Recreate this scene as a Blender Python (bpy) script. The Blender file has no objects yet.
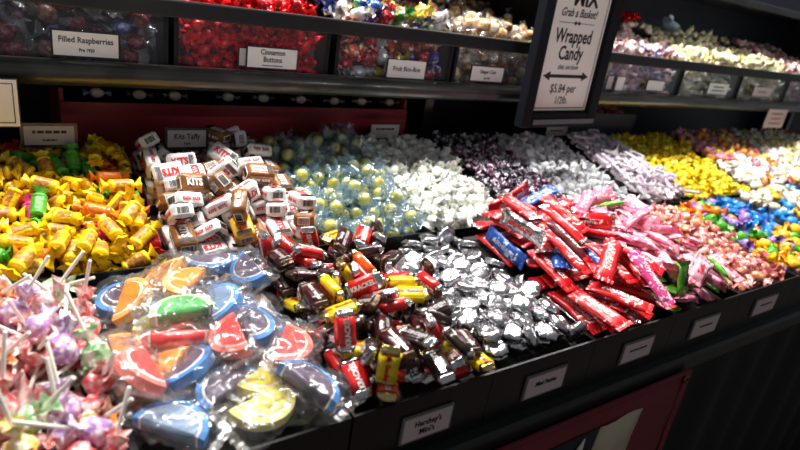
import bpy, bmesh, math, random
from mathutils import Vector, Matrix, Quaternion, noise

# ------------------------------------------------------------------ camera, world, lights
scene = bpy.context.scene
col = scene.collection
EYE = 1.35                      # camera height; heights below are written relative to it and lifted by EYE
def link(o):
    col.objects.link(o); return o
cd = bpy.data.cameras.new('camera'); cam = link(bpy.data.objects.new('camera', cd)); scene.camera = cam
cd.sensor_width = 36.0; cd.lens = 36.0 * 584 / 800; cd.clip_start = 0.02
cam.matrix_world = Matrix(((0.82385117, 0.09100682, -0.55945242, 0), (-0.54678162, 0.38764351, -0.74213366, 0),
                           (0.14932888, 0.91730598, 0.36912141, EYE), (0, 0, 0, 1))).normalized() if False else \
    Matrix.Translation((0, 0, EYE)) @ Matrix(((0.82385117, 0.09100682, -0.55945242), (-0.54678162, 0.38764351, -0.74213366),
                                              (0.14932888, 0.91730598, 0.36912141))).to_quaternion().to_matrix().to_4x4()
cd.dof.use_dof = True; cd.dof.focus_distance = 0.93; cd.dof.aperture_fstop = 4.0

world = bpy.data.worlds.new('world'); scene.world = world; world.use_nodes = True
bg = world.node_tree.nodes['Background']; bg.inputs[0].default_value = (0.9, 0.95, 1.0, 1); bg.inputs[1].default_value = 0.16

def lamp(name, x, y, z, sx, sy, power, target=None, color=(1, 0.97, 0.93)):
    l = bpy.data.lights.new(name, 'AREA'); l.shape = 'RECTANGLE'; l.size = sx; l.size_y = sy; l.energy = power; l.color = color
    o = link(bpy.data.objects.new(name, l)); o.location = (x, y, z + EYE)
    t = Vector(target or (x, y, -1)) - Vector((x, y, z)); o.rotation_euler = t.to_track_quat('-Z', 'Y').to_euler()
    return o
for lx in (-0.2, 0.65, 1.5, 2.35):
    lamp('ceiling_lamp', lx, 1.28, 1.40, 0.45, 0.24, 44, (lx, 0.9, -0.4))
for lx in (-.1, .3, .7, 1.1, 1.5, 1.9, 2.3):                       # added unseen spots, coned to brighten cards and sign but not below the shelf
    sl = bpy.data.lights.new('added_aisle_spot', 'SPOT'); sl.energy = 26; sl.spot_size = math.radians(16.5); sl.spot_blend = .35; sl.shadow_soft_size = .04; sl.color = (1, .98, .95)
    so = link(bpy.data.objects.new('added_aisle_spot', sl)); so.location = (lx, -0.8, EYE + .75)
    so.rotation_euler = (Vector((lx + .1, 1.02, .065)) - Vector((lx, -0.8, .75))).to_track_quat('-Z', 'Y').to_euler()

scene.view_settings.view_transform = 'Standard'; scene.view_settings.look = 'None'
scene.view_settings.gamma = 1.0; scene.view_settings.use_curve_mapping = False; scene.view_settings.exposure = 0.0
scene.cycles.use_denoising = True
scene.cycles.transparent_max_bounces = 12; scene.cycles.max_bounces = 8

# ------------------------------------------------------------------ helpers
def rgb(h):
    c = [int(h[i:i + 2], 16) / 255 for i in (0, 2, 4)]
    return tuple(x / 12.92 if x <= .04045 else ((x + .055) / 1.055) ** 2.4 for x in c) + (1,)
_M = {}
def mat(key, colour='808080', rough=.35, metal=0., bump=0., scale=120., coat=0., second=None, mixscale=60., lo=.45, hi=.55, vary=0., trans=0., sss=0., spec=.5):
    """Principled material; optional noise bump, a second printed colour in patches, per-object value variation."""
    if key in _M: return _M[key]
    m = bpy.data.materials.new(key); m.use_nodes = True; nt = m.node_tree; N = nt.nodes; L = nt.links
    p = N['Principled BSDF']; p.inputs['Base Color'].default_value = rgb(colour); p.inputs['Roughness'].default_value = rough
    p.inputs['Metallic'].default_value = metal; p.inputs['Coat Weight'].default_value = coat; p.inputs['Transmission Weight'].default_value = trans
    p.inputs['Specular IOR Level'].default_value = spec
    tc = N.new('ShaderNodeTexCoord'); out = None
    if second:
        n = N.new('ShaderNodeTexNoise'); n.inputs['Scale'].default_value = mixscale; L.new(tc.outputs['Object'], n.inputs['Vector'])
        r = N.new('ShaderNodeMapRange'); r.inputs[1].default_value = lo; r.inputs[2].default_value = hi; L.new(n.outputs['Fac'], r.inputs[0])
        x = N.new('ShaderNodeMixRGB'); x.inputs[1].default_value = rgb(colour); x.inputs[2].default_value = rgb(second); L.new(r.outputs[0], x.inputs[0]); out = x.outputs[0]
    if vary:
        oi = N.new('ShaderNodeObjectInfo'); r2 = N.new('ShaderNodeMapRange'); r2.inputs[3].default_value = 1 - vary; r2.inputs[4].default_value = 1 + vary * .4
        L.new(oi.outputs['Random'], r2.inputs[0]); h = N.new('ShaderNodeHueSaturation'); L.new(r2.outputs[0], h.inputs['Value'])
        if out: L.new(out, h.inputs['Color'])
        else: h.inputs['Color'].default_value = rgb(colour)
        out = h.outputs[0]
    if out: L.new(out, p.inputs['Base Color'])
    if bump:
        n = N.new('ShaderNodeTexNoise'); n.inputs['Scale'].default_value = scale; n.inputs['Detail'].default_value = 3; L.new(tc.outputs['Object'], n.inputs['Vector'])
        b = N.new('ShaderNodeBump'); b.inputs['Strength'].default_value = bump; b.inputs['Distance'].default_value = .004; L.new(n.outputs['Fac'], b.inputs['Height'])
        L.new(b.outputs[0], p.inputs['Normal'])
        if coat: L.new(b.outputs[0], p.inputs['Coat Normal'])
    _M[key] = m; return m
def film(key, tint='ffffff', haze=.08, gloss=.12, bump=.6, scale=90., rough=.12, edge=.55, amount=.6):
    """Thin clear film: mostly see-through, glossy creases, a little haze of its own colour."""
    if key in _M: return _M[key]
    m = bpy.data.materials.new(key); m.use_nodes = True; nt = m.node_tree; N = nt.nodes; L = nt.links; N.remove(N['Principled BSDF'])
    o = N['Material Output']; t = N.new('ShaderNodeBsdfTransparent'); c = rgb(tint); t.inputs[0].default_value = tuple(1 - (1 - v) * amount for v in c[:3]) + (1,)
    d = N.new('ShaderNodeBsdfTranslucent'); d.inputs[0].default_value = c; d2 = N.new('ShaderNodeBsdfDiffuse'); d2.inputs[0].default_value = c
    dm = N.new('ShaderNodeMixShader'); L.new(d.outputs[0], dm.inputs[1]); L.new(d2.outputs[0], dm.inputs[2])
    g = N.new('ShaderNodeBsdfGlossy'); g.inputs['Roughness'].default_value = rough
    n = N.new('ShaderNodeTexNoise'); n.inputs['Scale'].default_value = scale; n.inputs['Detail'].default_value = 2; tc = N.new('ShaderNodeTexCoord'); L.new(tc.outputs['Object'], n.inputs['Vector'])
    b = N.new('ShaderNodeBump'); b.inputs['Strength'].default_value = bump; b.inputs['Distance'].default_value = .006; L.new(n.outputs['Fac'], b.inputs['Height'])
    for q in (d, d2, g): L.new(b.outputs[0], q.inputs['Normal'])
    f = N.new('ShaderNodeLayerWeight'); f.inputs[0].default_value = .3; L.new(b.outputs[0], f.inputs['Normal'])
    r = N.new('ShaderNodeMapRange'); r.inputs[3].default_value = gloss; r.inputs[4].default_value = min(1, gloss + edge); L.new(f.outputs['Fresnel'], r.inputs[0])
    m1 = N.new('ShaderNodeMixShader'); m1.inputs[0].default_value = haze; L.new(t.outputs[0], m1.inputs[1]); L.new(dm.outputs[0], m1.inputs[2])
    m2 = N.new('ShaderNodeMixShader'); L.new(r.outputs[0], m2.inputs[0]); L.new(m1.outputs[0], m2.inputs[1]); L.new(g.outputs[0], m2.inputs[2])
    L.new(m2.outputs[0], o.inputs[0]); _M[key] = m; return m

def box(bm, x0, x1, y0, y1, z0, z1, mi=0):
    v = [bm.verts.new((x, y, z)) for x in (x0, x1) for y in (y0, y1) for z in (z0, z1)]
    for f in ((0, 1, 3, 2), (4, 6, 7, 5), (0, 4, 5, 1), (2, 3, 7, 6), (0, 2, 6, 4), (1, 5, 7, 3)):
        bm.faces.new([v[i] for i in f]).material_index = mi
def revolve(bm, prof, n=12, sy=1., sz=1., ripple=None, mi=0, cap=True, phase=0.):
    """Rings around the X axis; ripple(i, angle) scales the radius of ring i."""
    rings = []
    for i, (x, r) in enumerate(prof):
        ring = []
        for k in range(n):
            a = 2 * math.pi * k / n + phase; q = r * (ripple(i, a) if ripple else 1)
            ring.append(bm.verts.new((x, q * math.cos(a) * sy, q * math.sin(a) * sz)))
        rings.append(ring)
    for a, b in zip(rings, rings[1:]):
        for k in range(n):
            f = bm.faces.new((a[k], a[(k + 1) % n], b[(k + 1) % n], b[k])); f.material_index = mi; f.smooth = True
    if cap:
        for ring in (rings[0], rings[-1]):
            f = bm.faces.new(ring); f.material_index = mi
    return rings
def crumple(bm, amp, freq, seed=0):
    o = Vector((seed * 3.1, seed * 1.7, seed * 5.3))
    for v in bm.verts:
        p = v.co * freq + o
        v.co += Vector((noise.noise(p), noise.noise(p + Vector((9, 4, 1))), noise.noise(p + Vector((2, 7, 13))))) * amp
def mesh(bm, name, mats, bevel=0, seg=2):
    if bevel: bmesh.ops.bevel(bm, geom=list(bm.edges), offset=bevel, segments=seg, profile=.6, affect='EDGES')
    bmesh.ops.recalc_face_normals(bm, faces=bm.faces)
    me = bpy.data.meshes.new(name); bm.to_mesh(me); bm.free()
    for m in (mats if isinstance(mats, (list, tuple)) else [mats]): me.materials.append(m)
    return me
def remat(me, mats):
    c = me.copy(); c.materials.clear()
    for m in mats: c.materials.append(m)
    return c
def obj(name, me, parent=None, loc=(0, 0, 0)):
    o = bpy.data.objects.new(name, me); col.objects.link(o); o.location = loc
    if parent: o.parent = parent
    return o
def tag(o, label, cat, group=None, kind=None):
    if label: o['label'] = label
    if cat: o['category'] = cat
    if group: o['group'] = group
    if kind: o['kind'] = kind
    return o
def empty(name, loc):
    o = bpy.data.objects.new(name, None); o.empty_display_size = .02; col.objects.link(o); o.location = loc; return o
_T = {}
def text_mesh(s, size, m, shear=0., width=1., bold=0., thick=.00025, key=None):
    k = (s, size, shear, width, bold, m.name)
    if k in _T: return _T[k]
    cu = bpy.data.curves.new('lettering', 'FONT'); cu.body = s; cu.size = size; cu.shear = shear; cu.extrude = thick; cu.offset = bold
    cu.align_x = 'CENTER'; cu.align_y = 'CENTER'; cu.resolution_u = 2
    o = bpy.data.objects.new('lettering', cu); col.objects.link(o)
    dg = bpy.context.evaluated_depsgraph_get(); me = bpy.data.meshes.new_from_object(o.evaluated_get(dg)); me.name = 'lettering'
    bpy.data.objects.remove(o); me.transform(Matrix.Diagonal((width, 1, 1, 1))); me.materials.clear(); me.materials.append(m)
    _T[k] = me; return me
def join_meshes(name, parts, mats):
    """parts: (mesh, matrix) into one mesh."""
    bm = bmesh.new()
    for me, M in parts:
        t = me.copy(); t.transform(M); bm.from_mesh(t); bpy.data.meshes.remove(t)
    me = bpy.data.meshes.new(name); bm.to_mesh(me); bm.free()
    for m in mats: me.materials.append(m)
    return me
def Z(z): return z + EYE

# ------------------------------------------------------------------ room
M_floor = mat('floor tile', '4a4038', .5, second='3a322c', mixscale=3)
M_wall = mat('dark wall', '15161a', .7, bump=.1, scale=40)
bm = bmesh.new(); box(bm, -3, 6, -3, 1.5, -.05, 0); tag(obj('floor', mesh(bm, 'floor', M_floor)), None, None, kind='structure')
bm = bmesh.new(); box(bm, -3, 6, 1.5, 1.6, 0, 3.0); tag(obj('wall_back', mesh(bm, 'wall_back', M_wall)), None, None, kind='structure')

# ------------------------------------------------------------------ table, skirt, banner
M_black = mat('black plastic', '0b0b0c', .33, bump=.05, scale=200)
M_table = mat('black table laminate', '1f2121', .38, bump=.06, scale=60)
M_skirt = mat('black cloth', '0a0a0c', .85, bump=.2, scale=300)
X0, X1 = -.75, 3.3
t = empty('display_table', (1.2, .9, 0)); tag(t, 'long black display table carrying two rows of candy bins', 'table')
def part(name, bm, m, parent, bevel=0, label=None):
    o = obj(name, mesh(bm, name, m, bevel), parent)
    o.matrix_parent_inverse = Matrix.Translation(-Vector(parent.location)); 
    if label: o['label'] = label
    return o
bm = bmesh.new(); box(bm, X0, X1, .412, 1.46, Z(-.575), Z(-.54)); part('table_top', bm, M_table, t, .006)
bm = bmesh.new(); box(bm, X0, X1, .795, 1.46, Z(-.54), Z(-.505)); part('riser', bm, M_table, t, .003)
for lx in (X0 + .1, 1.25, X1 - .1):
    for ly in (.55, 1.4):
        bm = bmesh.new(); box(bm, lx - .03, lx + .03, ly - .03, ly + .03, 0, Z(-.575)); part('leg', bm, M_table, t, .004)
bm = bmesh.new(); n = 300; rows = [(Z(-.576), 0), (Z(-.60), .35), (Z(-.66), .7), (.4, 1), (.01, 1.2)]
vs = [[bm.verts.new((X0 + (X1 - X0) * i / n, .432 + k * (.010 * math.sin(i * .55) + .006 * math.sin(i * .19 + 1)) , z)) for i in range(n + 1)] for z, k in rows]
for a, b in zip(vs, vs[1:]):
    for i in range(n): bm.faces.new((a[i], a[i + 1], b[i + 1], b[i])).smooth = True
o = obj('table_skirt', mesh(bm, 'table_skirt', M_skirt)); md = o.modifiers.new('cloth', 'SOLIDIFY'); md.thickness = .002
tag(o, 'black cloth skirt hanging in folds from the table edge', 'table skirt')
M_maroon = mat('maroon cotton', '6f1423', .75, bump=.15, scale=400); M_navy = mat('navy cotton', '0f1220', .8, bump=.15, scale=400)
M_cream = mat('cream satin', 'b9ab90', .38, bump=.25, scale=25); M_star = mat('white star cloth', 'd8d5cc', .7); M_brass = mat('dull brass', '6a5a3a', .35, 1.)
bn = empty('flag_banner', (.7, .405, Z(-.56))); tag(bn, 'maroon bordered banner with navy field, white star and cream stripe on the table skirt', 'banner')
def sheet(name, outline, m, y, th=.002, wob=.003):
    """Cloth patch hanging in the XZ plane, subdivided and gently rippled."""
    bm = bmesh.new(); f = bm.faces.new([bm.verts.new((x, y, Z(z))) for x, z in outline])
    bmesh.ops.triangulate(bm, faces=[f]); bmesh.ops.subdivide_edges(bm, edges=bm.edges, cuts=5, use_grid_fill=True)
    for v in bm.verts: v.co.y += wob * math.sin(v.co.x * 48 + v.co.z * 14) * min(1, max(0, (Z(-.575) - v.co.z) * 14))
    for f in bm.faces: f.smooth = True
    e = bmesh.ops.extrude_face_region(bm, geom=bm.faces[:]); 
    for v in [g for g in e['geom'] if isinstance(g, bmesh.types.BMVert)]: v.co.y += th
    return part(name, bm, m, bn)
bt, bb = -.562, -1.0
sheet('backing_cloth', [(.10, bt), (1.025, bt), (1.055, bb), (.10, bb)], M_maroon, .404)
sheet('hem', [(.10, bt), (1.025, bt), (1.027, bt - .008), (.10, bt - .008)], M_maroon, .4015)
sheet('hem', [(1.008, bt - .008), (1.0265, bt - .008), (1.056, bb), (1.036, bb)], M_maroon, .4015)
navy = sheet('navy_field', [(.10, bt - .045), (.772, bt - .046), (.772, bb), (.10, bb)], M_navy, .4015)
sheet('cream_stripe', [(.775, bt - .046), (.893, bt - .046), (.905, bb), (.775, bb)], M_cream, .4013, wob=.005)
for sx, sz in ((.722, -.650), (.60, -.75), (.40, -.72), (.72, -.82)):
    pts = [(sx + (.040 if i % 2 == 0 else .016) * math.sin(i * math.pi / 5 + .25), sz + (.040 if i % 2 == 0 else .016) * math.cos(i * math.pi / 5 + .25)) for i in range(10)]
    bm = bmesh.new(); f = bm.faces.new([bm.verts.new((x, .396, Z(z))) for x, z in pts])
    e = bmesh.ops.extrude_face_region(bm, geom=[f])
    for v in [g for g in e['geom'] if isinstance(g, bmesh.types.BMVert)]: v.co.y += .002
    obj('star', mesh(bm, 'star', M_star), navy)
for gx, gz in ((.560, bt - .019), (1.012, bt - .018)):
    bm = bmesh.new(); rr = revolve(bm, [(-.002, .004), (-.003, .006), (-.002, .008), (0, .0085)], 16, cap=False)
    for v in bm.verts: v.co = Vector((v.co.y + gx, v.co.x + .401, v.co.z + Z(gz)))
    part('grommet', bm, M_brass, bn)

# ------------------------------------------------------------------ hutch
M_shelf = mat('dark stained wood', '32322e', .3, bump=.3, scale=30, coat=.3, second='22221f', mixscale=12)
M_dark = mat('dark navy board', '1a2132', .45); M_rail = mat('black rail', '141415', .4, bump=.1, scale=60)
h = empty('shelf_hutch', (1.2, 1.42, Z(-.505))); tag(h, 'dark wooden hutch of shelves standing behind the candy bins', 'shelving')
pr = [(1.44, -.215), (1.048, -.215)] + [(1.048 - .018 * math.sin(t * math.pi / 10), -.1955 - .0195 * math.cos(t * math.pi / 10)) for t in range(1, 10)] + [(1.048, -.176), (1.058, -.176), (1.058, -.198), (1.44, -.198)]
bm = bmesh.new(); ra = [bm.verts.new((X0, y, Z(z))) for y, z in pr]; rb_ = [bm.verts.new((X1, y, Z(z))) for y, z in pr]
for i in range(len(pr)):
    f = bm.faces.new((ra[i], ra[(i + 1) % len(pr)], rb_[(i + 1) % len(pr)], rb_[i])); f.smooth = 1 <= i <= 10
bm.faces.new(ra); bm.faces.new(rb_[::-1]); part('lower_shelf', bm, M_shelf, h)
bm = bmesh.new(); box(bm, X0, X1, 1.044, 1.064, Z(-.097), Z(-.069)); part('front_rail', bm, M_rail, h, .003)
bm = bmesh.new(); box(bm, X0, X1, 1.17, 1.44, Z(.13), Z(.155)); part('upper_shelf', bm, M_shelf, h, .004)
bm = bmesh.new(); box(bm, X0, X1, 1.44, 1.458, Z(-.505), Z(.45)); part('back_panel', bm, M_dark, h)
for ux in (X0, 1.0, X1 - .03):
    bm = bmesh.new(); box(bm, ux, ux + .03, 1.30, 1.44, Z(-.505), Z(-.215)); part('upright', bm, M_shelf, h, .002)
for ux in (X0, 1.24, X1 - .03):
    bm = bmesh.new(); box(bm, ux, ux + .03, 1.065, 1.44, Z(-.198), Z(.13)); part('upright', bm, M_shelf, h, .002)

# ------------------------------------------------------------------ bins
M_acry = film('clear acrylic', 'f4f8ff', .01, .015, .02, 10, .03, .3)
M_liner = mat('dark card liner', '191512', .8)
BINS = {
 'F1': (-0.14,0.085,0.445,0.775,-0.43,-0.425,0.012,False,0.0300),
 'F2': (0.085,0.3,0.445,0.775,-0.435,-0.425,0.012,False,0.0200),
 'F3': (0.31,0.518,0.445,0.775,-0.443,-0.428,0.012,False,0.0191),
 'F4': (0.526,0.733,0.445,0.775,-0.442,-0.432,0.012,False,0.0197),
 'F5': (0.741,0.955,0.445,0.775,-0.456,-0.4,0.012,False,0.0159),
 'F6': (0.963,1.185,0.445,0.775,-0.45,-0.397,0.012,False,0.0174),
 'F7': (1.193,1.44,0.445,0.775,-0.445,-0.395,0.012,False,0.0261),
 'F8': (1.448,1.745,0.445,0.775,-0.445,-0.395,0.012,False,0.0348),
 'F9': (1.753,2.2,0.445,0.775,-0.44,-0.39,0.012,False,0.0168),
 'B1': (-0.13,0.2,0.81,1.17,-0.418,-0.338,0.008,False,0.0307),
 'B2': (0.204,0.45,0.81,1.17,-0.41,-0.358,0.008,False,0.0333),
 'B3': (0.454,0.68,0.81,1.17,-0.412,-0.3,0.008,False,0.0470),
 'B4': (0.684,0.92,0.81,1.17,-0.418,-0.332,0.008,False,0.0261),
 'B5': (0.924,1.13,0.81,1.17,-0.4,-0.318,0.008,False,0.0261),
 'B6': (1.134,1.4,0.81,1.17,-0.418,-0.318,0.008,False,0.0261),
 'B7': (1.404,1.62,0.81,1.17,-0.418,-0.318,0.008,False,0.0101),
 'B8': (1.624,2.0,0.81,1.17,-0.418,-0.318,0.008,False,0.0261),
 'B9': (2.004,2.4,0.81,1.17,-0.418,-0.318,0.008,False,0.0168),
 'B10': (2.404,2.95,0.81,1.17,-0.418,-0.318,0.008,False,0.0168),
 'U1': (-0.12,0.25,1.075,1.36,-0.187,-0.03,0,True,0.0400),
 'U2': (0.275,0.555,1.075,1.36,-0.187,0.03,0,True,0.0261),
 'U3': (0.585,0.868,1.075,1.36,-0.187,0.03,0,True,0.0400),
 'U4': (0.892,1.2,1.075,1.36,-0.187,0.02,0,True,0.0400),
 'U5': (1.3,1.8,1.075,1.36,-0.187,0.02,0,True,0.0348),
 'U6': (1.825,2.17,1.075,1.36,-0.187,0.03,0,True,0.0348),
 'U7': (2.2,2.54,1.075,1.36,-0.187,0.03,0,True,0.0348),
 'U8': (2.565,2.9,1.075,1.36,-0.187,0.03,0,True,0.0348),
}
def surface(b, x, y):
    u = (x - b[0]) / (b[1] - b[0]); v = (y - b[2]) / (b[3] - b[2])
    if b[7]:
        yy = y - b[2]
        return None if yy < .045 else -.088 + (b[5] + .088) * min(1, yy / .24)
    return b[4] + (b[5] - b[4]) * v + b[6] * 4 * u * (1 - u) * max(0, 4 * v * (1 - v)) ** .5
BINLABEL = {
 'F1': 'black front bin full of lollipops, first along the table', 'F2': 'black front bin holding the clear wrapped fruit slices', 'F3': 'black front bin holding the assorted mini chocolate bars',
 'F4': 'black front bin holding the silver foil patties', 'F5': 'black front bin heaped with red and blue chew bars', 'F6': 'black front bin heaped with flat pink taffy packs',
 'F7': 'black front bin of pink and brown twist wrapped candy', 'F8': 'black front bin of orange, blue and green twists', 'F9': 'black front bin past the orange and blue twists',
 'B1': 'black rear bin holding yellow caramel rolls', 'B2': 'black rear bin holding white and brown taffy blocks', 'B3': 'black rear bin of yellow gumballs in blue film',
 'B4': 'black rear bin of white waxed twists', 'B5': 'black rear bin of dark purple striped twists', 'B6': 'black rear bin of silvery white twists', 'B7': 'black rear bin of pale lilac stick candy',
 'B8': 'black rear bin of bright yellow twists', 'B9': 'black rear bin of mixed pink and orange wraps', 'B10': 'black rear bin of cream wraps at the far end',
 'U1': 'clear fronted shelf bin of dark raspberry candy', 'U2': 'clear fronted shelf bin of red cinnamon candy', 'U3': 'clear fronted shelf bin of multicoloured foil bon-bons', 'U4': 'clear fronted shelf bin of amber ginger candy',
 'U5': 'clear fronted shelf bin of mixed pink and violet candy', 'U6': 'clear fronted shelf bin of cream candy beside the pink mix', 'U7': 'clear fronted shelf bin of cream candy, second of two', 'U8': 'clear fronted shelf bin of red and pink candy past the cream ones'}
for bk, b in BINS.items():
    x0, x1, y0, y1 = b[:4]; up = b[7]
    t = empty('shelf_bin' if up else 'candy_bin', ((x0 + x1) / 2, (y0 + y1) / 2, Z(-.1975 if up else -.54 if y0 < .6 else -.505)))
    tag(t, BINLABEL[bk], 'bin', 'clear fronted bins on the hutch shelf' if up else 'front row of black bins' if y0 < .6 else 'rear row of black bins')
    w = .0035; bm = bmesh.new()
    if up:
        zt, zb, f0 = Z(-.080), Z(-.1975), y0 - .008
        w = .008
        box(bm, x0 - w, x0, f0, y1 + .004, zb, zt); box(bm, x1, x1 + w, f0, y1 + .004, zb, zt); box(bm, x0, x1, y1, y1 + .004, zb, zt + .05); box(bm, x0, x1, f0, y1, zb, zb + .003)
        part('tray', bm, M_black, t)
        bm = bmesh.new(); box(bm, x0, x1, f0, f0 + .003, zb + .003, zt - .001); part('front_panel', bm, M_acry, t, label='clear acrylic front panel')
    else:
        front = y0 < .6
        zt, zb = (Z(-.45), Z(-.5395)) if front else (Z(-.42), Z(-.5045))
        f0, k1 = y0 - .012, y1 + .012
        box(bm, x0 - w, x1 + w, f0, f0 + w, zb, zt); box(bm, x0 - w, x1 + w, k1 - w, k1, zb, zt); box(bm, x0 - w, x0, f0 + w, k1 - w, zb, zt); box(bm, x1, x1 + w, f0 + w, k1 - w, zb, zt); box(bm, x0, x1, f0 + w, k1 - w, zb, zb + w)
        part('tray', bm, M_black, t)
    th = b[8]; bm = bmesh.new(); nx, ny = 12, 16; g = []
    for j in range(ny + 1):
        r = []
        for i in range(nx + 1):
            x = x0 + (x1 - x0) * i / nx; y = y0 + (y1 - y0) * j / ny; s = surface(b, x, y)
            r.append(bm.verts.new((x, y, Z(-.1935 if s is None else max(s - th - .012, -.1935 if up else -.5335)))))
        g.append(r)
    for j in range(ny):
        for i in range(nx): bm.faces.new((g[j][i], g[j][i + 1], g[j + 1][i + 1], g[j + 1][i])).smooth = True
    part('false_bottom', bm, M_liner, t)

# ------------------------------------------------------------------ cards and signs
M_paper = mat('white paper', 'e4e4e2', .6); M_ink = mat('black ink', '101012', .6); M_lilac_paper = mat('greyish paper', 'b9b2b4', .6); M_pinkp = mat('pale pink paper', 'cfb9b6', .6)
M_holder = mat('smoky plastic holder', '2a2a2c', .25); M_navyc = mat('navy card frame', '141a26', .5); M_redink = mat('red ink', 'a03030', .6)
def card(label, x0, x1, z0, z1, y, lines, paper=None, frame=None, border=.004, name='label_card', lean=0., ink=None, rule=False, group=None):
    """Printed card in a thin holder facing the aisle; lines: (text, size, height above centre)."""
    cx, cz = (x0 + x1) / 2, (z0 + z1) / 2; W, Hh = x1 - x0, z1 - z0
    t = empty(name, (cx, y, Z(cz))); tag(t, label, 'label', group); t.rotation_euler = (-lean, 0, 0)
    def p(nm, bm, m): return obj(nm, mesh(bm, nm, m), t)
    bm = bmesh.new(); box(bm, -W / 2, W / 2, 0, .003, -Hh / 2, Hh / 2); p('holder', bm, frame or M_holder)
    bm = bmesh.new(); box(bm, -W / 2 + border, W / 2 - border, -.0006, .0004, -Hh / 2 + border, Hh / 2 - border); pp = p('paper', bm, paper or M_paper)
    if rule:
        bm = bmesh.new(); a, c, d = W / 2 - border - .005, Hh / 2 - border - .005, .0012
        box(bm, -a, a, -.001, -.0003, c - d, c); box(bm, -a, a, -.001, -.0003, -c, -c + d); box(bm, -a, -a + d, -.001, -.0003, -c, c); box(bm, a - d, a, -.001, -.0003, -c, c); obj('printed_border', mesh(bm, 'printed_border', M_ink), pp)
    for s, size, dz in lines:
        if s.startswith('~'):                             # print too small to read: one fine line of ink
            w_ = float(s[1:]) * W / 2; bm = bmesh.new(); k_ = -w_; r_ = random.Random(int(x0 * 1000))
            while k_ < w_: q_ = size * r_.uniform(.25, .9); box(bm, k_, min(k_ + q_, w_), -.001, -.0003, dz - size * .22, dz + size * .22); k_ += q_ + size * .18
            obj('print_line', mesh(bm, 'print_line', ink or M_ink), pp); continue
        o = obj('lettering', text_mesh(s, size, ink or M_ink, width=.86, bold=.0002), pp, (0, -.0009, dz)); o.rotation_euler = (math.pi / 2, 0, 0)
    return t
card('wide white card on the dark raspberry candy bin', .084, .181, -.1725, -.1305, 1.054, [('Filled Raspberries', .0125, .006), ('Pre 1920', .007, -.009)], border=.003)
card('white two line card on the red cinnamon candy bin', .388, .489, -.1715, -.131, 1.050, [('Cinnamon', .0135, .010), ('Buttons', .0135, -.003), ('~.4', .004, -.0135)], border=.0025)
card('narrow blank white card tucked behind the two line card on the red candy bin', .375, .392, -.170, -.136, 1.0545, [], border=.002, paper=M_lilac_paper)
card('white one line card on the multicoloured bon-bon bin', .694, .796, -.175, -.134, 1.054, [('Fruit Bon-Bon', .0145, 0)], border=.002)
card('small white card on the amber ginger candy bin', .926, 1.032, -.172, -.133, 1.054, [('Ginger Cuts', .012, .005), ('Est. 1901', .006, -.010)], border=.003)
card('blank pale card next to the sign on the pink mix bin', 1.43, 1.458, -.171, -.131, 1.054, [], border=.002, paper=M_lilac_paper)
card('blank white card second along on the pink mix bin', 1.472, 1.512, -.173, -.131, 1.054, [], border=.002)
card('blank white card in the middle of the pink mix bin', 1.622, 1.711, -.167, -.134, 1.054, [], border=.002)
card('white card with two lines of print on the cream candy bin', 1.965, 2.095, -.166, -.126, 1.054, [('~.5', .009, .006), ('~.6', .009, -.006)], border=.002)
card('pale card on the second cream candy bin', 2.27, 2.415, -.164, -.126, 1.054, [('~.4', .008, .0)], border=.002, paper=M_pinkp)
card('white ruled price card hanging below the shelf over the yellow rolls', -.07, .036, -.275, -.203, 1.022, [('~.5', .016, .0)], border=.0015, rule=True, name='price_card')
card('white printed price card hanging below the shelf over the mixed wraps', 2.372, 2.53, -.272, -.198, 1.022, [('~.6', .012, .018), ('~.5', .012, 0), ('~.6', .012, -.018)], border=.002, name='price_card', ink=M_redink, paper=M_pinkp)
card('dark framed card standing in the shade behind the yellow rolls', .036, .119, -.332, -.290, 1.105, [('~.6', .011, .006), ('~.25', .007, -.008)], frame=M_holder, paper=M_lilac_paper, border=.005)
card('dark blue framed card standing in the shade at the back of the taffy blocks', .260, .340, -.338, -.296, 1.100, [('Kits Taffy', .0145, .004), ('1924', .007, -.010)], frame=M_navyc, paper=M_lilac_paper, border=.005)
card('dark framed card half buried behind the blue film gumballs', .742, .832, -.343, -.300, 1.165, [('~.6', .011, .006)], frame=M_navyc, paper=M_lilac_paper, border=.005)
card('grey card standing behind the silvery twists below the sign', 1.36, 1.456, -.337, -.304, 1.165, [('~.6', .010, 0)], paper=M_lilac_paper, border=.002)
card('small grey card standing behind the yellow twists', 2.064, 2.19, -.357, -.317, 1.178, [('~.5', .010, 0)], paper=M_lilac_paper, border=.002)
for lab, x0, x1, lines in (('label holder with two large printed words on the chocolate bar bin', .377, .457, [("Hershey's", .0125, .006), ("Mini's", .0125, -.007)]),
                           ('label holder with one printed line on the foil patty bin', .591, .677, [('Mint Patties', .011, .003)]),
                           ('label holder on the red and blue chew bar bin', .818, .904, [('~.55', .008, .003)]),
                           ('label holder on the pink taffy bin', 1.029, 1.121, [('~.5', .008, .003)]),
                           ('label holder on the pink and brown twist bin', 1.265, 1.363, [('~.5', .008, .003)])):
    card(lab, x0, x1, -.517, -.476, .4295, lines, border=.003, paper=M_pinkp, frame=mat('clear grey holder', '77706e', .25), name='label_holder')
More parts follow.
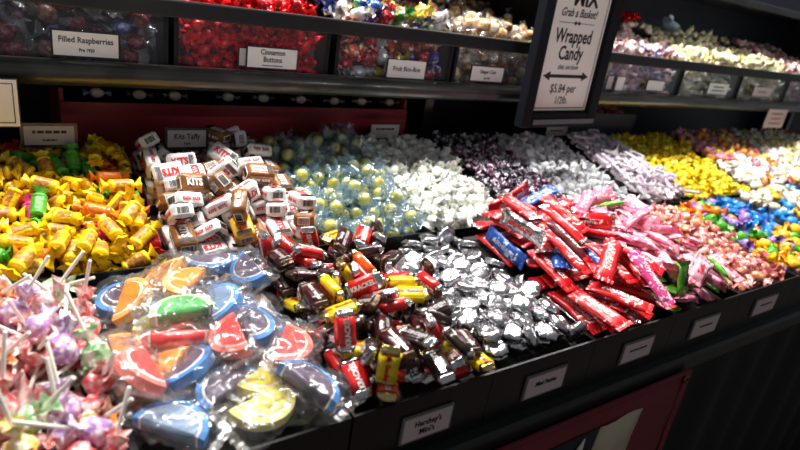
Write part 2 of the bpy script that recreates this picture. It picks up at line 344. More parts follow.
# hanging sign
sg = empty('hanging_sign', (1.185, .985, Z(-.1))); tag(sg, 'tall dark framed hanging sign reading Wrapped Candy in front of the shelves', 'sign')
M_frame = mat('dark navy frame', '0b0f18', .7, bump=.05, scale=80, spec=.2); M_panel = mat('sign panel', 'e6e7e0', .5); M_bar = mat('grey metal strip', '6d7075', .35, .6)
bm = bmesh.new()
for q in ((1.044, 1.076, -.258, .30), (1.280, 1.314, -.258, .30), (1.076, 1.280, -.258, -.222), (1.076, 1.280, .27, .30)): box(bm, q[0], q[1], .972, .998, Z(q[2]), Z(q[3]))
part('frame', bm, M_frame, sg, .003)
bm = bmesh.new(); box(bm, 1.076, 1.280, .992, .998, Z(-.222), Z(.27)); part('backing', bm, M_frame, sg)
bm = bmesh.new(); box(bm, 1.079, 1.277, .984, .992, Z(-.218), Z(.266)); panel = part('panel', bm, M_panel, sg)
bm = bmesh.new(); box(bm, 1.080, 1.305, .9695, .972, Z(-.2495), Z(-.2375)); part('metal_strip', bm, M_bar, sg)
bm = bmesh.new()
for q in ((1.086, 1.270, -.2125, -.2105), (1.086, 1.0875, -.2105, .26), (1.2685, 1.270, -.2105, .26)): box(bm, q[0], q[1], .9832, .984, Z(q[2]), Z(q[3]))
obj('printed_border', mesh(bm, 'printed_border', M_ink), panel)
def stext(s, size, x, z, shear=0, width=.8, bold=.0006):
    o = obj('lettering', text_mesh(s, size, M_ink, shear, width, bold), panel); o.location = (x, .9835, Z(z)); o.rotation_euler = (math.pi / 2, 0, 0)
stext('MIX', .052, 1.187, .046, 0, .95, .0016)
stext('Grab a Basket!', .0265, 1.172, .0125, .3, .80, .0003)
stext('Wrapped', .0455, 1.172, -.0405, 0, .74, .0009); stext('Candy', .0455, 1.174, -.080, 0, .74, .0009)
stext('this section', .0175, 1.174, -.1115, .3, .9, 0)
stext('$5.84 per', .030, 1.175, -.164, 0, .80, .0002); stext('1/2lb.', .026, 1.177, -.193, 0, .85, .0001)
bm = bmesh.new()
def poly(bm, pts, y0=.9832, y1=.984):
    f = bm.faces.new([bm.verts.new((x, y0, Z(z))) for x, z in pts]); e = bmesh.ops.extrude_face_region(bm, geom=[f])
    for v in [g for g in e['geom'] if isinstance(g, bmesh.types.BMVert)]: v.co.y = y1
ax, az = 1.176, -.1335
poly(bm, [(ax - .082, az), (ax - .058, az + .011), (ax - .058, az + .004), (ax + .058, az + .004), (ax + .058, az + .011), (ax + .082, az), (ax + .058, az - .011), (ax + .058, az - .004), (ax - .058, az - .004), (ax - .058, az - .011)])
obj('arrow', mesh(bm, 'arrow', M_ink), panel)
bm = bmesh.new(); oz = -.0095
box(bm, 1.110, 1.236, .9832, .984, Z(oz - .0006), Z(oz + .0006))
for dx in (-.006, .006): poly(bm, [(1.173 + dx - .006, oz), (1.173 + dx, oz + .005), (1.173 + dx + .006, oz), (1.173 + dx, oz - .005)])
obj('ornament', mesh(bm, 'ornament', M_ink), panel)
M_rod = mat('dark rod', '1a1a1c', .4, .6)
for dx in (1.09, 1.27):
    bm = bmesh.new(); revolve(bm, [(0, .004), (1.2, .004)], 8)
    for v in bm.verts: v.co = Vector((v.co.y + dx, v.co.z + .993, Z(.30) + v.co.x))
    part('hanger_rod', bm, M_rod, sg)
# the sign hangs slightly askew
sg.matrix_world = Matrix.Translation(sg.location + Vector((0, 0, -.15))) @ Matrix.Rotation(math.radians(-1.6), 4, 'Y') @ Matrix.Translation((0, 0, .15))
# maroon box under the shelf
M_red = mat('maroon box', '8a1820', .5, bump=.05, scale=60)
rb = empty('maroon_box', (.49, 1.31, Z(-.505))); tag(rb, 'maroon box under the shelf behind the rear bins', 'box')
bm = bmesh.new(); box(bm, .105, .88, 1.215, 1.222, Z(-.505), Z(-.279)); part('front_side', bm, M_red, rb)
bm = bmesh.new(); box(bm, .105, .112, 1.222, 1.42, Z(-.505), Z(-.255)); box(bm, .873, .88, 1.222, 1.42, Z(-.505), Z(-.255)); part('end_sides', bm, M_red, rb)
bm = bmesh.new(); box(bm, .112, .873, 1.222, 1.42, Z(-.505), Z(-.30)); part('filling_board', bm, M_liner, rb)

# ------------------------------------------------------------------ candy builders: each returns [(part name, mesh, matrix)], first is the thing itself
I4 = Matrix.Identity(4)
def T(x, y, z): return Matrix.Translation((x, y, z))
FLIP = Matrix.Rotation(math.pi, 4, 'Z'); OVER = Matrix.Rotation(math.pi, 4, 'X')
def twist_bm(xa, xb, r, n=12, pl=5, sz=.6, mi=0, seed=0, bm=None):
    bm = bm or bmesh.new(); d = xb - xa
    revolve(bm, [(xa - d * .12, r * .62), (xa + d * .08, r * .34), (xa + d * .28, r * .30), (xa + d * .6, r * .72), (xb, r * 1.1)], n, 1, sz,
            lambda i, a: 1 + (.04, .1, .15, .28, .34)[i] * math.cos(pl * a + seed), mi, cap=False)
    return bm
def puck(bm, rx, ry, rz, n=14, mi=0, e=.6):
    pr = []
    for i in range(7):
        a = math.pi * i / 6; pr.append((-rx * math.copysign(abs(math.cos(a)) ** e, math.cos(a)), max(.0006, math.sin(a) ** e)))
    revolve(bm, pr, n, ry, rz, None, mi)
def twist_candy(key, body, ends, rx=.0115, ry=.0115, rz=.0085, xe=.022, dot=None, joined=False, cry=.0012, names=('wrapper_twist',), seed=0, root=None):
    bm = bmesh.new(); puck(bm, rx, ry, rz); crumple(bm, cry, 160, seed)
    if dot:
        for s in (1, -1):
            n0 = len(bm.verts); revolve(bm, [(0, ry * .5), (.0008, ry * .45)], 10)
            bm.verts.ensure_lookup_table()
            for v in bm.verts[n0:]: v.co = Vector((v.co.y, v.co.z, s * (rz * .94 + v.co.x)))
            for f in bm.faces:
                if all(v.index == -1 or v.index >= n0 for v in f.verts): f.material_index = 1
        bm.verts.index_update()
        for f in bm.faces:
            if all(v.index >= n0 - 20 for v in f.verts): f.material_index = 1
    tw = twist_bm(rx * .92, xe, ry * .95, seed=seed); crumple(tw, .0012, 120, seed + 3)
    tm = mesh(tw, 'wrapper_twist', [ends])
    bmesh_body = mesh(bm, key, [body] + ([dot] if dot else []))
    if not joined: return [(None, bmesh_body, I4), ('wrapper_twist', tm, I4), ('wrapper_twist', tm, FLIP)]
    mi = [body] + ([dot] if dot else []) + [ends]
    t2 = tm.copy()
    for p in t2.polygons: p.material_index = len(mi) - 1
    me = join_meshes(key, [(bmesh_body, I4), (t2, I4), (t2, FLIP)], mi)
    return [(None, me, I4)]
def roll(key, wrap, core):
    bm = bmesh.new(); R = .0108
    revolve(bm, [(-.0195, R * .55), (-.0185, R * .92), (-.0165, R), (-.012, R)], 16, 1, 1, None, 0, True)
    revolve(bm, [(-.012, R), (-.011, R * 1.01), (.011, R * 1.01), (.012, R)], 16, 1, 1, None, 1, False)
    revolve(bm, [(.012, R), (.0165, R), (.0185, R * .92), (.0195, R * .55)], 16, 1, 1, None, 0, True)
    bm.normal_update()
    for f in bm.faces:                                       # printed stripes of the wrapper across the clear window
        c = f.calc_center_median(); a = math.atan2(c.z, c.y)
        if f.material_index == 1 and (abs(a) < .35 or abs(abs(a) - math.pi) < .35): f.material_index = 0
    crumple(bm, .0012, 130, 2)
    tm = mesh(twist_bm(.0185, .031, R * 1.05, seed=1), 'wrapper_twist', [wrap])
    return [(None, mesh(bm, key, [wrap, core]), I4), ('wrapper_twist', tm, I4), ('wrapper_twist', tm, FLIP)]
M_white_ink = mat('white print', 'f2f0ec', .45); M_red_print = mat('red print', 'c8202c', .45); M_blk_print = mat('dark print', '1a1414', .5); M_yel_print = mat('yellow print', 'f2cf2e', .45); M_sil_print = mat('silver print', 'd5d2cf', .3, .6)
def block(key, wrap, ink):
    bm = bmesh.new(); box(bm, -.0235, .0235, -.016, .016, -.011, .011)
    bmesh.ops.subdivide_edges(bm, edges=bm.edges, cuts=3, use_grid_fill=True); crumple(bm, .0018, 70, len(key))
    bmesh.ops.bevel(bm, geom=[e for e in bm.edges if e.is_manifold and e.calc_face_angle(0) > .9], offset=.0022, segments=2, affect='EDGES')
    for f in bm.faces: f.smooth = True
    tx = text_mesh('KITS', .0165, ink, 0, .85, .0006); small = text_mesh('KITS  KITS', .007, ink, 0, 1, .0003)
    R90 = Matrix.Rotation(math.pi / 2, 4, 'X')
    up = join_meshes('lettering', [(tx, T(-.003, 0, .0122)), (tx, OVER @ T(-.003, 0, .0122)), (small, T(0, -.0172, 0) @ R90), (small, FLIP @ T(0, -.0172, 0) @ R90)], [ink])
    rr = random.Random(5); codes = []
    for s in (1, -1):
        bm2 = bmesh.new(); box(bm2, *sorted((s * .0236, s * .0246)), -.010, .010, -.0065, .0065, 1); y = -.0085
        while y < .008:
            wd = rr.choice((.0005, .0008, .0012)); box(bm2, *sorted((s * .0246, s * .0250)), y, y + wd, -.005, .005, 0); y += wd + rr.choice((.0005, .0009))
        x = .0125
        while x < .0205:
            wd = rr.choice((.0005, .0008)); box(bm2, x, x + wd, -.012, .012, *sorted((s * .0117, s * .0124)), 0); x += wd + .0008
        codes.append(('barcode', mesh(bm2, 'barcode', [M_blk_print, M_white_ink]), I4))
    return [(None, mesh(bm, key, [wrap]), I4), ('lettering', up, I4)] + codes
def gumball(key, ball, wrap, seed=0):
    bm = bmesh.new(); bmesh.ops.create_icosphere(bm, subdivisions=3, radius=.0126)
    for f in bm.faces: f.smooth = True
    w = bmesh.new(); puck(w, .0168, .0164, .0156, 18, e=.75); twist_bm(.0155, .0325, .0195, 16, 5, .8, bm=w, seed=seed)
    n0 = bmesh.new(); twist_bm(.0155, .0325, .0195, 16, 6, .8, bm=n0, seed=seed + 2)
    for v in n0.verts: v.co = FLIP @ v.co
    me = bpy.data.meshes.new('t'); n0.to_mesh(me); w.from_mesh(me); n0.free()
    crumple(w, .004, 95, seed); crumple(w, .0015, 260, seed + 5)
    for f in w.faces: f.smooth = seed % 2 == 0
    return [(None, mesh(bm, key, [ball]), I4), ('film_wrapper', mesh(w, 'film_wrapper', [wrap]), I4)]
M_foil = mat('silver foil', 'cfcfd2', .24, 1., .35, 160.); M_gold = mat('pale gold foil', 'c9b27a', .25, 1., .5, 200.); M_brfoil = mat('brown foil', '5a4638', .3, .8, .4, 200.)
def mini(key, sleeve, ink, words, foil, size, width):
    bm = bmesh.new(); box(bm, -.0165, .0165, -.0108, .0108, -.0058, .0058)
    bmesh.ops.subdivide_edges(bm, edges=bm.edges, cuts=2, use_grid_fill=True)
    for v in bm.verts: v.co.y *= 1 - .10 * (1 if v.co.z > .004 else 0)
    crumple(bm, .0008, 90, len(words)); bmesh.ops.bevel(bm, geom=[e for e in bm.edges if e.is_manifold and e.calc_face_angle(0) > .9], offset=.0012, segments=2, affect='EDGES')
    for f in bm.faces: f.smooth = True
    e = bmesh.new(); rr = revolve(e, [(.0150, 1), (.0190, .99), (.0208, .90), (.0216, .8), (.0240, .8)], 16, .0102, .0053, lambda i, a: min(1.33, 1 / max(abs(math.cos(a)), abs(math.sin(a)))), phase=.13)
    for v in rr[3] + rr[4]: v.co.z *= .22
    crumple(e, .0012, 200, 4)
    em = mesh(e, 'foil_end', [foil]); tx = text_mesh(words, size, ink, 0, width, .0003)
    lt = join_meshes('lettering', [(tx, T(0, 0, .0062)), (tx, OVER @ T(0, 0, .0062))], [ink])
    return [(None, mesh(bm, key, [sleeve]), I4), ('foil_end', em, I4), ('foil_end', em, FLIP), ('lettering', lt, I4)]
def scaled(proto, s):
    S = Matrix.Scale(s, 4); done = set()
    for _, me, M in proto:
        if me.name not in done: me.transform(S); done.add(me.name)
    return [(n, me, M if M == I4 or M.translation.length == 0 else Matrix.Translation(M.translation * s) @ M.to_3x3().to_4x4()) for n, me, M in proto]
def patty(key, seed, foil):
    bm = bmesh.new(); n = 30
    prof = [(-.0062, .10), (-.0066, .45), (-.0058, .80), (-.0028, .98), (.0008, 1.0), (.0040, .93), (.0062, .70), (.0066, .38), (.0060, .08)]
    for i in range(len(prof)): pass
    rs = random.Random(seed); ph = [rs.uniform(0, 6.28) for _ in range(4)]
    revolve(bm, [(x, r * .0205) for x, r in prof], n, 1, 1, lambda i, a: 1 + (.05 * math.sin(9 * a + ph[0]) + .04 * math.sin(14 * a + ph[1]) + .03 * math.sin(5 * a + ph[2])) * (i > 1))
    for v in bm.verts: v.co = Vector((v.co.y, v.co.z, v.co.x * 1.05))
    crumple(bm, .0022, 75, seed); crumple(bm, .0009, 260, seed + 1)
    for f in bm.faces: f.smooth = True
    return [(None, mesh(bm, key, [foil]), I4)]
def pillow(L, W, Tk, seed, nx=16, ny=6, crimp=.007, wob=.0022):
    bm = bmesh.new(); g = {}
    for s in (1, -1):
        for i in range(nx + 1):
            for j in range(ny + 1):
                u = i / nx * 2 - 1; v = j / ny * 2 - 1
                if s == -1 and (j in (0, ny)): g[s, i, j] = g[1, i, j]; continue
                t = Tk * (1 - abs(u) ** 5) ** .7 * (1 - v * v) ** .5 + .0004
                g[s, i, j] = bm.verts.new((u * L, v * W * (1 - .08 * (1 - u * u)), s * t))
        for i in range(nx):
            for j in range(ny):
                q = [g[s, i, j], g[s, i + 1, j], g[s, i + 1, j + 1], g[s, i, j + 1]]
                bm.faces.new(q if s == 1 else q[::-1]).smooth = True
    crumple(bm, wob, 60, seed); crumple(bm, wob * .5, 190, seed + 2)
    c = bmesh.new(); m = 10
    for s in (1, -1):
        r = [[c.verts.new((L + (crimp * x) - .001 + (.0012 * (k % 2) if x == 1 else 0), (k / m * 2 - 1) * W * .97, .0011 * s * (1 if x < 1 else .5) + .0006 * math.sin(k * 2.4))) for k in range(m + 1)] for x in (0, .5, 1)]
        for a, b in zip(r, r[1:]):
            for k in range(m): c.faces.new((a[k], a[k + 1], b[k + 1], b[k]))
    return bm, c
def bar(key, wrap, end, words, ink, L=.046, W=.0168, Tk=.0055, seed=0, size=.013, width=1., extra=None):
    bm, c = pillow(L, W, Tk, seed); cm = mesh(c, 'crimped_end', [end]); tx = text_mesh(words, size, ink, .2, width, .0004)
    ps = []
    for M, s in ((I4, 1), (OVER, -1)):
        t = tx.copy(); t.transform(M)
        for v in t.vertices:                                  # wrap the print over the pillow
            q = min(.95, abs(v.co.y) / W); v.co.z = s * (Tk * (1 - q * q) ** .5 + .0016)
        ps.append((t, I4))
    return [(None, mesh(bm, key, [wrap]), I4), ('crimped_end', cm, I4), ('crimped_end', cm, FLIP), ('lettering', join_meshes('lettering', ps, [ink]), I4)]
M_clear = film('cellophane', 'ffffff', .035, .04, .3, 45., .16, .38)
def arc(bm, r0, r1, th, n=18, mi=0, oy=-.013):
    P = []
    for k in range(n + 1):
        a = math.pi * k / n; P.append([(r * math.cos(a), r * math.sin(a) + oy, z) for r, z in ((r0, -th), (r1, -th * .8), (r1, th * .8), (r0, th))])
    V = [[bm.verts.new(p) for p in q] for q in P]
    for a, b in zip(V, V[1:]):
        for i in range(4):
            f = bm.faces.new((a[i], a[(i + 1) % 4], b[(i + 1) % 4], b[i])); f.material_index = mi; f.smooth = False
    for e in (V[0], V[-1]): bm.faces.new(e).material_index = mi
def fruit_slice(key, gel, pith, rim, seed=0):
    bm = bmesh.new(); th = .0068; oy = -.013; n = 18
    top = [(.0243 * math.cos(math.pi * k / n), .0243 * math.sin(math.pi * k / n) + oy) for k in range(n + 1)]
    up = [bm.verts.new((x, y, th)) for x, y in top]; dn = [bm.verts.new((x, y, -th)) for x, y in top]
    bm.faces.new(up); bm.faces.new(dn[::-1])
    for k in range(n + 1): bm.faces.new((up[k], dn[k], dn[(k + 1) % (n + 1)], up[(k + 1) % (n + 1)]))
    bmesh.ops.bevel(bm, geom=[e for e in bm.edges if abs(e.verts[0].co.z - e.verts[1].co.z) < 1e-6], offset=.0012, segments=2, affect='EDGES')
    for f in bm.faces:
        if len(f.verts) < 8: f.smooth = True
    r = bmesh.new(); arc(r, .0240, .0262, th * .96, mi=1); arc(r, .0262, .0315, th * .9, mi=0)
    w, c = pillow(.038, .0275, .012, seed, 20, 12, .007, .0070); crumple(w, .003, 120, seed + 9)
    for f in w.faces: f.smooth = True
    me = bpy.data.meshes.new('c'); c.to_mesh(me); w.from_mesh(me); me.transform(FLIP); w.from_mesh(me); c.free()
    for v in w.verts: v.co.y += .002
    return [(None, mesh(bm, key, [gel]), I4), ('rind', mesh(r, 'rind', [rim, pith]), I4), ('film_wrapper', mesh(w, 'film_wrapper', [M_clear]), I4)]
M_stick = mat('white paper stick', 'ece8de', .55)
def lolly(key, wrap, seed=0):
    bm = bmesh.new(); puck(bm, .0140, .0152, .0132, 16, e=.8); crumple(bm, .0042, 110, seed); crumple(bm, .0018, 300, seed + 1)
    for f in bm.faces: f.smooth = seed % 2 == 0
    tw = bmesh.new(); revolve(tw, [(.0105, .011), (.015, .0042), (.019, .0036), (.026, .0085), (.033, .0125)], 14, 1, .8, lambda i, a: 1 + (.05, .1, .2, .32, .4)[i] * math.cos(5 * a + seed), cap=False); crumple(tw, .003, 120, seed)
    st = bmesh.new(); revolve(st, [(.010, .0019), (.011, .0020), (.0755, .0020), (.0762, .0016)], 10)
    return [(None, mesh(bm, key, [wrap]), I4), ('wrapper_twist', mesh(tw, 'wrapper_twist', [wrap]), I4), ('stick', mesh(st, 'stick', [M_stick]), I4)]
def stick_candy(key, wrap, ink):
    bm = bmesh.new(); box(bm, -.024, .024, -.0062, .0062, -.0034, .0034); 
    bmesh.ops.bevel(bm, geom=list(bm.edges), offset=.0012, segments=2, affect='EDGES')
    box(bm, -.015, .013, -.0035, .0035, .0033, .0036, 1); box(bm, -.015, .013, -.0035, .0035, -.0036, -.0033, 1)
    return [(None, mesh(bm, key, [wrap, ink]), I4)]

def shiny(key, c, c2=None, **k):
    k.setdefault('rough', .28); k.setdefault('bump', .5); k.setdefault('scale', 170.); k.setdefault('vary', .15); k.setdefault('coat', .25)
    return mat(key, c, second=c2, **k)
M_wax = mat('milky wax paper', 'e9ece6', .35, bump=.5, scale=150, coat=.2, trans=0); M_white_wax = mat('white waxed wrap', 'f3f1ee', .3, bump=.25, scale=110, coat=.3, vary=.06)
M_choc = mat('caramel', 'a8702c', .4, bump=.3, scale=200, second='d9a62c', mixscale=170, lo=.52, hi=.6)
blue_film = film('blue film', '9ed2f6', .18, .10, .7, 80., .12, .55, .08)
KINDS = {}
def K(key, name, cat, desc, group, variants): KINDS[key] = (name, cat, desc, group, variants)
# variant lists: one proto list per colour (several seeds where shapes vary)
K('F1', 'lollipop', 'lollipop', ['red wrapped', 'pale green wrapped', 'purple wrapped', 'yellow wrapped', 'pink and white wrapped', 'blue wrapped', 'orange wrapped'], 'lollipops in the first front bin',
  [lolly('lollipop', mat('lolly ' + c, c, .3, second=d, mixscale=120, bump=.6, scale=150, coat=.3, lo=.42, hi=.6), s) for s, (c, d) in enumerate((('e2666a', 'f8dcd6'), ('86c285', 'e8f0d8'), ('a678b8', 'efdcea'), ('ecd25a', 'f7f0d0'), ('f0a9a6', 'fbf0ea'), ('7aa9d4', 'eef2f4'), ('ee8a3a', 'f8e3c8')))])
def gelm(c): return mat('gel ' + c, c, .3, bump=.15, scale=200, coat=.5, second=None)
M_pith = mat('white pith', 'efe9e2', .5)
K('F2', 'fruit_slice', 'candy', ['orange', 'red', 'purple blue-rimmed', 'yellow', 'green', 'blue'], 'fruit slices in clear film',
  [scaled(fruit_slice('fruit_slice', gelm(g), M_pith if g != 'e9952e' else gelm('f3b45c'), mat('sugared ' + r, r, .6, bump=.5, scale=500), s), 1.24) for s, (g, r) in enumerate((('ec8a28', 'f0a64a'), ('e0403c', 'ee7a6c'), ('574a5e', '3d80c4'), ('e4cf4a', 'eee08a'), ('58a860', 'a5d29a'), ('7c93b0', '4b8bd0')))])
def slv(c): return mat('sleeve ' + c, c, .28, bump=.15, scale=120, coat=.3)
K('F3', 'chocolate_bar', 'chocolate bar', ['dark maroon', 'red', 'yellow', 'brown silver-lettered', 'orange', 'pinkish', 'brown'], 'mini chocolate bars in their bin',
  [scaled(mini('chocolate_bar', slv(c), k, w, f, s, wd), 1.14) for c, k, w, f, s, wd in (('3a0f16', M_sil_print, 'SPECIAL DARK', M_brfoil, .0055, .85), ('d2201f', M_white_ink, 'KRACKEL', M_foil, .0085, .85), ('f0cc18', M_red_print, 'Mr. Goodbar', M_gold, .0068, .85),
     ('2a1a16', M_sil_print, "HERSHEY'S", M_foil, .0085, .72), ('ea5a1c', M_white_ink, 'KRACKEL', M_gold, .0085, .8), ('d9847c', M_white_ink, 'KRACKEL', M_foil, .0085, .85), ('7a4a22', M_white_ink, 'KITS', M_brfoil, .011, 1))])
K('F4', 'foil_patty', 'candy', ['silver foil'] * 5, 'silver foil patties', [scaled(patty('foil_patty', s, M_foil), .92) for s in range(5)])
rw = lambda: mat('red pack', 'c8141c', .36, second='f0e6e4', mixscale=95, lo=.62, hi=.66, bump=.3, scale=70, coat=.12)
bw = lambda: mat('blue pack', '1b50a8', .36, second='dce6f2', mixscale=95, lo=.62, hi=.66, bump=.3, scale=70, coat=.12)
mw = lambda: mat('maroon pack', '5a1220', .36, bump=.35, scale=70, coat=.12)
pw = lambda: mat('magenta pack', 'e04a90', .25, second='f6e2ea', mixscale=95, lo=.52, hi=.58, bump=.35, scale=70, coat=.5)
K('F5', 'chew_bar', 'candy bar', ['red', 'blue', 'dark maroon', 'silver', 'magenta', 'red white-ended'], 'chew bars in their bin',
  [bar('chew_bar', w, e, 'AIRHEADS', k, seed=s, size=.0125) for s, (w, e, k) in enumerate(((rw(), rw(), M_white_ink), (bw(), bw(), M_white_ink), (mw(), rw(), M_white_ink), (M_foil, M_foil, M_red_print), (pw(), pw(), M_white_ink), (rw(), M_foil, M_white_ink)))])
pk = lambda c, d: mat('taffy ' + c, c, .3, second=d, mixscale=80, lo=.56, hi=.6, bump=.35, scale=80, coat=.12, vary=.08)
K('F6', 'taffy_pack', 'taffy', ['pink', 'green', 'pale pink'], 'flat taffy packs in their bin',
  [bar('taffy_pack', pk(c, d), pk(c, d), 'Taffy', k, L=.0255, W=.0158, Tk=.0056, seed=s + 9, size=.0125) for s, (c, d, k) in enumerate((('e8809e', 'f6ccd6', M_white_ink), ('5aa832', 'a8d468', M_blk_print), ('ee9cae', 'f8dfe4', M_red_print)))])
K('F7', 'rose_twist', 'candy', ['pink brown-centred', 'rose gold-centred', 'pale pink'], 'pink and brown twists',
  [twist_candy('twist_candy', shiny('rose core ' + a, a, b, lo=.45, hi=.6, mixscale=110), shiny('pink twist ' + c, c, 'f6c8c4', mixscale=150, lo=.5, hi=.65), seed=s) for s, (a, b, c) in enumerate((('a86048', 'd08a70', 'dc7474'), ('b87850', 'e4b88c', 'e07c7c'), ('de8a84', 'f0c8bc', 'e68c8c')))])
big = dict(rx=.0135, ry=.014, rz=.0115, xe=.027)
def tw(c, seed=0, c2=None, joined=False, **k):
    m = shiny('wrap ' + c + (c2 or ''), c, c2, mixscale=90); q = dict(big); q.update(k); return twist_candy('twist_candy', m, m, seed=seed, joined=joined, **q)
K('F8', 'bright_twist', 'candy', ['orange', 'bright blue', 'green', 'lavender', 'golden yellow'], 'bright twists past the pink candy', [tw(c, i) for i, c in enumerate(('f08a1e', '1f7fd0', '4aa828', '9a7cc8', 'f0b820'))])
K('F9', 'farthest_twist', 'candy', ['blue', 'cream', 'golden yellow'], 'wraps in the farthest front bin', [tw(c, i, joined=True) for i, c in enumerate(('2a88d0', 'ece2cc', 'f0b820'))])
def rl(c, core=None): return scaled(roll('caramel_roll', mat('roll wrap ' + c, c, .3, bump=.45, scale=150, coat=.3, vary=.08), core or mat('roll core ' + c, c, .35, bump=.4, scale=150)), .98)
K('B1', 'caramel_roll', 'candy', ['yellow wrapped', 'bright green wrapped', 'hot pink wrapped', 'orange wrapped', 'red wrapped'], 'twist wrapped caramel rolls',
  [rl('f4cf12', M_choc), rl('4fa832'), rl('e8488c'), rl('ee7a1c'), rl('d82a22')])
K('B2', 'taffy_block', 'taffy', ['white', 'brown', 'red', 'yellow'], 'wrapped taffy blocks',
  [scaled(block('taffy_block', w, k), 1.0) for w, k in ((M_white_wax, M_red_print), (mat('brown wax wrap', '8e5a2c', .35, bump=.25, scale=110, coat=.3), M_white_ink), (mat('red wax wrap', 'd42a22', .3, bump=.25, scale=110, coat=.3), M_white_ink), (mat('yellow wax wrap', 'e8b41c', .35, bump=.25, scale=110, coat=.3), M_red_print))])
K('B3', 'gumball', 'candy', ['yellow'] * 3, 'gumballs in blue film', [gumball('gumball', mat('yellow gum', 'f6dc00', .3, coat=.4), blue_film, s) for s in range(3)])
K('B4', 'waxed_twist', 'candy', ['white', 'white pink-centred', 'white green-centred', 'white tan-centred'], 'white waxed twists',
  [twist_candy('twist_candy', mat('wax candy', 'edeee4', .35, bump=.3, scale=150, coat=.3, vary=.08), M_wax, rx=.0118, ry=.0125, rz=.0100, seed=s, dot=None) if False else twist_candy('twist_candy', mat('wax candy ' + str(s), 'edeee4', .35, bump=.3, scale=150, coat=.3, vary=.08, second=d, mixscale=85, lo=.53, hi=.6), M_wax, rx=.0118, ry=.0125, rz=.0100, seed=s) for s, d in enumerate(('dfe6d8', 'c8938c', 'b4cdb0', 'bda583'))])
K('B5', 'striped_twist', 'candy', ['dark purple white-striped', 'black and white'], 'dark striped twists',
  [twist_candy('twist_candy', shiny('striped ' + a, a, 'ded8de', mixscale=120, lo=.56, hi=.6), shiny('striped end ' + a, a, 'e8e0e8', mixscale=140, lo=.5, hi=.55), seed=s) for s, a in enumerate(('4c1a40', '1e1a2c'))])
K('B6', 'silver_twist', 'candy', ['silvery white', 'white grey-printed'], 'silvery white twists', [twist_candy('twist_candy', shiny('silver wrap ' + a, a, b, rough=.35, mixscale=90, lo=.55, hi=.65), shiny('silver wrap ' + a, a, b), seed=s) for s, (a, b) in enumerate((('f6f7fa', 'd8dce2'), ('f8f8f8', '9a9ca2')))])
K('B7', 'stick_candy', 'candy', ['pale lilac', 'white'], 'pale stick candy', [stick_candy('stick_candy', mat('lilac wrap', 'eadde6', .3, bump=.2, scale=120, vary=.12), mat('mauve print', 'a884a0', .5)), stick_candy('stick_candy', mat('lilac white', 'f2eaee', .3, bump=.2, scale=120, vary=.12), mat('grey print', '75707c', .5))])
K('B8', 'yellow_twist', 'candy', ['bright yellow', 'golden'], 'bright yellow twists', [tw('f0d41c', 0, rx=.0115, ry=.0115, rz=.0085, xe=.022), tw('e0b81c', 1, rx=.0115, ry=.0115, rz=.0085, xe=.022)])
K('B9', 'mixed_twist', 'candy', ['orange', 'pink', 'yellow', 'mauve', 'white', 'red'], 'mixed wraps in the rear row', [tw(c, i) for i, c in enumerate(('eca050', 'd890a0', 'eed060', 'a87aa0', 'f4efe8', 'd0281e'))])
K('B10', 'pale_twist', 'candy', ['cream', 'pale yellow', 'white', 'red'], 'pale wraps at the far end', [tw(c, i, joined=True) for i, c in enumerate(('e8dcc0', 'ece08c', 'f6f3ee', 'd0281e'))])
clearw = film('clear twist', 'ffffff', .12, .12, .7, 120.)
def ft(c, i, c2=None, ends=None, **k): m = shiny('shelf ' + c, c, c2, rough=.18, bump=.6, mixscale=100); q = dict(big); q.update(k); return twist_candy('twist_candy', m, ends or m, seed=i, **q)
K('U1', 'raspberry_candy', 'candy', ['dark red', 'brown', 'violet blue', 'plum'], 'filled raspberries on the shelf', [scaled(ft(c, i, d, clearw), 1.12) for i, (c, d) in enumerate((('5e1c22', '7e3a3a'), ('6a4432', '8a6450'), ('4a4a72', '7c80a0'), ('4e2438', '6e4860')))])
redf = film('red film', 'ff3a2a', .4, .12, .7, 100.)
K('U2', 'cinnamon_candy', 'candy', ['bright red', 'deep red'], 'cinnamon candy on the shelf', [ft(c, i, None, shiny('red twist', 'e0141a', rough=.15, bump=.7), rx=.0115, ry=.0115, rz=.0085, xe=.022) for i, c in enumerate(('d81418', 'b80c12'))])
K('U3', 'bon_bon', 'candy', ['violet', 'orange', 'green', 'yellow', 'silver white', 'red', 'blue'], 'foil bon-bons on the shelf', [scaled(twist_candy('bon_bon', mat('bonbon ' + c, c, .2, .45, .6, 150, .3, second='e8e6e0', mixscale=90, lo=.56, hi=.62), mat('bonbon ' + c, c), seed=i, **big), 1.15) for i, c in enumerate(('5a3a9c', 'd8682a', '4c9a34', 'd8c030', 'e4e4e0', 'c0242c', '3a5cae'))])
K('U4', 'ginger_candy', 'candy', ['amber', 'pale amber', 'brown'], 'ginger candy on the shelf', [scaled(ft(c, i, d, clearw), 1.12) for i, (c, d) in enumerate((('b07a44', 'd8b890'), ('c8a878', 'e8dcc8'), ('7a5030', 'a88058')))])
K('U5', 'shelf_twist', 'candy', ['pink', 'violet', 'salmon', 'yellow', 'silver white'], 'mixed candy past the sign', [tw(c, i, 'e8d8d8', True) for i, c in enumerate(('d87a88', '6a5a9a', 'd88a70', 'dcc030', 'e4e2e4'))])
K('U6', 'caramel_twist', 'candy', ['cream', 'pale yellow'], 'cream candy beside the pink mix', [tw(c, i, 'f4efdc', True) for i, c in enumerate(('e6d8a0', 'dcc878'))])
K('U7', 'cream_twist', 'candy', ['cream', 'pale yellow'], 'cream candy in the second cream bin', KINDS['U6'][4])
K('U8', 'red_twist', 'candy', ['red', 'pink', 'white'], 'red and pink candy at the shelf end', [tw(c, i, 'f0dcd8', True) for i, c in enumerate(('c83038', 'd88088', 'eee8e4'))])
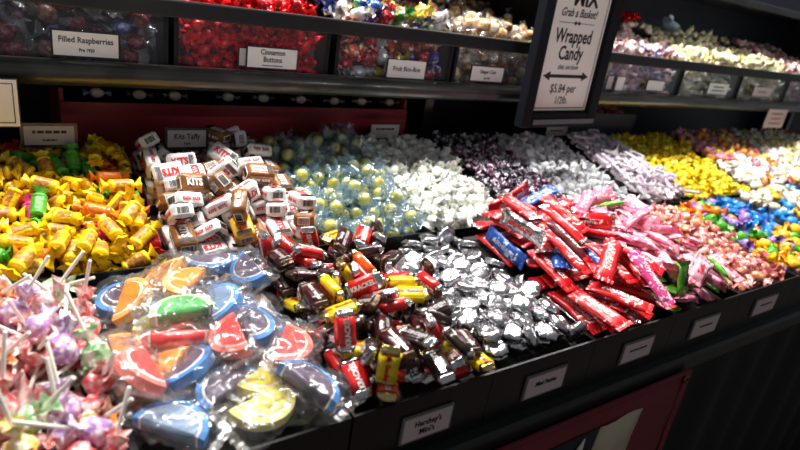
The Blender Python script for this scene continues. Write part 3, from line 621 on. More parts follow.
NOUN = dict(F1='lollipop', F2='fruit slice', F3='chocolate bar', F4='patty', F5='chew bar', F6='taffy pack', F7='twist', F8='twist', F9='twist', B1='roll', B2='taffy block', B3='gumball in blue film', B4='twist', B5='twist', B6='twist', B7='candy stick', B8='twist', B9='wrap', B10='wrap', U1='raspberry candy', U2='cinnamon candy', U3='bon-bon', U4='ginger candy', U5='wrap', U6='wrap', U7='wrap', U8='wrap')
HEAP = dict(F1='lollipops', F2='fruit slices', F3='chocolate bars', F4='foil patties', F5='chew bars', F6='taffy packs', F7='pink twists', F8='bright twists', F9='farthest wraps', B1='yellow rolls', B2='taffy blocks', B3='blue film gumballs', B4='white twists', B5='dark twists', B6='silvery twists', B7='lilac sticks', B8='yellow twists', B9='mixed wraps', B10='pale wraps', U1='raspberries', U2='red cinnamon candy', U3='bon-bons', U4='ginger candy', U5='pink mix', U6='first cream bin', U7='second cream bin', U8='red mix')
ORDER = ('F1 F2 F3 F4 F5 F6 F7 F8 F9', 'B1 B2 B3 B4 B5 B6 B7 B8 B9 B10', 'U1 U2 U3 U4 U5 U6 U7 U8')
def place_words(bk, x, y):
    b = BINS[bk]; u = (x - b[0]) / (b[1] - b[0]); v = (y - b[2]) / (b[3] - b[2]); row = next(o.split() for o in ORDER if bk in o.split()); i = row.index(bk)
    depth = ('against the clear front' if v < .2 else 'on top' if v < .6 else 'at the back') if b[7] else ('at the front rim' if v < .22 else 'toward the front' if v < .45 else 'toward the back' if v < .75 else 'at the back rim')
    side = 'near the ' + HEAP[row[i - 1]] if u < .33 and i > 0 else 'near the ' + HEAP[row[i + 1]] if u > .67 and i < len(row) - 1 else 'amid the ' + HEAP[bk]
    return depth + ' ' + side

# poses settled in a heap: x, y, z in tenths of a millimetre from the eye point, rotation vector part in hundredths, colour
DATA = {
 'F1': '-852,7094,-4353,3,3,-33,0;-236,4855,-4379,9,5,-99,0;-185,5677,-4332,6,-11,32,0;-50,7108,-4332,-7,6,91,2;-977,5350,-4373,4,-50,4,0;-817,6512,-4336,4,5,-37,0;610,5444,-4405,0,6,89,0;-601,5352,-4351,12,4,-94,4;665,4873,-4431,3,4,-100,0;666,6831,-4394,-36,44,-52,0;195,5748,-4347,4,9,-77,0;-1217,4664,-4442,-8,0,77,0;136,7311,-4344,-1,12,-7,0;-1218,6653,-4394,-9,1,62,0;37,6675,-4325,3,9,-63,0;-769,6152,-4338,14,1,-95,4;197,7591,-4376,-7,-10,-15,4;-89,6118,-4322,-16,49,-74,4;45,5011,-4371,-6,-2,98,0;516,7064,-4377,21,49,85,0;340,5405,-4363,36,-39,64,2;-1218,7538,-4398,47,-19,-21,4;-605,4614,-4413,-3,14,-99,4;457,6410,-4372,13,-51,80,4;-48,7518,-4285,-14,23,95,0;-1223,5617,-4403,-36,-55,54,2;-73,5359,-4352,15,-14,55,4;-915,6794,-4354,-48,10,-10,1;-1,4654,-4395,16,-23,-29,0;-1228,5316,-4402,-37,-15,-75,1;683,5705,-4297,-52,-15,-64,0;285,5149,-4369,59,-15,72,2;-1214,5452,-4173,-23,17,26,4;673,7272,-4308,38,5,92,1;-1078,6533,-4218,56,6,36,0;153,6929,-4307,-55,1,-79,4;-205,6474,-4301,-35,55,-60,2;653,5999,-4406,-23,-2,-92,1;-531,5059,-4345,10,-45,-31,4;-1007,4858,-4405,-46,16,-71,1;-393,6951,-4324,-5,4,76,0;543,5187,-4395,22,-51,-22,6;180,6142,-4252,62,19,-2,0;246,4862,-4272,-51,55,-63,0;-1237,7218,-4386,-26,-56,20,0;-1036,6325,-4373,-5,-13,-79,4;30,5177,-4167,78,-40,32,1;-566,5964,-4333,-28,-36,38,0;382,6808,-4335,39,-22,-37,2;-351,5460,-4332,-16,-4,-67,0;-611,7122,-4199,19,-17,92,1;-7,6372,-4148,-15,3,-73,0;-1215,5968,-4106,-37,14,-76,0;-763,4977,-4374,-44,-7,-88,6;-259,7102,-4136,-40,-33,75,0;529,4846,-4193,-30,3,-95,2;670,6224,-4222,1,-25,-84,0;451,7587,-4122,-17,-19,-45,1;-1224,6241,-4159,29,-17,53,0;-398,5795,-4213,30,-55,-64,0;-219,6749,-4309,23,-65,49,4;-579,7594,-4205,37,-43,-37,0;-176,5329,-4096,-51,-57,-33,0;-796,5836,-4340,-31,-58,-63,4;-488,6524,-4311,49,-42,41,0;365,6143,-4060,21,18,63,4;-953,7589,-4216,-62,-46,-51,0;-32,4830,-4201,14,-73,27,3;-953,6037,-4161,-47,-29,24,2;-621,4789,-4239,45,-51,7,0;670,6470,-4105,-22,-27,82,0;315,7117,-4067,9,-44,10,4;-853,6444,-4091,-48,76,-43,1;597,4603,-4431,-80,-20,-56,0;-1023,5101,-4283,50,-31,71,4;-1060,6988,-4246,46,-81,11,4;684,7018,-4189,6,-65,-5,0;180,7586,-4121,3,-82,53,4;-233,7468,-4115,-61,-5,-46,6;-814,6973,-4109,35,-42,27,0;-1233,7126,-4105,-25,-69,29,0;-297,6047,-4143,77,-40,27,6;-752,5551,-4227,75,28,41,4;-478,5192,-4116,49,31,68,0;397,5885,-3932,-65,-65,-2,2;12,7061,-4086,76,-21,45,2;150,6000,-3970,55,-66,-2,0;-243,5583,-4108,-22,-62,24,0;206,6494,-4001,52,38,38,2;688,5875,-4074,44,-25,76,1;383,4618,-4265,-49,19,-47,0',
 'F2': '1135,7396,-4300,-49,87,-3,2;1289,5701,-4307,-1,-7,39,0;1813,6878,-4244,3,100,-1,2;2429,5615,-4298,3,4,6,5;2292,6379,-4260,3,2,73,0;1563,6502,-4257,9,100,1,3;2348,5103,-4320,-4,4,-96,3;1270,4870,-4359,39,92,5,5;1065,6145,-4327,7,-5,-71,0;2616,6797,-4287,-2,6,-38,0;2164,4681,-4356,-1,6,-99,3;2317,7434,-4271,99,12,-3,2;1821,5169,-4303,4,-2,25,2;1717,7474,-4137,-10,-24,26,0;1709,6442,-4016,1,-3,-1,4;1891,7073,-4013,-1,0,43,0;2443,5842,-4052,-2,5,-74,2;1290,7047,-4134,22,-14,-82,0;1559,6062,-4172,-25,5,-4,1;1586,5498,-4212,12,-23,-90,2;1037,5494,-4075,70,-66,-18,1;2241,6388,-3981,16,-20,-75,5;2710,6172,-4214,-13,22,-53,2;2424,7566,-4050,-2,-3,-100,2;2714,5309,-4105,-3,5,-88,1;2700,4730,-4185,-2,17,-46,2;2066,5666,-4049,-16,-13,65,1;2803,7125,-4013,-69,67,-19,2',
 'F3': '4220,5791,-4228,2,-1,49,0;3870,6535,-4255,-87,46,9,1;4616,6862,-4291,21,69,68,0;3864,5220,-4279,78,-57,19,1;4471,7310,-4339,3,2,93,0;4199,4762,-4457,5,4,-61,1;3432,5540,-4339,-15,90,40,0;3720,5731,-4319,-3,91,41,0;4137,5270,-4262,81,-53,19,0;4828,5002,-4360,-44,88,-5,0;3419,7366,-4370,-92,39,-5,0;4511,7654,-4302,68,2,-2,0;4560,6214,-4278,-2,-16,-85,3;3732,6787,-4345,-98,-17,-4,0;3458,4705,-4494,-98,-21,-5,3;3423,5937,-4412,8,2,-100,2;3437,4980,-4470,2,-7,19,1;3463,6343,-4388,0,-8,27,3;3838,7095,-4334,1,-1,-98,0;4726,6029,-4389,-6,4,-94,3;4259,5802,-4364,3,1,-39,3;5006,7164,-4390,71,-70,-6,1;3925,7365,-4227,97,0,3,0;5005,5730,-4448,-70,-71,4,0;4422,6560,-4213,-10,95,26,3;4823,7531,-4312,17,-68,-68,3;4053,5337,-4154,-10,97,-24,1;3353,6977,-4292,81,56,17,1;4513,5466,-4401,44,-90,-5,2;3553,6123,-4258,6,-13,-96,3;4180,6916,-4241,47,-86,9,2;3440,5259,-4449,-98,-16,-7,3;4743,4603,-4502,3,-7,100,1;4867,5964,-4275,-90,-42,5,2;4682,4723,-4294,-66,72,-10,5;3265,6390,-4234,-12,12,70,2;3968,6157,-4186,7,3,-64,3;3579,4479,-4322,0,0,48,4;5001,6399,-4057,-71,-68,19,0;4139,7085,-4141,-12,-13,-97,1;4698,7450,-3978,-61,-22,48,0;4169,5408,-3865,28,93,-20,1;3568,6208,-4133,-53,83,-14,4;3630,5440,-4169,-7,37,-78,0;4018,5757,-4093,-1,-3,99,0;3476,5072,-4176,20,98,5,2;3981,7583,-4171,-1,98,-21,2;4011,4654,-4204,-69,-60,-37,3;3588,7113,-4085,5,16,-75,0;4847,5399,-4269,53,14,-5,0;3278,6913,-4182,-69,71,-3,0;4598,5584,-4130,-20,73,-55,3;4103,4866,-4149,18,-37,59,0;4897,6940,-4170,-89,20,-42,3;3892,6550,-3958,-78,-36,40,0;3286,7193,-3991,4,-12,-71,3;4847,6106,-4127,7,0,93,3;3395,6435,-4044,-71,-18,41,3;3280,5600,-4190,-36,14,69,1;4985,6507,-4271,7,5,68,3;4902,5644,-4123,49,43,13,0;4505,4791,-4215,-20,-6,98,2;4797,7109,-4023,-7,70,53,1;4524,6879,-4091,-3,1,-100,6;4358,6234,-4059,-28,37,85,3;4804,5146,-4183,-5,-13,0,1;3414,7599,-4217,0,99,-5,1;3874,5375,-4047,-24,-1,25,0;3556,6788,-3982,99,-1,-8,0;4977,7452,-4154,21,-1,67,2;3282,5130,-4341,7,-2,-72,1;4437,7438,-4090,56,-82,-2,1;4017,6030,-3999,-18,-94,27,0;4382,5042,-4070,-33,40,-71,0;4485,6522,-4016,5,-37,74,1;3438,5790,-4125,-3,-36,-92,3;3967,5867,-3777,-83,3,-31,1;3831,5488,-3817,-46,-9,69,0;4998,5252,-4002,-13,-5,70,3;3424,6063,-3985,-11,-8,7,3;3924,7289,-3918,10,-95,17,0;3540,7478,-3856,31,35,-7,1;4724,6053,-3887,4,25,-18,1;3599,6172,-3766,46,-59,-35,3;4373,4756,-3906,12,50,-3,1;4632,6987,-3961,0,3,-30,0;3273,4711,-4287,-70,-68,-20,1;4448,7440,-3955,-88,-48,4,3;3276,7067,-3838,-12,-4,71,0;5072,7427,-3782,-67,24,-67,0;5002,4496,-4322,0,0,72,2;3423,5275,-3976,-10,96,-16,3;4740,7217,-3723,4,21,-87,1;4001,6342,-3859,88,-14,-46,2;3690,6981,-3745,-13,-98,8,1;3273,5935,-3844,-2,-7,70,0;4745,5192,-3939,-22,2,97,3;4871,6573,-3864,60,18,18,0;3821,5040,-3965,53,-78,-33,0;4855,6408,-3830,60,13,24,3;3261,7591,-3904,-2,63,-2,1;4128,5600,-3809,-23,20,65,5;4275,4420,-4190,-8,-16,63,3;3636,6957,-3870,83,-55,-4,1;5072,5918,-3826,2,-71,-2,0;4104,6727,-3851,-42,2,52,0;3434,5492,-3849,-12,-15,-10,2;3974,7548,-3822,75,37,-41,1;3686,4591,-4186,-41,-91,0,1;5000,7230,-3869,-8,50,50,3;3500,4434,-3990,-30,64,30,2;3435,6546,-3884,-17,10,-1,0;4950,4698,-4183,0,0,-77,0;3269,5073,-3853,38,-42,57,1;4558,5909,-3842,-18,-69,70,1;4535,5771,-3813,70,-16,-11,2;4931,5629,-3799,-44,43,-49,1;4373,7205,-3738,-44,83,35,0;3737,4580,-4050,0,0,98,0;4566,6796,-3785,90,-20,4,3;4078,6154,-3772,23,40,6,1;4626,4521,-4014,-26,38,-45,3;4355,6498,-3818,-23,40,-36,4;3488,5894,-3768,48,45,60,2;4547,5539,-3833,12,-4,-20,2;4384,7492,-3814,-4,0,-97,2;4560,4950,-3867,92,-20,-22,3;3729,4635,-3874,-64,-76,-5,0;3392,4718,-3944,13,-54,-67,3;4027,4660,-3874,-11,1,81,3',
 'F4': '6551,5545,-4398,-2,3,-100,1;6817,6712,-4385,5,0,100,4;5704,5585,-4425,-31,95,0,3;6544,6405,-4367,-94,-35,2,3;5528,7164,-4413,-98,18,-6,2;6151,5901,-4377,2,1,-81,0;6843,4789,-4474,0,6,-85,3;6805,5853,-4404,-4,3,-98,3;5796,5052,-4448,1,-6,50,0;6976,7041,-4402,-4,5,-57,0;5872,6234,-4383,2,-5,-10,0;5988,6904,-4367,-1,-2,19,0;6934,7543,-4407,-54,-84,4,4;6533,7116,-4367,-1,2,-14,1;7105,5158,-4477,-93,-36,6,2;6035,4746,-4464,-27,96,6,1;5559,4705,-4497,-27,96,2,3;6299,7525,-4383,-2,5,92,0;6947,6238,-4410,4,6,35,2;6619,5111,-4430,4,3,5,4;6162,5088,-4424,-87,49,1,0;6182,6555,-4359,-98,-21,-1,3;5496,6139,-4436,-99,9,-9,1;6101,5536,-4395,-62,78,1,0;6480,4724,-4464,1,7,-95,0;5485,5255,-4472,8,-1,-93,4;6488,6039,-4373,2,-1,92,4;5615,4992,-4342,-97,-12,-22,4;6792,5045,-4313,-8,12,-79,4;6509,4640,-4335,6,-3,59,4;6765,6421,-4249,-40,-91,2,0;5806,7155,-4250,-3,-19,86,2;6639,7437,-4315,-31,-16,29,2;5867,5266,-4344,-26,-2,-43,4;6551,6870,-4257,23,16,-89,3;6965,6083,-4278,-4,9,-94,4;7116,6413,-4355,6,-93,24,0;5796,5947,-4345,-82,49,-1,3;5935,4813,-4317,2,6,-99,3;6776,5719,-4265,8,4,-47,3;6330,6006,-4230,1,1,-20,3;5443,5611,-4399,22,-34,-55,4;7132,6766,-4369,-9,-93,-10,1;6217,6281,-4290,-22,95,24,4;6140,5651,-4248,-100,-1,-1,2;5513,7530,-4417,1,-4,-64,2;5813,6581,-4343,60,-79,5,4;6860,5371,-4342,11,20,-97,3;6388,5353,-4312,-95,20,-7,1;5489,6120,-4296,-5,-7,70,1;6398,7528,-4243,6,100,-5,1;6236,6895,-4293,-30,12,-82,3;7126,4807,-4440,35,-3,91,4;5482,4649,-4367,-2,-6,79,4;5939,7560,-4323,12,-94,27,2;7169,7549,-4330,-6,51,-11,2;7109,7201,-4306,61,74,-27,4;6512,5217,-4174,-72,68,6,1;5785,5031,-4160,12,-99,-7,2;5565,6479,-4242,80,55,20,0;5773,5611,-4275,6,-3,-68,0;6912,6882,-4211,36,91,-3,2;5957,6322,-4187,-7,-24,56,3;7107,4542,-4406,30,-69,61,3;7177,5937,-4345,-60,20,77,1;5476,7219,-4249,5,-20,-37,4;6212,7201,-4284,82,40,-13,3;6320,4968,-4306,45,-88,-13,0;6549,6279,-4172,-94,12,-23,0;5964,5954,-4162,8,1,99,4;6471,5714,-4162,-33,94,7,4;5894,6847,-4214,9,-13,42,4;6887,7652,-4159,-12,-72,-68,3;7106,5148,-4305,-66,-72,10,1;6032,7563,-4182,-12,31,61,0;5482,4807,-4223,-6,7,99,1;5483,6808,-4247,20,23,-89,1;7115,6507,-4194,-12,24,9,4;7115,5612,-4247,28,3,-94,4;6111,5341,-4198,-51,83,19,3;6169,4637,-4321,42,-4,73,0;7095,7239,-4156,-27,-5,-69,1;5487,5862,-4334,-64,-22,-42,1;5466,5285,-4278,-25,-21,81,4;6455,6645,-4209,-4,-15,90,0;6810,4689,-4288,19,-94,-13,3;6408,7547,-4105,61,-79,4,3',
 'F5': '7978,5841,-4307,8,-1,2,0;8947,5097,-4337,9,-7,-98,5;8507,4646,-4560,0,-99,-15,0;8854,5469,-4334,13,-99,2,0;7843,6567,-4093,-61,79,6,2;9313,6150,-4177,-5,-1,-73,0;8485,6276,-4216,3,7,-99,0;8839,7125,-4115,-6,-100,-6,0;7623,6962,-4188,1,-10,70,0;8960,5660,-4236,-4,-2,-99,0;8194,4770,-4363,75,66,-3,5;8630,7489,-4071,1,0,-6,2;9343,4854,-4377,-4,4,71,0;7637,5161,-4493,-71,70,2,3;8769,4905,-4136,-27,-96,-4,5;7990,7530,-3959,1,100,1,5;8265,5922,-3999,8,-4,-5,2;8974,5476,-4115,4,1,100,0;8316,6600,-4005,-3,-100,-5,1;9121,6694,-3972,-4,0,-52,2;8511,4789,-4244,7,-5,81,0;8062,5611,-4065,7,-16,-6,0;9103,5976,-4035,-5,-2,-85,1;8081,4952,-4260,0,-10,-61,5;8567,6241,-4013,-8,9,99,0;8149,6932,-3909,0,-99,14,0;7636,4993,-4408,11,2,-70,0;9340,5367,-4001,-70,70,12,5;7507,6701,-4010,54,-46,-54,1;7957,5772,-3922,9,1,-71,0;8177,7034,-3790,37,93,-8,1;9254,5195,-3923,9,-10,76,5;8668,6166,-3837,-5,-3,23,0;8585,5083,-3953,9,-7,96,0;8163,4654,-4053,7,-2,-53,0;8095,6514,-3875,1,-100,-2,0;7617,5657,-3970,-70,70,7,0;9113,5127,-3822,-82,-56,-7,0;7715,4795,-4236,-65,75,-7,0;9142,5166,-3693,-83,54,8,0;7916,6270,-3647,14,-10,-90,5;8877,6626,-3770,-1,-17,-93,3;8506,6994,-3686,-1,8,90,5;7945,5897,-3778,-89,-45,-8,1;7703,6987,-3695,-70,71,-3,0;7626,4614,-4156,-70,70,-8,0;9335,6091,-3697,-24,5,-71,0;8972,7506,-3805,-8,2,-100,3;8926,4650,-3828,-65,-70,-24,4;8164,5959,-3596,-57,-79,-10,2;9048,7221,-3543,43,90,4,5;9453,6432,-3566,-58,-40,58,5;8382,7673,-3521,69,-16,16,0;9124,6842,-3638,-2,21,73,5;7508,6448,-3507,-49,51,-49,3;8394,5171,-3668,-28,94,10,0;8596,5245,-3773,7,12,-69,0;8760,6580,-3422,19,8,-61,0;8465,6327,-3483,-60,-78,-10,5;7975,7179,-3527,-100,0,-6,0;8923,7436,-3416,4,-15,4,1;8050,7115,-3409,-69,72,-1,5;7819,5634,-3647,7,19,-63,0;8874,6897,-3455,-99,-9,-10,0',
 'F6': '10881,5004,-4229,-93,-1,-27,2;10553,5457,-4231,62,78,-1,0;11129,6324,-4133,45,86,25,2;10803,7260,-3980,-53,80,-19,2;10859,6061,-4224,-85,52,5,0;10006,4495,-4335,9,-96,25,0;11266,7062,-4046,-10,-13,57,2;10022,5171,-4331,96,27,4,2;9842,4788,-4519,-71,70,2,1;10545,5937,-4158,45,89,1,2;10065,6885,-3938,88,47,1,2;11465,4722,-4452,-97,-15,13,1;11492,5406,-4310,3,-93,-37,1;10085,5895,-4196,-1,-22,23,0;10439,4787,-4479,-94,31,2,2;11263,5202,-4258,37,2,0,0;9990,6330,-4232,-90,-43,-9,2;11646,6283,-4112,-2,7,-70,1;11460,6653,-4182,30,-95,-9,0;10842,6150,-4084,-38,-92,-7,0;11649,7353,-4105,-71,70,7,0;10506,7379,-3983,57,-81,0,2;11029,4787,-4478,-70,-70,-7,0;11062,7350,-4001,15,-14,-78,2;11044,5542,-4321,9,-1,38,0;10309,6665,-4093,-30,-94,12,2;10646,7121,-3736,-18,-13,-49,2;9940,4783,-3963,92,-4,-37,0;9843,6549,-3815,71,69,10,0;10945,5303,-4040,56,79,-8,2;9992,5764,-4034,90,-42,7,2;10074,4746,-4281,-9,2,5,1;11504,4589,-4291,31,22,7,1;11156,6741,-3761,1,9,-69,0;11118,7313,-3713,-12,-24,-96,0;10676,6688,-3893,-93,36,4,0;11144,5898,-3994,-1,6,-70,0;10829,5434,-3894,27,-96,-11,2;11462,5122,-4076,-28,-95,-9,2;10208,6638,-3772,7,4,-71,2;10627,5762,-3959,11,1,-12,0;11486,6877,-3769,49,-78,-26,0;10499,5297,-4036,-80,-60,8,1;10308,6385,-3941,-41,91,2,0;9828,6139,-4016,-11,9,70,0;11748,6649,-3887,44,55,44,2;10727,4865,-4104,42,14,76,0;11417,7553,-3764,-10,-24,-96,2;10787,5994,-3833,1,10,90,0;10678,6674,-3745,1,100,8,2;11646,5655,-4113,-4,5,-70,2;11120,6969,-3851,-98,-18,4,2;9890,5217,-4132,5,-7,63,1;10474,4868,-4218,-31,-91,14,1;10195,5204,-3929,-18,-16,44,0;10478,5757,-3796,11,1,87,2;10460,4626,-3908,25,-22,18,2;11129,7562,-3449,97,-3,11,0;10726,6947,-3513,-4,22,97,1;11525,6064,-3813,-20,7,54,0;10486,4776,-3951,24,-23,23,2;10314,6537,-3658,6,6,-87,2;10819,4540,-4089,61,-66,-35,0;10234,7409,-3694,-94,-22,-25,2;11367,5392,-3865,13,-97,-1,0;9831,4562,-3940,-55,55,45,1;10723,7668,-3790,-71,2,2,0;10561,5570,-3703,11,4,75,0;11655,6937,-3616,-21,-32,63,0;10820,6203,-3644,-45,60,-59,2;10036,6628,-3594,87,43,18,0;11492,4894,-3993,20,-6,-1,2;10026,5968,-3805,-97,19,12,0;11035,4630,-4042,-58,-77,1,2;11479,7563,-3638,96,3,-10,0;11480,5867,-3866,-21,4,40,0;9778,7392,-3758,53,-61,-35,0;9834,5295,-3930,-19,-21,67,0;11362,6396,-3855,-62,-15,17,2;11315,4542,-3974,9,-11,71,2;10984,4558,-3894,28,3,72,1;10731,7320,-3502,-81,21,-43,0;11086,5863,-3676,-66,-67,33,0;10627,6284,-3572,89,-21,38,0;11468,5365,-3773,2,21,19,2;10036,5600,-3725,4,12,-29,0;10281,7264,-3568,-20,94,7,0',
 'F7': '12601,6917,-4156,-83,51,-3,2;12793,6406,-4209,-11,-5,35,0;13811,6401,-4231,-5,-97,-22,2;13192,5058,-4426,24,-3,46,0;13063,7244,-4105,4,-19,98,1;14001,6930,-4180,-36,-91,-20,2;13473,7551,-4091,23,96,14,2;12093,6928,-4211,15,-4,66,0;13237,6593,-4174,40,-90,-18,2;12703,5963,-4280,-6,-17,36,0;13546,4934,-4461,24,0,65,2;13338,4649,-4524,25,0,-47,0;12301,6312,-4269,25,-4,-41,2;13530,5522,-4347,-48,-85,4,0;13179,7024,-4124,3,99,-10,0;13098,5969,-4263,-6,-12,24,0;12280,5711,-4364,-13,-23,96,0;12171,5018,-4493,-86,44,-13,0;13732,5908,-4297,18,6,89,2;14178,7495,-4130,-85,48,4,2;13879,4642,-4544,39,-89,-23,0;12744,7421,-4096,-7,-5,100,2;12573,5201,-4420,-3,23,-96,0;12573,4713,-4521,24,-9,-35,0;13928,6139,-4281,-13,22,-94,2;14136,4944,-4504,-88,41,7,2;12909,5532,-4340,-8,-23,97,2;13269,6211,-4227,-6,12,-25,2;13909,5386,-4401,97,-22,-6,0;13576,6748,-4167,-9,9,-4,2;13936,7247,-4136,7,-99,9,2;13502,7099,-4124,-6,-17,95,2;12210,5442,-4417,-8,96,23,2;14215,5682,-4393,59,-77,-26,0;12311,4577,-4567,8,27,-96,0;12077,6170,-4324,75,61,25,0;12411,6664,-4206,-88,-43,-6,1;12252,7525,-4120,21,95,18,1;14253,6393,-4290,-8,25,-61,1;12905,5089,-4425,-87,-44,-5,0;12870,4707,-4511,-57,81,-6,2;14053,5937,-4328,12,-22,97,2;12971,6213,-4229,-76,-63,8,0;13242,5561,-4331,3,-24,89,0;12842,6989,-4121,62,-72,-29,0;13987,5635,-4343,67,-73,13,0;13661,6566,-4093,24,-1,7,1;14152,6283,-4154,17,5,-76,0;14203,7103,-4154,-4,-18,-73,2;12809,5308,-4284,6,14,-76,0;13794,5098,-4423,19,-35,-80,0;13435,5189,-4386,-60,-58,23,2;12615,6552,-4201,89,44,9,2;13370,6439,-4153,-79,-33,37,0;12577,5465,-4372,-4,7,-23,0;14259,6027,-4258,10,56,49,2;12627,7622,-4082,-7,32,94,0;13819,6839,-4130,-73,15,-24,0;12699,5687,-4306,89,6,17,2;13591,6247,-4235,-94,25,2,2;12472,4968,-4440,98,4,-17,2;13570,4596,-4475,12,-93,0,1;12538,6120,-4250,47,-87,-9,0;12062,7323,-4142,-62,55,-38,0;13431,7369,-4028,44,4,-35,2;12298,5937,-4325,1,-8,-100,0;13172,6796,-4110,-6,92,-30,0;12725,4840,-4384,99,8,1,0;13360,5851,-4284,23,1,58,1;14151,4727,-4433,-7,-52,-85,0;12214,6094,-4184,-90,-17,9,1;13666,5667,-4312,-45,-75,40,0;13120,7467,-4090,-12,8,-15,0;12062,4731,-4524,-62,-55,37,2;13150,5336,-4371,-97,4,-6,2;13118,4646,-4455,54,76,36,1;13841,4885,-4469,84,34,28,0;14219,5119,-4403,-9,44,18,0;14039,6580,-4209,62,-56,-36,1;13065,4916,-4319,45,-15,-15,2;13860,7454,-4111,-11,-3,1,1;12098,5185,-4347,-30,-23,49,2;12999,6394,-4078,5,-14,-74,1;14138,4575,-4555,60,14,9,0;12100,6558,-4244,43,-36,-72,2;12849,6671,-4121,-82,-29,35,2;12610,7208,-4124,95,-29,-8,1;14262,6804,-4213,-64,-51,37,2',
 'F8': '16151,5901,-4335,4,25,-96,1;15028,6355,-4311,-6,-23,60,2;15256,6042,-4338,20,-3,59,3;16013,4616,-4591,5,31,-94,4;15702,5316,-4438,-1,99,-7,4;17236,6150,-4381,27,5,48,1;17053,4949,-4555,-15,-98,7,4;15772,6678,-4225,-70,-69,2,0;16643,5703,-4389,5,26,-96,4;16445,6942,-4203,14,9,95,1;16931,6546,-4287,21,8,85,1;15490,7461,-4157,-60,78,-8,0;16145,6684,-4223,6,-97,-22,1;16844,5425,-4452,24,8,-25,4;15204,5281,-4468,25,-7,24,2;14814,4635,-4620,24,93,26,3;14845,5387,-4482,-14,-19,77,4;16986,7476,-4179,20,3,-41,1;15798,6072,-4308,10,-8,-98,0;14841,7125,-4226,-94,-26,-8,0;16583,6319,-4291,23,5,-38,1;16365,7570,-4151,3,-18,96,3;17278,5718,-4453,-64,-72,7,4;16451,5310,-4447,0,26,-82,4;16922,7154,-4208,-11,-3,3,1;15183,6777,-4240,18,6,32,4;14843,4934,-4561,24,3,11,4;15490,4808,-4548,26,-4,56,2;14663,6048,-4401,79,56,24,2;15853,7419,-4153,8,-14,-76,2;16342,4851,-4540,28,-3,0,4;15416,5604,-4398,-12,-19,80,4;15819,4962,-4507,19,2,85,0;15536,6378,-4272,-11,-21,93,3;17247,6808,-4286,-57,-80,-19,1;16067,6387,-4261,-93,-28,-3,3;15208,7318,-4178,-61,76,-7,3;17155,4648,-4618,98,19,8,4;14651,6695,-4306,65,71,26,0;16063,5588,-4386,-34,90,26,4;15362,6950,-4066,69,-61,-10,0;16372,5610,-4268,-53,83,9,4;15892,6453,-4094,32,-40,-82,3;16531,6031,-4299,-67,48,-9,1;16516,7204,-4153,37,92,-7,1;15358,5078,-4471,-6,83,-52,4;16805,4684,-4566,-61,74,21,0;17029,5623,-4396,-56,-77,31,2;16101,5265,-4445,14,-5,-95,3;14974,7528,-4147,28,-93,-12,0;14635,5198,-4481,29,52,51,4;17293,7228,-4196,52,-63,-34,1;15007,4792,-4421,-45,-80,2,4;16887,6103,-4347,-74,-63,5,3;16436,4611,-4566,-20,60,-77,3;14718,6402,-4201,-78,40,-3,2;15479,5844,-4251,-18,12,-3,2;16064,7005,-4165,-17,-6,-43,1;16290,4980,-4320,16,-22,-73,4;14712,5712,-4391,44,33,23,3;15644,7107,-4159,16,12,-21,0;15507,6762,-4207,-18,-3,56,3;14886,6792,-4188,57,61,12,2;15226,6356,-4150,51,-84,-15,3;16130,7301,-4119,-19,18,34,1;15491,6092,-4148,7,-69,-70,1;15703,5538,-4318,45,-84,22,3;16030,4871,-4393,63,-75,-14,2;16833,6884,-4186,7,-92,35,1;14958,5966,-4336,49,-14,-50,2;15701,4658,-4495,-81,-46,-24,4;17269,5175,-4522,-63,58,-19,4;16207,6184,-4249,50,33,12,1;15053,5609,-4394,98,-6,-19,4;17202,6502,-4238,10,50,-37,1;16747,7380,-4062,23,96,17,1;16557,6625,-4220,-92,21,21,1;16667,5115,-4495,-59,79,0,4;14746,4633,-4393,-10,3,-24,4;15272,4706,-4439,37,-44,-46,0;14656,7407,-4198,-65,74,-17,0;17213,5679,-4220,-87,40,-4,4',
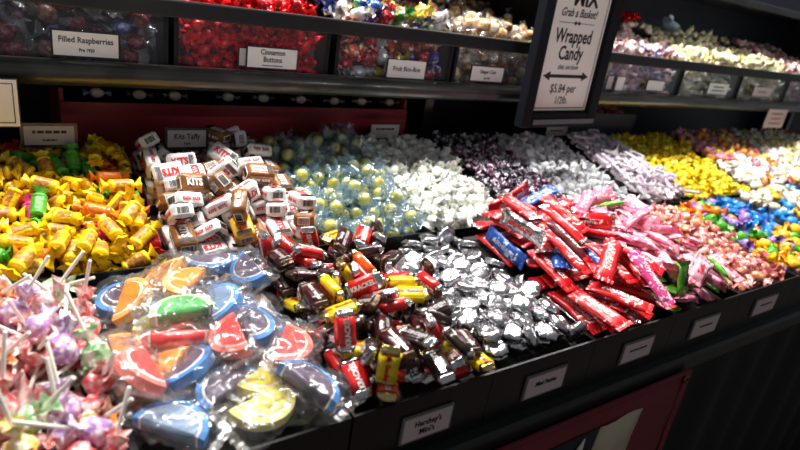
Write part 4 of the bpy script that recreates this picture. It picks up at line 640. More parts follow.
 'F9': '20294,6287,-4051,-10,6,6,0;18668,6555,-4036,80,56,20,0;19882,6995,-3957,64,74,20,1;19214,5411,-4177,-8,-59,75,0;18067,6685,-4056,11,5,91,1;20417,4807,-4318,-81,-52,-2,0;21152,6614,-4044,21,2,-56,0;19408,6943,-3965,4,-22,97,1;20769,7404,-3937,87,47,3,0;18257,5794,-4174,8,24,-96,2;19995,5902,-4104,4,-25,92,0;18694,7390,-3940,21,-8,-1,1;20398,5616,-4159,0,-99,8,0;18056,7212,-3987,86,47,19,1;21529,5473,-4245,13,8,98,0;20708,6644,-4017,-7,-11,31,1;19162,4849,-4308,5,27,-93,2;17865,5504,-4251,-3,99,-8,0;18620,4957,-4300,-83,-50,-4,0;21494,6129,-4139,23,12,19,1;18604,5402,-4218,-64,74,21,0;18915,5698,-4137,59,-10,-1,0;19644,4757,-4307,34,71,61,0;20042,6524,-4014,23,1,56,1;20929,5789,-4153,-91,33,5,0;20703,5017,-4280,-4,-20,80,0;21686,7197,-3986,-24,53,-77,1;17724,6018,-4184,-81,54,-14,0;21326,4966,-4318,-94,22,7,2;19541,5772,-4125,-58,-79,3,2;18125,4584,-4382,61,-10,-1,2;21550,6753,-4053,5,-22,86,2;20897,5301,-4218,-18,-78,-59,0;21029,7019,-3986,20,-95,-21,1;17728,5019,-4340,-73,63,-4,0;21667,5794,-4205,25,0,17,0;20380,7039,-3959,22,3,57,1;19586,7377,-3924,-6,-18,65,1;20168,5208,-4229,3,27,-92,0;19634,6454,-4022,-32,-92,-24,1;18970,6150,-4064,59,-4,12,1;21028,6138,-4105,6,-23,91,1;18377,7044,-3989,22,-7,20,1;19824,5293,-4193,30,-74,-59,0;19355,4596,-4350,-87,5,-9,2;20030,7466,-3921,-16,-4,46,1;18198,4829,-4345,99,-10,6,0;19237,7456,-3924,-14,8,-68,2;19079,6696,-4001,-6,14,-44,1;18907,7059,-3966,-93,-33,-2,2;20648,6133,-4086,-69,69,0,0;17822,6367,-4122,21,94,23,0;18541,6093,-4109,-2,-25,80,2;19325,6081,-4081,17,-5,-87,0;17737,7361,-3987,74,64,22,1',
 'B1': '-494,8552,-4234,28,-5,-53,0;-187,11234,-3631,-18,97,-11,0;1204,11202,-3646,23,-4,-52,0;1283,10703,-3748,6,-95,-30,4;37,9431,-4005,29,-4,-33,0;1247,10006,-3895,40,-87,-28,0;-628,10185,-3853,-7,91,40,0;899,9559,-3981,-74,-63,6,0;1715,9533,-4031,45,86,26,0;292,8607,-4206,18,-6,-83,0;-276,9897,-3905,97,-21,-4,0;347,10051,-3862,55,79,25,0;1531,8688,-4215,-2,-8,-100,0;1546,8905,-4159,-71,-2,5,2;1270,9458,-4013,40,6,18,0;-738,10885,-3718,15,-10,-90,1;13,8223,-4309,16,0,0,1;546,10851,-3697,-9,-62,76,1;724,8411,-4262,66,71,24,0;-773,9774,-3960,-2,24,-82,0;1857,9907,-3959,24,9,70,3;-567,9350,-4041,33,-7,-36,0;925,11049,-3666,95,-28,-10,1;189,11300,-3615,-6,-23,80,1;-287,8984,-4119,-8,-13,35,3;1128,8466,-4254,24,-4,-65,0;-859,8454,-4273,-16,-98,7,0;466,9103,-4080,97,24,7,0;50,10603,-3748,91,-39,-11,1;1266,10503,-3789,-9,1,7,0;1676,8369,-4299,-91,28,0,0;-1157,10187,-3898,-66,70,-9,0;1023,10274,-3826,6,-95,-30,0;-987,11163,-3667,-35,93,4,1;811,10013,-3875,-13,99,-7,0;1857,10827,-3757,-4,-19,68,3;537,10518,-3764,90,-41,-13,0;111,10947,-3679,15,8,83,1;32,8705,-4182,37,-69,-60,0;1349,11355,-3623,16,10,85,1;1180,9151,-4086,4,7,100,3;437,9612,-3952,-10,-98,-16,0;137,10034,-3867,-7,16,-53,0;-343,11511,-3589,1,99,-12,4;1658,11352,-3635,-71,36,-17,3;1315,9730,-3959,-5,30,-92,0;546,11362,-3605,-68,-70,9,1;1698,10258,-3869,-39,-28,39,0;1207,9129,-3884,-52,-83,7,0;-93,10015,-3790,10,43,80,0;-721,8515,-4105,-11,-17,-54,0;360,8432,-4059,68,8,-5,3;378,9430,-3851,7,-43,64,2;1376,8525,-4052,56,-75,-34,0;237,9949,-3680,36,89,28,0;896,10639,-3665,-63,74,17,2;687,8899,-3930,31,0,-17,0;907,11300,-3552,-89,37,-16,1;104,10588,-3546,-9,-4,12,0;1626,10386,-3704,0,-19,29,0;-549,10525,-3633,-38,5,-15,1;-960,11054,-3499,-53,67,-21,2;-459,11302,-3524,17,31,-94,1;937,9601,-3767,-26,-52,63,0;-746,9745,-3758,13,3,83,0;934,8411,-4265,-34,44,-48,0;1671,11425,-3424,-8,-97,18,0;1508,10747,-3547,14,-12,-64,3;-415,10740,-3529,3,96,29,0;1688,9472,-3837,-89,35,0,3;-734,8741,-3985,1,73,69,0;1161,9982,-3691,76,-61,-21,0;-408,9282,-3861,3,-8,93,0;87,9030,-3994,-27,91,0,0;-764,9278,-3867,-90,31,-7,0;1854,8597,-4049,70,-67,-24,4;1544,8220,-4210,54,-19,13,0;-983,9790,-3887,11,-18,-75,0;205,8224,-4107,-99,0,0,0;456,10287,-3738,4,-35,77,0;203,11177,-3433,-39,-37,46,4;1642,10873,-3685,55,60,44,3;1114,8838,-3954,19,4,83,2;-194,8523,-4031,-23,-61,74,1;-15,10341,-3650,13,39,-91,3;-1160,10828,-3601,18,-43,56,3;753,9268,-3846,-22,-68,64,0;-970,8234,-4257,-8,77,61,0;-968,10205,-3690,-91,-15,6,0;-111,11465,-3389,27,-4,-23,3;-384,9764,-3740,-3,20,-66,0;648,8740,-4066,34,22,3,0;-1154,8636,-4054,65,-61,-37,0;-332,10957,-3582,-6,-90,-39,0;1281,10531,-3579,21,9,76,1;1595,9822,-3752,7,-99,8,1;586,10834,-3497,-82,-51,6,1;1672,9223,-4098,62,-9,-25,0;1285,11087,-3467,-81,-53,7,0;-382,8212,-4006,-37,-39,71,1;-574,8941,-3935,1,100,-8,0;-1157,9384,-4076,24,-9,-70,0;1510,9365,-3738,-56,-38,-11,0;1282,8589,-3825,3,13,-56,0;-683,8847,-3753,26,2,40,0;-72,10922,-3430,0,-12,-63,3;-944,10395,-3539,-67,-54,45,0;303,10393,-3432,-36,-86,-35,0;1160,9467,-3669,88,41,-20,0;-228,9713,-3617,63,-76,-14,0;552,10007,-3651,-90,26,0,0;828,10529,-3508,77,-52,-30,1;-600,10132,-3600,-66,70,8,0;-758,10930,-3480,-52,71,-42,1;1597,11053,-3319,-45,-86,8,0;1566,9072,-3808,77,21,58,0;774,8409,-4055,83,53,18,0;620,8456,-3893,-34,-29,50,0;1537,10011,-3706,-45,-2,7,0;-217,8920,-3758,-24,34,-89,0;446,9319,-3684,-2,43,-64,1;122,8611,-3918,-11,14,4,0;-4,10250,-3461,16,89,40,0;1393,10722,-3372,-67,74,3,0;-1160,9650,-3738,31,47,53,0;710,9603,-3753,30,-36,-40,0;-799,8512,-3911,-95,4,-28,0;962,9983,-3598,23,48,70,0;648,10445,-3474,-62,-73,-22,0;1171,9020,-3699,98,-17,-10,3;-394,8377,-3823,9,-27,-91,0;-496,10533,-3427,-36,5,-11,1;777,8999,-3777,-10,-2,-32,0;-218,10133,-3547,35,-26,-16,0;-1053,9917,-3580,-16,-57,61,0;1683,8430,-3923,25,-15,-93,0;-17,9378,-3811,37,-6,-7,0;-297,8710,-3881,26,-92,-11,0;335,10890,-3434,-31,22,-84,1;-1052,9128,-3913,53,75,37,0;123,9694,-3716,-85,-25,-47,0;1624,9715,-3574,-87,-4,6,0;1708,8862,-3854,-31,52,-62,0;1858,10885,-3538,62,-53,-47,0;-568,9242,-3692,-37,15,-28,0;-1155,10620,-3543,-9,-62,36,1;161,8081,-3930,50,-82,-27,0;1095,8263,-4006,-16,11,-76,0;-956,8201,-4034,-97,9,-16,0;-964,11534,-3600,3,-10,-99,3;1059,10679,-3450,26,24,-67,1;-477,11394,-3340,98,-7,20,1;221,8810,-3852,2,98,-13,0;1513,10179,-3584,83,9,2,3;570,9798,-3528,18,3,-25,0;622,11228,-3418,-4,-25,94,0;944,8421,-3903,48,-63,-55,0;-973,8321,-3854,2,92,39,0;1587,8827,-3689,44,-63,-63,0',
 'B2': '4191,11303,-3820,-86,-51,-1,1;3333,9031,-4100,-84,53,4,1;3071,9423,-4038,3,7,-96,2;3058,11451,-3783,0,100,3,0;2258,10262,-3966,8,2,-71,0;2330,9514,-4068,-57,82,3,0;4160,8365,-4246,-99,-13,1,0;2347,10943,-3866,-3,100,6,1;2631,8862,-3962,41,-83,35,0;3760,8907,-4132,7,-5,75,0;4167,8258,-3977,69,-72,1,0;2670,8308,-4245,0,99,10,0;3079,10653,-3866,3,-5,80,1;3429,8359,-4049,70,64,30,1;3720,8413,-4220,-64,-76,-7,0;2587,11458,-3667,-69,5,-72,0;4208,8728,-4100,-2,-41,-91,0;2256,8859,-4174,-70,71,3,0;3349,11107,-3812,-95,-31,-1,0;2707,8529,-4007,82,-33,18,0;3848,10072,-3958,-86,50,6,0;3803,8347,-3996,-70,70,8,0;2331,10142,-3739,7,-4,0,0;3223,8715,-3817,58,-25,10,0;3167,8307,-3904,-64,73,0,3;2254,8378,-4249,-71,70,4,0;2263,11408,-3811,-70,71,2,0;2621,9190,-3918,-4,-32,-91,1;3090,8386,-4221,-69,72,7,0;3840,9604,-3788,-99,-8,1,1;3621,11353,-3557,-98,20,2,0;3443,9034,-3578,-25,68,69,0;2260,9273,-3733,-26,18,68,1;3878,8686,-3755,50,-85,13,0;2253,8361,-3971,14,11,-70,1;3364,10494,-3647,-99,14,2,0;4193,8216,-3741,87,49,-1,1;3073,11506,-3545,-100,0,0,1;2928,8787,-3662,-27,10,93,0;3362,9854,-3732,-99,-10,-2,1;2622,10852,-3496,34,1,94,0;3776,10405,-3668,-58,81,6,3;2817,9757,-3652,-4,-12,98,0;2343,9810,-3651,-64,-62,-34,0;4279,9701,-3801,9,15,-70,0;3402,9388,-3748,-83,-22,51,1;3611,10990,-3593,5,3,-20,0;4280,9043,-3915,23,27,-66,0;2272,11144,-3608,7,2,-69,0;3834,9596,-3552,-68,-73,-4,1;4171,11133,-3545,99,4,-2,1;3065,9309,-3820,-83,55,3,1;4287,11414,-3391,70,70,-12,1;2252,8600,-3671,67,-67,24,0;3729,9126,-3859,-1,-5,-99,0;2259,10692,-3539,58,19,78,0;2659,9340,-3729,54,78,-22,0;3116,11100,-3575,-99,16,1,1;3857,9994,-3422,-7,85,-52,0;2572,9067,-3374,-89,-6,13,1;3936,11487,-3234,-20,14,97,0;4168,10818,-3424,-4,99,-15,1;3176,10055,-3518,-39,20,59,1;2204,10251,-3380,59,37,60,0;2395,9420,-3530,-16,-27,-73,0;3705,10514,-3417,6,-3,61,0;2402,8849,-3566,93,18,-6,0;3250,9613,-3360,-62,-14,-38,0;4202,8419,-3512,70,-71,1,0;3928,8963,-3578,-8,-8,-74,0;2343,9708,-3393,5,45,-89,0;2778,9652,-3439,12,4,-73,0;4284,10129,-3507,-70,-71,-2,1;2280,10948,-3214,71,-63,32,0;3593,11139,-3340,-48,-87,-4,0;3026,9123,-3413,13,51,48,1;4284,9473,-3632,-70,69,15,1;3574,11055,-3113,4,-4,89,1;2673,10113,-3357,47,-10,-4,0;3796,9347,-3336,22,4,-5,1;4196,10470,-3302,4,-93,36,0;3138,8412,-3523,63,14,55,1;3980,11044,-3209,-56,39,-58,0;3424,10196,-3277,-83,41,6,0',
 'B3': '5020,9330,-3988,24,-5,79,0;6596,9307,-4020,64,-69,-35,2;5531,8578,-4218,-91,16,7,2;6602,8849,-4165,-73,64,-1,0;4815,11042,-3478,65,-2,25,0;5985,9248,-3995,-47,-84,0,2;6519,8328,-4332,38,-87,-30,1;6441,11143,-3445,100,-3,4,1;6213,9946,-3781,31,70,63,1;5041,10824,-3525,-25,82,-36,1;5478,11296,-3381,-88,35,5,1;5873,10106,-3694,-53,73,16,1;5337,10043,-3745,2,-31,66,0;5325,8886,-4089,21,41,-64,1;5098,8632,-4212,-81,46,4,2;6117,8272,-4300,-80,-10,-23,2;5828,9737,-3797,-50,67,53,2;4806,10069,-3773,4,32,-93,2;6416,9606,-3906,-56,-53,21,1;6275,11488,-3313,43,-50,-75,1;5664,9359,-3951,-22,54,-50,2;6183,10547,-3602,33,10,-26,0;5639,8920,-4099,-75,60,27,2;6111,9605,-3857,67,-38,-63,0;4739,8342,-4330,-66,69,30,1;5670,10764,-3524,4,31,-76,1;4810,11409,-3375,-93,-12,-10,2;5901,11518,-3312,-21,73,65,0;6309,8994,-4096,22,3,-85,2;4860,9009,-4102,65,-15,-42,2;4736,10441,-3665,54,57,51,0;6539,10055,-3778,64,0,-31,2;6326,8562,-4231,-97,-18,-11,0;5341,8306,-4289,64,40,65,2;5305,9508,-3911,-5,-67,69,2;5060,10347,-3665,79,-37,-39,0;4739,9693,-3900,6,24,-59,1;6596,10688,-3593,8,-28,73,1;6022,11161,-3420,27,3,-70,2;5763,11060,-3254,-18,94,18,2;6279,9714,-3521,92,-33,8,0;5324,9186,-3860,47,5,12,0;6285,10995,-3205,19,70,-68,1;5490,8249,-3996,-37,12,45,2;4747,8682,-4138,72,36,-45,2;6585,9008,-3842,50,-17,-55,1;5050,9810,-3822,2,-8,59,2;5031,8304,-4210,8,-58,50,2;6574,10297,-3552,86,-46,-1,2;6604,11420,-3301,-59,45,57,1;5588,10260,-3639,-71,59,-33,0;6596,8411,-4035,-13,2,64,2;5721,9262,-3661,91,4,13,2;5959,8813,-4075,83,43,-21,2;5946,8516,-4176,17,90,11,0;4863,10542,-3394,51,-37,-39,0;6207,10194,-3550,25,26,21,1;5099,8791,-3874,37,-54,-75,0;5360,10770,-3452,-21,-37,-68,1;5156,11221,-3389,-42,-41,65,0;6295,10817,-3472,56,77,-27,1;5320,10469,-3561,-51,5,-59,1;4734,9273,-3816,-56,57,-51,0;4785,8881,-3828,22,-43,-82,0;4747,8305,-4010,-17,6,-60,1;4855,9820,-3580,15,-26,-95,0;6595,9720,-3621,28,-26,-70,2;5510,9709,-3756,56,-45,55,0;6251,9143,-3808,3,-41,-54,2;5816,9000,-3835,-32,17,4,0;6376,9403,-3680,14,20,-23,1;5739,8276,-4265,55,-38,13,2;5830,10456,-3542,-16,-81,-27,1;6604,10818,-3277,-23,3,-66,1;6009,10742,-3331,-72,-33,-17,2;6226,8616,-3947,-30,-7,63,0',
 'B4': '7307,8575,-4192,-19,98,-2,2;7056,9784,-3906,34,88,33,0;8362,9900,-3837,25,5,-48,0;7166,10887,-3643,-73,65,-6,0;8335,8251,-4273,-93,22,-5,1;8756,9375,-3989,22,4,-55,0;8339,8682,-4146,24,4,-66,1;7241,9272,-4018,49,82,28,2;8278,10197,-3765,18,-95,-26,1;7511,10132,-3791,-59,77,-1,0;7917,10461,-3702,84,50,19,1;7803,8590,-4170,-79,55,3,1;8156,10758,-3637,19,8,53,2;7561,9705,-3890,21,-7,-58,0;7235,10373,-3755,14,-9,-82,0;7877,9686,-3884,8,95,29,1;8337,9362,-3968,-62,75,3,0;8677,8794,-4131,27,7,-35,0;8498,10754,-3648,-91,-34,9,1;7784,11553,-3487,-6,-22,97,2;7658,9074,-4043,-95,13,-2,0;7855,9257,-3991,37,90,24,0;8514,9041,-4058,1,28,-89,1;6991,9364,-4020,27,-3,-66,0;7474,10964,-3606,-73,64,-1,3;7727,11170,-3556,-62,-77,1,3;6997,8350,-4270,-76,62,19,0;8079,11367,-3516,-8,11,-62,0;8295,11192,-3550,-69,-70,8,0;8955,9918,-3876,26,10,-8,2;7022,8741,-4170,-2,-21,44,2;7799,10176,-3769,3,-27,91,2;7952,8319,-4249,6,31,-94,1;9042,11142,-3600,10,-4,-76,0;8987,9028,-4096,-6,9,-36,3;7409,8345,-4249,-82,-51,-9,0;8013,8810,-4107,-6,21,-83,0;9019,8588,-4208,3,-15,48,0;8874,8227,-4295,-96,-5,7,0;6999,11300,-3564,71,-69,-13,1;7863,8922,-3983,31,-72,-59,0;8466,11383,-3518,12,6,86,0;7916,10000,-3687,4,54,-78,0;7897,11161,-3462,-68,-67,7,3;8117,8588,-4141,-55,76,29,0;8987,10049,-3732,87,37,-5,0;7353,10843,-3530,9,-31,70,0;7741,10540,-3668,80,38,25,0;8040,10941,-3550,-1,-24,-68,0;7349,8226,-4122,35,-18,14,0;8451,9104,-3885,10,95,-27,0;7642,8316,-4254,2,-21,48,0;8619,8226,-4138,25,-1,6,0;7856,9451,-3866,-10,31,27,0;8307,9653,-3864,-22,91,29,0;8262,9892,-3668,40,-5,-40,1;7351,8780,-4115,10,-38,-90,0;7586,8630,-4131,-52,-57,42,0;7296,10561,-3598,-19,2,96,1;8552,10048,-3793,-18,-78,-60,0;8907,9100,-3913,86,-45,-14,2;7243,10024,-3836,-37,91,-3,0;8538,9583,-3923,19,3,-76,0;8772,11176,-3499,95,-24,-9,1;8601,8578,-4136,-78,-34,-15,2;7376,9603,-3871,-33,-16,88,1;7077,9070,-4050,-73,-57,-19,0;8661,10539,-3678,96,-10,5,2;8976,11523,-3512,-3,16,-31,0;7498,11256,-3482,62,77,-16,3;7432,9078,-3918,-96,3,-13,0;8850,8515,-4084,62,-77,13,1;7411,10229,-3641,-63,65,-28,0;9017,9498,-3964,44,23,41,0;7385,11561,-3493,23,-7,-4,0;7123,11147,-3469,75,-65,-13,0;8395,10913,-3559,37,-84,38,0;8180,11562,-3431,95,10,-29,2;7140,9496,-3867,69,47,-22,0;7001,10362,-3780,78,58,25,1;9001,10732,-3670,24,-26,-87,1;8037,9891,-3799,-30,89,-34,2;8186,8316,-4105,1,8,58,2;8217,9048,-4037,56,82,12,2;7079,8330,-4117,-76,-64,11,0;6972,10923,-3616,-42,70,-22,0;8957,10262,-3776,-5,61,-78,0;8514,8806,-3970,-89,23,-15,0;8324,10550,-3573,-6,-69,69,1;7607,10680,-3600,-83,-41,33,1;8392,8396,-4071,50,-53,-55,0;8521,9312,-3838,-23,3,25,0;7011,10607,-3623,26,82,-24,0;7813,10808,-3571,12,30,40,1;7753,8249,-4104,-28,-90,-29,2;7227,8421,-4012,49,-76,-29,0;8730,10697,-3595,-19,-23,-89,0;8103,9667,-3742,82,45,-4,0;8868,10129,-3616,26,-24,-93,3;7088,9664,-3769,-4,38,-92,0;8094,9442,-3894,63,5,55,0;7120,8647,-4005,-39,89,-12,2;8020,11055,-3377,-30,40,-85,0;8638,8359,-3991,2,35,83,1;7582,10835,-3463,90,42,-10,0;8117,9180,-3886,-34,-13,48,1;7741,9162,-3866,-40,-70,54,0;8526,11037,-3454,-47,2,-2,0;7726,9645,-3734,0,-10,96,2;7185,10091,-3672,-28,-34,31,0;8946,8776,-4042,-7,-55,-82,3;8526,10174,-3629,1,-86,51,0;7967,10232,-3588,88,28,17,3;8709,10837,-3490,4,55,83,1;7552,8800,-3955,5,-31,-75,0;8095,8811,-3941,-94,-24,5,0;7206,9276,-3840,-96,8,1,3;8774,9549,-3796,9,-35,93,1;7334,11376,-3368,-53,84,-1,2;7023,8914,-3955,32,-11,49,2;8942,11294,-3424,-31,14,4,0;8788,8940,-4002,-20,46,74,1;9054,9272,-3848,-14,20,-63,1;7325,8955,-4072,5,-39,-91,0;8986,10616,-3513,-92,-31,-18,0;7562,9362,-3786,28,-28,-85,2;9032,8282,-4143,84,44,-31,0;8233,10254,-3564,37,-83,-34,2;6975,11341,-3371,-43,-33,57,0;8873,10362,-3604,-15,96,18,0;8431,11224,-3386,5,100,6,0;8612,9835,-3795,24,-84,41,0;7005,10188,-3669,-82,-47,-31,2;7379,9815,-3783,-70,44,-54,0;8484,11573,-3373,-7,93,-36,0',
 'B5': '9818,10715,-3508,-95,20,0,0;9795,8851,-3938,58,-80,-18,0;9884,9602,-3751,0,-26,80,0;9498,11133,-3445,-86,-45,-6,0;10994,10240,-3634,-11,26,-96,0;10615,9303,-3820,-95,11,7,1;11141,9593,-3798,16,5,-76,0;11051,11088,-3455,26,-1,8,1;10520,11190,-3405,22,2,-58,0;9744,10455,-3569,27,1,-25,1;9995,10138,-3623,3,-27,94,0;10563,8925,-3911,-82,-51,-2,0;10535,8207,-4074,-58,11,3,0;9931,11221,-3403,75,64,13,1;10210,8734,-3955,25,3,-63,1;10004,8420,-4044,2,-1,-99,0;10586,10824,-3479,6,-25,92,0;9469,8939,-3943,28,-1,-46,1;10607,9652,-3737,-2,17,-36,0;10800,8526,-4023,-89,-44,-13,0;9666,9400,-3814,-94,19,-3,0;10363,9537,-3756,-74,-64,-21,1;11048,8985,-3929,1,-26,96,0;10930,10664,-3534,-4,19,-35,1;10229,10675,-3503,23,1,-61,0;9424,10117,-3675,3,3,86,0;10952,11385,-3388,24,6,-34,0;10574,10444,-3558,25,6,-28,1;10027,9018,-3867,43,25,71,0;10362,10273,-3589,-68,70,1,0;11148,8696,-4008,66,-70,-26,0;9649,8327,-4083,17,-3,88,0;10287,11315,-3381,0,22,-76,1;9462,9758,-3752,-31,91,24,0;9681,10011,-3672,-2,-26,72,0;10259,9794,-3676,-79,-11,-3,1;10927,9502,-3795,18,4,-76,0;9564,11528,-3363,-15,96,24,0;11041,8228,-4117,-95,-6,-4,1;10301,10942,-3396,-93,9,-30,1;10189,9167,-3798,24,-30,-39,1;10489,9426,-3641,26,8,31,1;10822,9977,-3676,-4,1,31,1;9819,9087,-3794,59,-77,-7,0;10540,8561,-4005,0,-12,25,0;11169,10529,-3555,-35,60,-44,0;10550,11477,-3358,-92,33,3,0;10577,10133,-3626,21,3,-66,1;10764,10967,-3429,78,-59,-4,0;10089,11409,-3319,-42,25,-70,1;10867,11188,-3348,-1,-26,-18,0;10031,10470,-3531,72,47,43,0;10041,10910,-3441,-23,-27,63,1;10177,10272,-3529,-56,-42,59,1;9564,10297,-3590,-2,-87,49,0;9382,9424,-3820,65,50,50,1;10292,9980,-3635,4,-80,-59,0;9633,9616,-3661,29,4,-33,0;10903,9195,-3808,-38,89,19,0;10372,9046,-3875,0,-15,35,0;9574,8619,-4010,-99,13,-6,0;10012,8615,-3949,-15,10,90,1;9476,10633,-3535,59,-4,19,0;9610,9165,-3875,0,-28,84,0;9499,10852,-3504,15,-4,-97,0;10757,8250,-3982,92,-32,-17,1;11143,9204,-3830,-79,55,-27,0;10864,8817,-3943,20,95,24,1;9787,11404,-3356,16,-30,-87,0;10131,9525,-3750,24,5,81,1;9894,8195,-4049,76,29,-6,0;9925,9904,-3656,-88,39,25,0;9816,10935,-3419,-30,-31,89,1;10709,10582,-3478,-50,36,4,0;11070,10875,-3481,24,22,5,0;10926,9787,-3709,-26,91,-33,1;10228,8292,-4079,-39,91,0,0;10992,8425,-3961,82,55,12,0;11029,11591,-3335,-11,-81,-58,0;9398,11369,-3288,1,-18,74,1;10005,8769,-3815,27,-4,-10,1',
 'B6': '11977,11327,-3409,-14,-95,-27,0;12071,9247,-3961,26,-7,51,1;12652,9893,-3761,25,3,36,1;12913,11017,-3470,-37,92,0,0;12155,10685,-3550,1,-38,90,0;12646,9043,-4007,-22,93,30,0;12492,10714,-3513,17,67,72,0;13560,9365,-3946,-80,-53,-1,0;11757,10317,-3683,27,-9,-14,1;11929,9673,-3848,28,-9,14,0;13433,8928,-4066,21,-1,80,1;12969,9547,-3863,3,27,-77,1;13047,10369,-3639,-93,24,7,1;12808,8556,-4159,4,-22,57,1;11512,9902,-3819,17,1,58,0;11756,9148,-4010,-37,-88,-30,0;13630,8552,-4188,23,-1,84,0;12161,11075,-3463,-11,-96,-27,0;11670,10563,-3624,27,-9,29,1;13747,11056,-3498,27,8,-21,0;13273,10713,-3558,-6,10,-47,1;12922,8875,-4060,-81,52,6,1;13728,10684,-3596,-36,-89,-26,0;12200,8633,-4141,6,30,-89,0;13691,9789,-3838,-45,-85,-26,1;12339,10074,-3717,5,27,-85,0;12834,11460,-3369,-22,94,25,0;13329,8438,-4209,-93,-19,-4,1;13209,11190,-3436,-73,65,3,0;12577,8249,-4264,6,32,-91,0;13229,9192,-3976,-95,2,8,0;12339,11401,-3384,85,-51,-17,0;11590,11004,-3512,-96,6,2,0;13657,10161,-3712,-20,56,-61,0;12544,10327,-3625,-79,2,6,0;13761,8247,-4288,19,94,28,0;11591,8715,-4148,-95,5,2,0;11574,9399,-3934,61,-4,20,0;11571,11358,-3422,-56,79,23,1;12380,8509,-4177,-46,84,29,0;12354,9219,-3959,-49,-82,-28,0;13478,11365,-3405,2,27,-92,0;13822,8997,-4073,29,0,51,0;13173,10034,-3734,28,-3,41,1;12216,9526,-3874,1,28,-96,0;12014,10477,-3623,3,18,-53,1;12539,8797,-4083,-5,-95,-30,0;13289,9568,-3870,-16,-94,-28,0;13388,10364,-3656,-76,-62,8,1;11786,10825,-3545,-92,-27,-8,0;12144,10877,-3472,19,65,74,0;11653,10133,-3723,17,20,93,0;13784,8709,-4084,84,30,-20,0;13808,11272,-3425,54,-16,-41,1;12082,8874,-4052,-47,70,-25,0;12492,9394,-3850,-6,15,57,1;11560,8996,-4031,-25,84,42,0;13437,10815,-3521,77,-38,-40,1;13859,8471,-4180,-69,50,-39,1;12747,10749,-3490,35,60,60,0;13296,9839,-3774,91,21,20,0;13264,9373,-3878,-63,0,-16,0;13056,8498,-4182,-33,89,31,0;11829,8813,-4084,-27,-91,24,0;12546,11292,-3361,-7,49,-51,0;11958,9874,-3770,91,12,5,0;13642,9113,-3999,-5,-10,-87,0;11824,11561,-3361,-95,15,3,0;12564,8404,-4111,9,-5,-94,0;13002,10611,-3550,-99,1,-17,0;12717,10158,-3690,-3,2,13,1;12944,9142,-3961,-66,48,-12,0;12684,9294,-3932,-88,-38,-5,0;11840,8226,-4227,26,80,-54,0;13854,9386,-3947,69,54,44,0;11860,9386,-3900,75,-49,-43,0;13277,8738,-4113,6,-27,81,0;13835,9938,-3790,-20,-48,69,1;12329,8981,-3985,-27,-58,77,0;13861,10327,-3686,69,-46,-48,0;12021,10064,-3701,-21,-12,-18,0;12982,9827,-3735,-28,-61,74,1;11777,10472,-3499,-92,-28,-8,0;11710,8506,-4113,-10,-2,3,0;12888,8218,-4172,42,62,-61,0;13441,9677,-3766,-34,30,28,0;12795,11209,-3419,9,11,-95,0;11772,11163,-3434,-5,-40,-91,1;12749,9665,-3826,4,29,-92,0;11650,9703,-3842,43,-29,-76,1;11492,10701,-3558,40,35,45,0;13049,10858,-3477,-54,-29,22,0;13148,8241,-4225,-55,7,-23,0;13232,11504,-3366,-5,6,4,0;13601,10486,-3617,-84,46,30,0;12232,11193,-3321,11,11,94,1;12493,10957,-3464,-95,-30,9,0;12641,10512,-3595,28,-6,4,0;12324,9783,-3784,-39,92,-7,1;12234,10379,-3613,35,18,81,0;11925,8959,-3932,-60,-66,22,0;13487,8209,-4232,-10,77,58,0;12572,11572,-3323,-30,-11,-6,0',
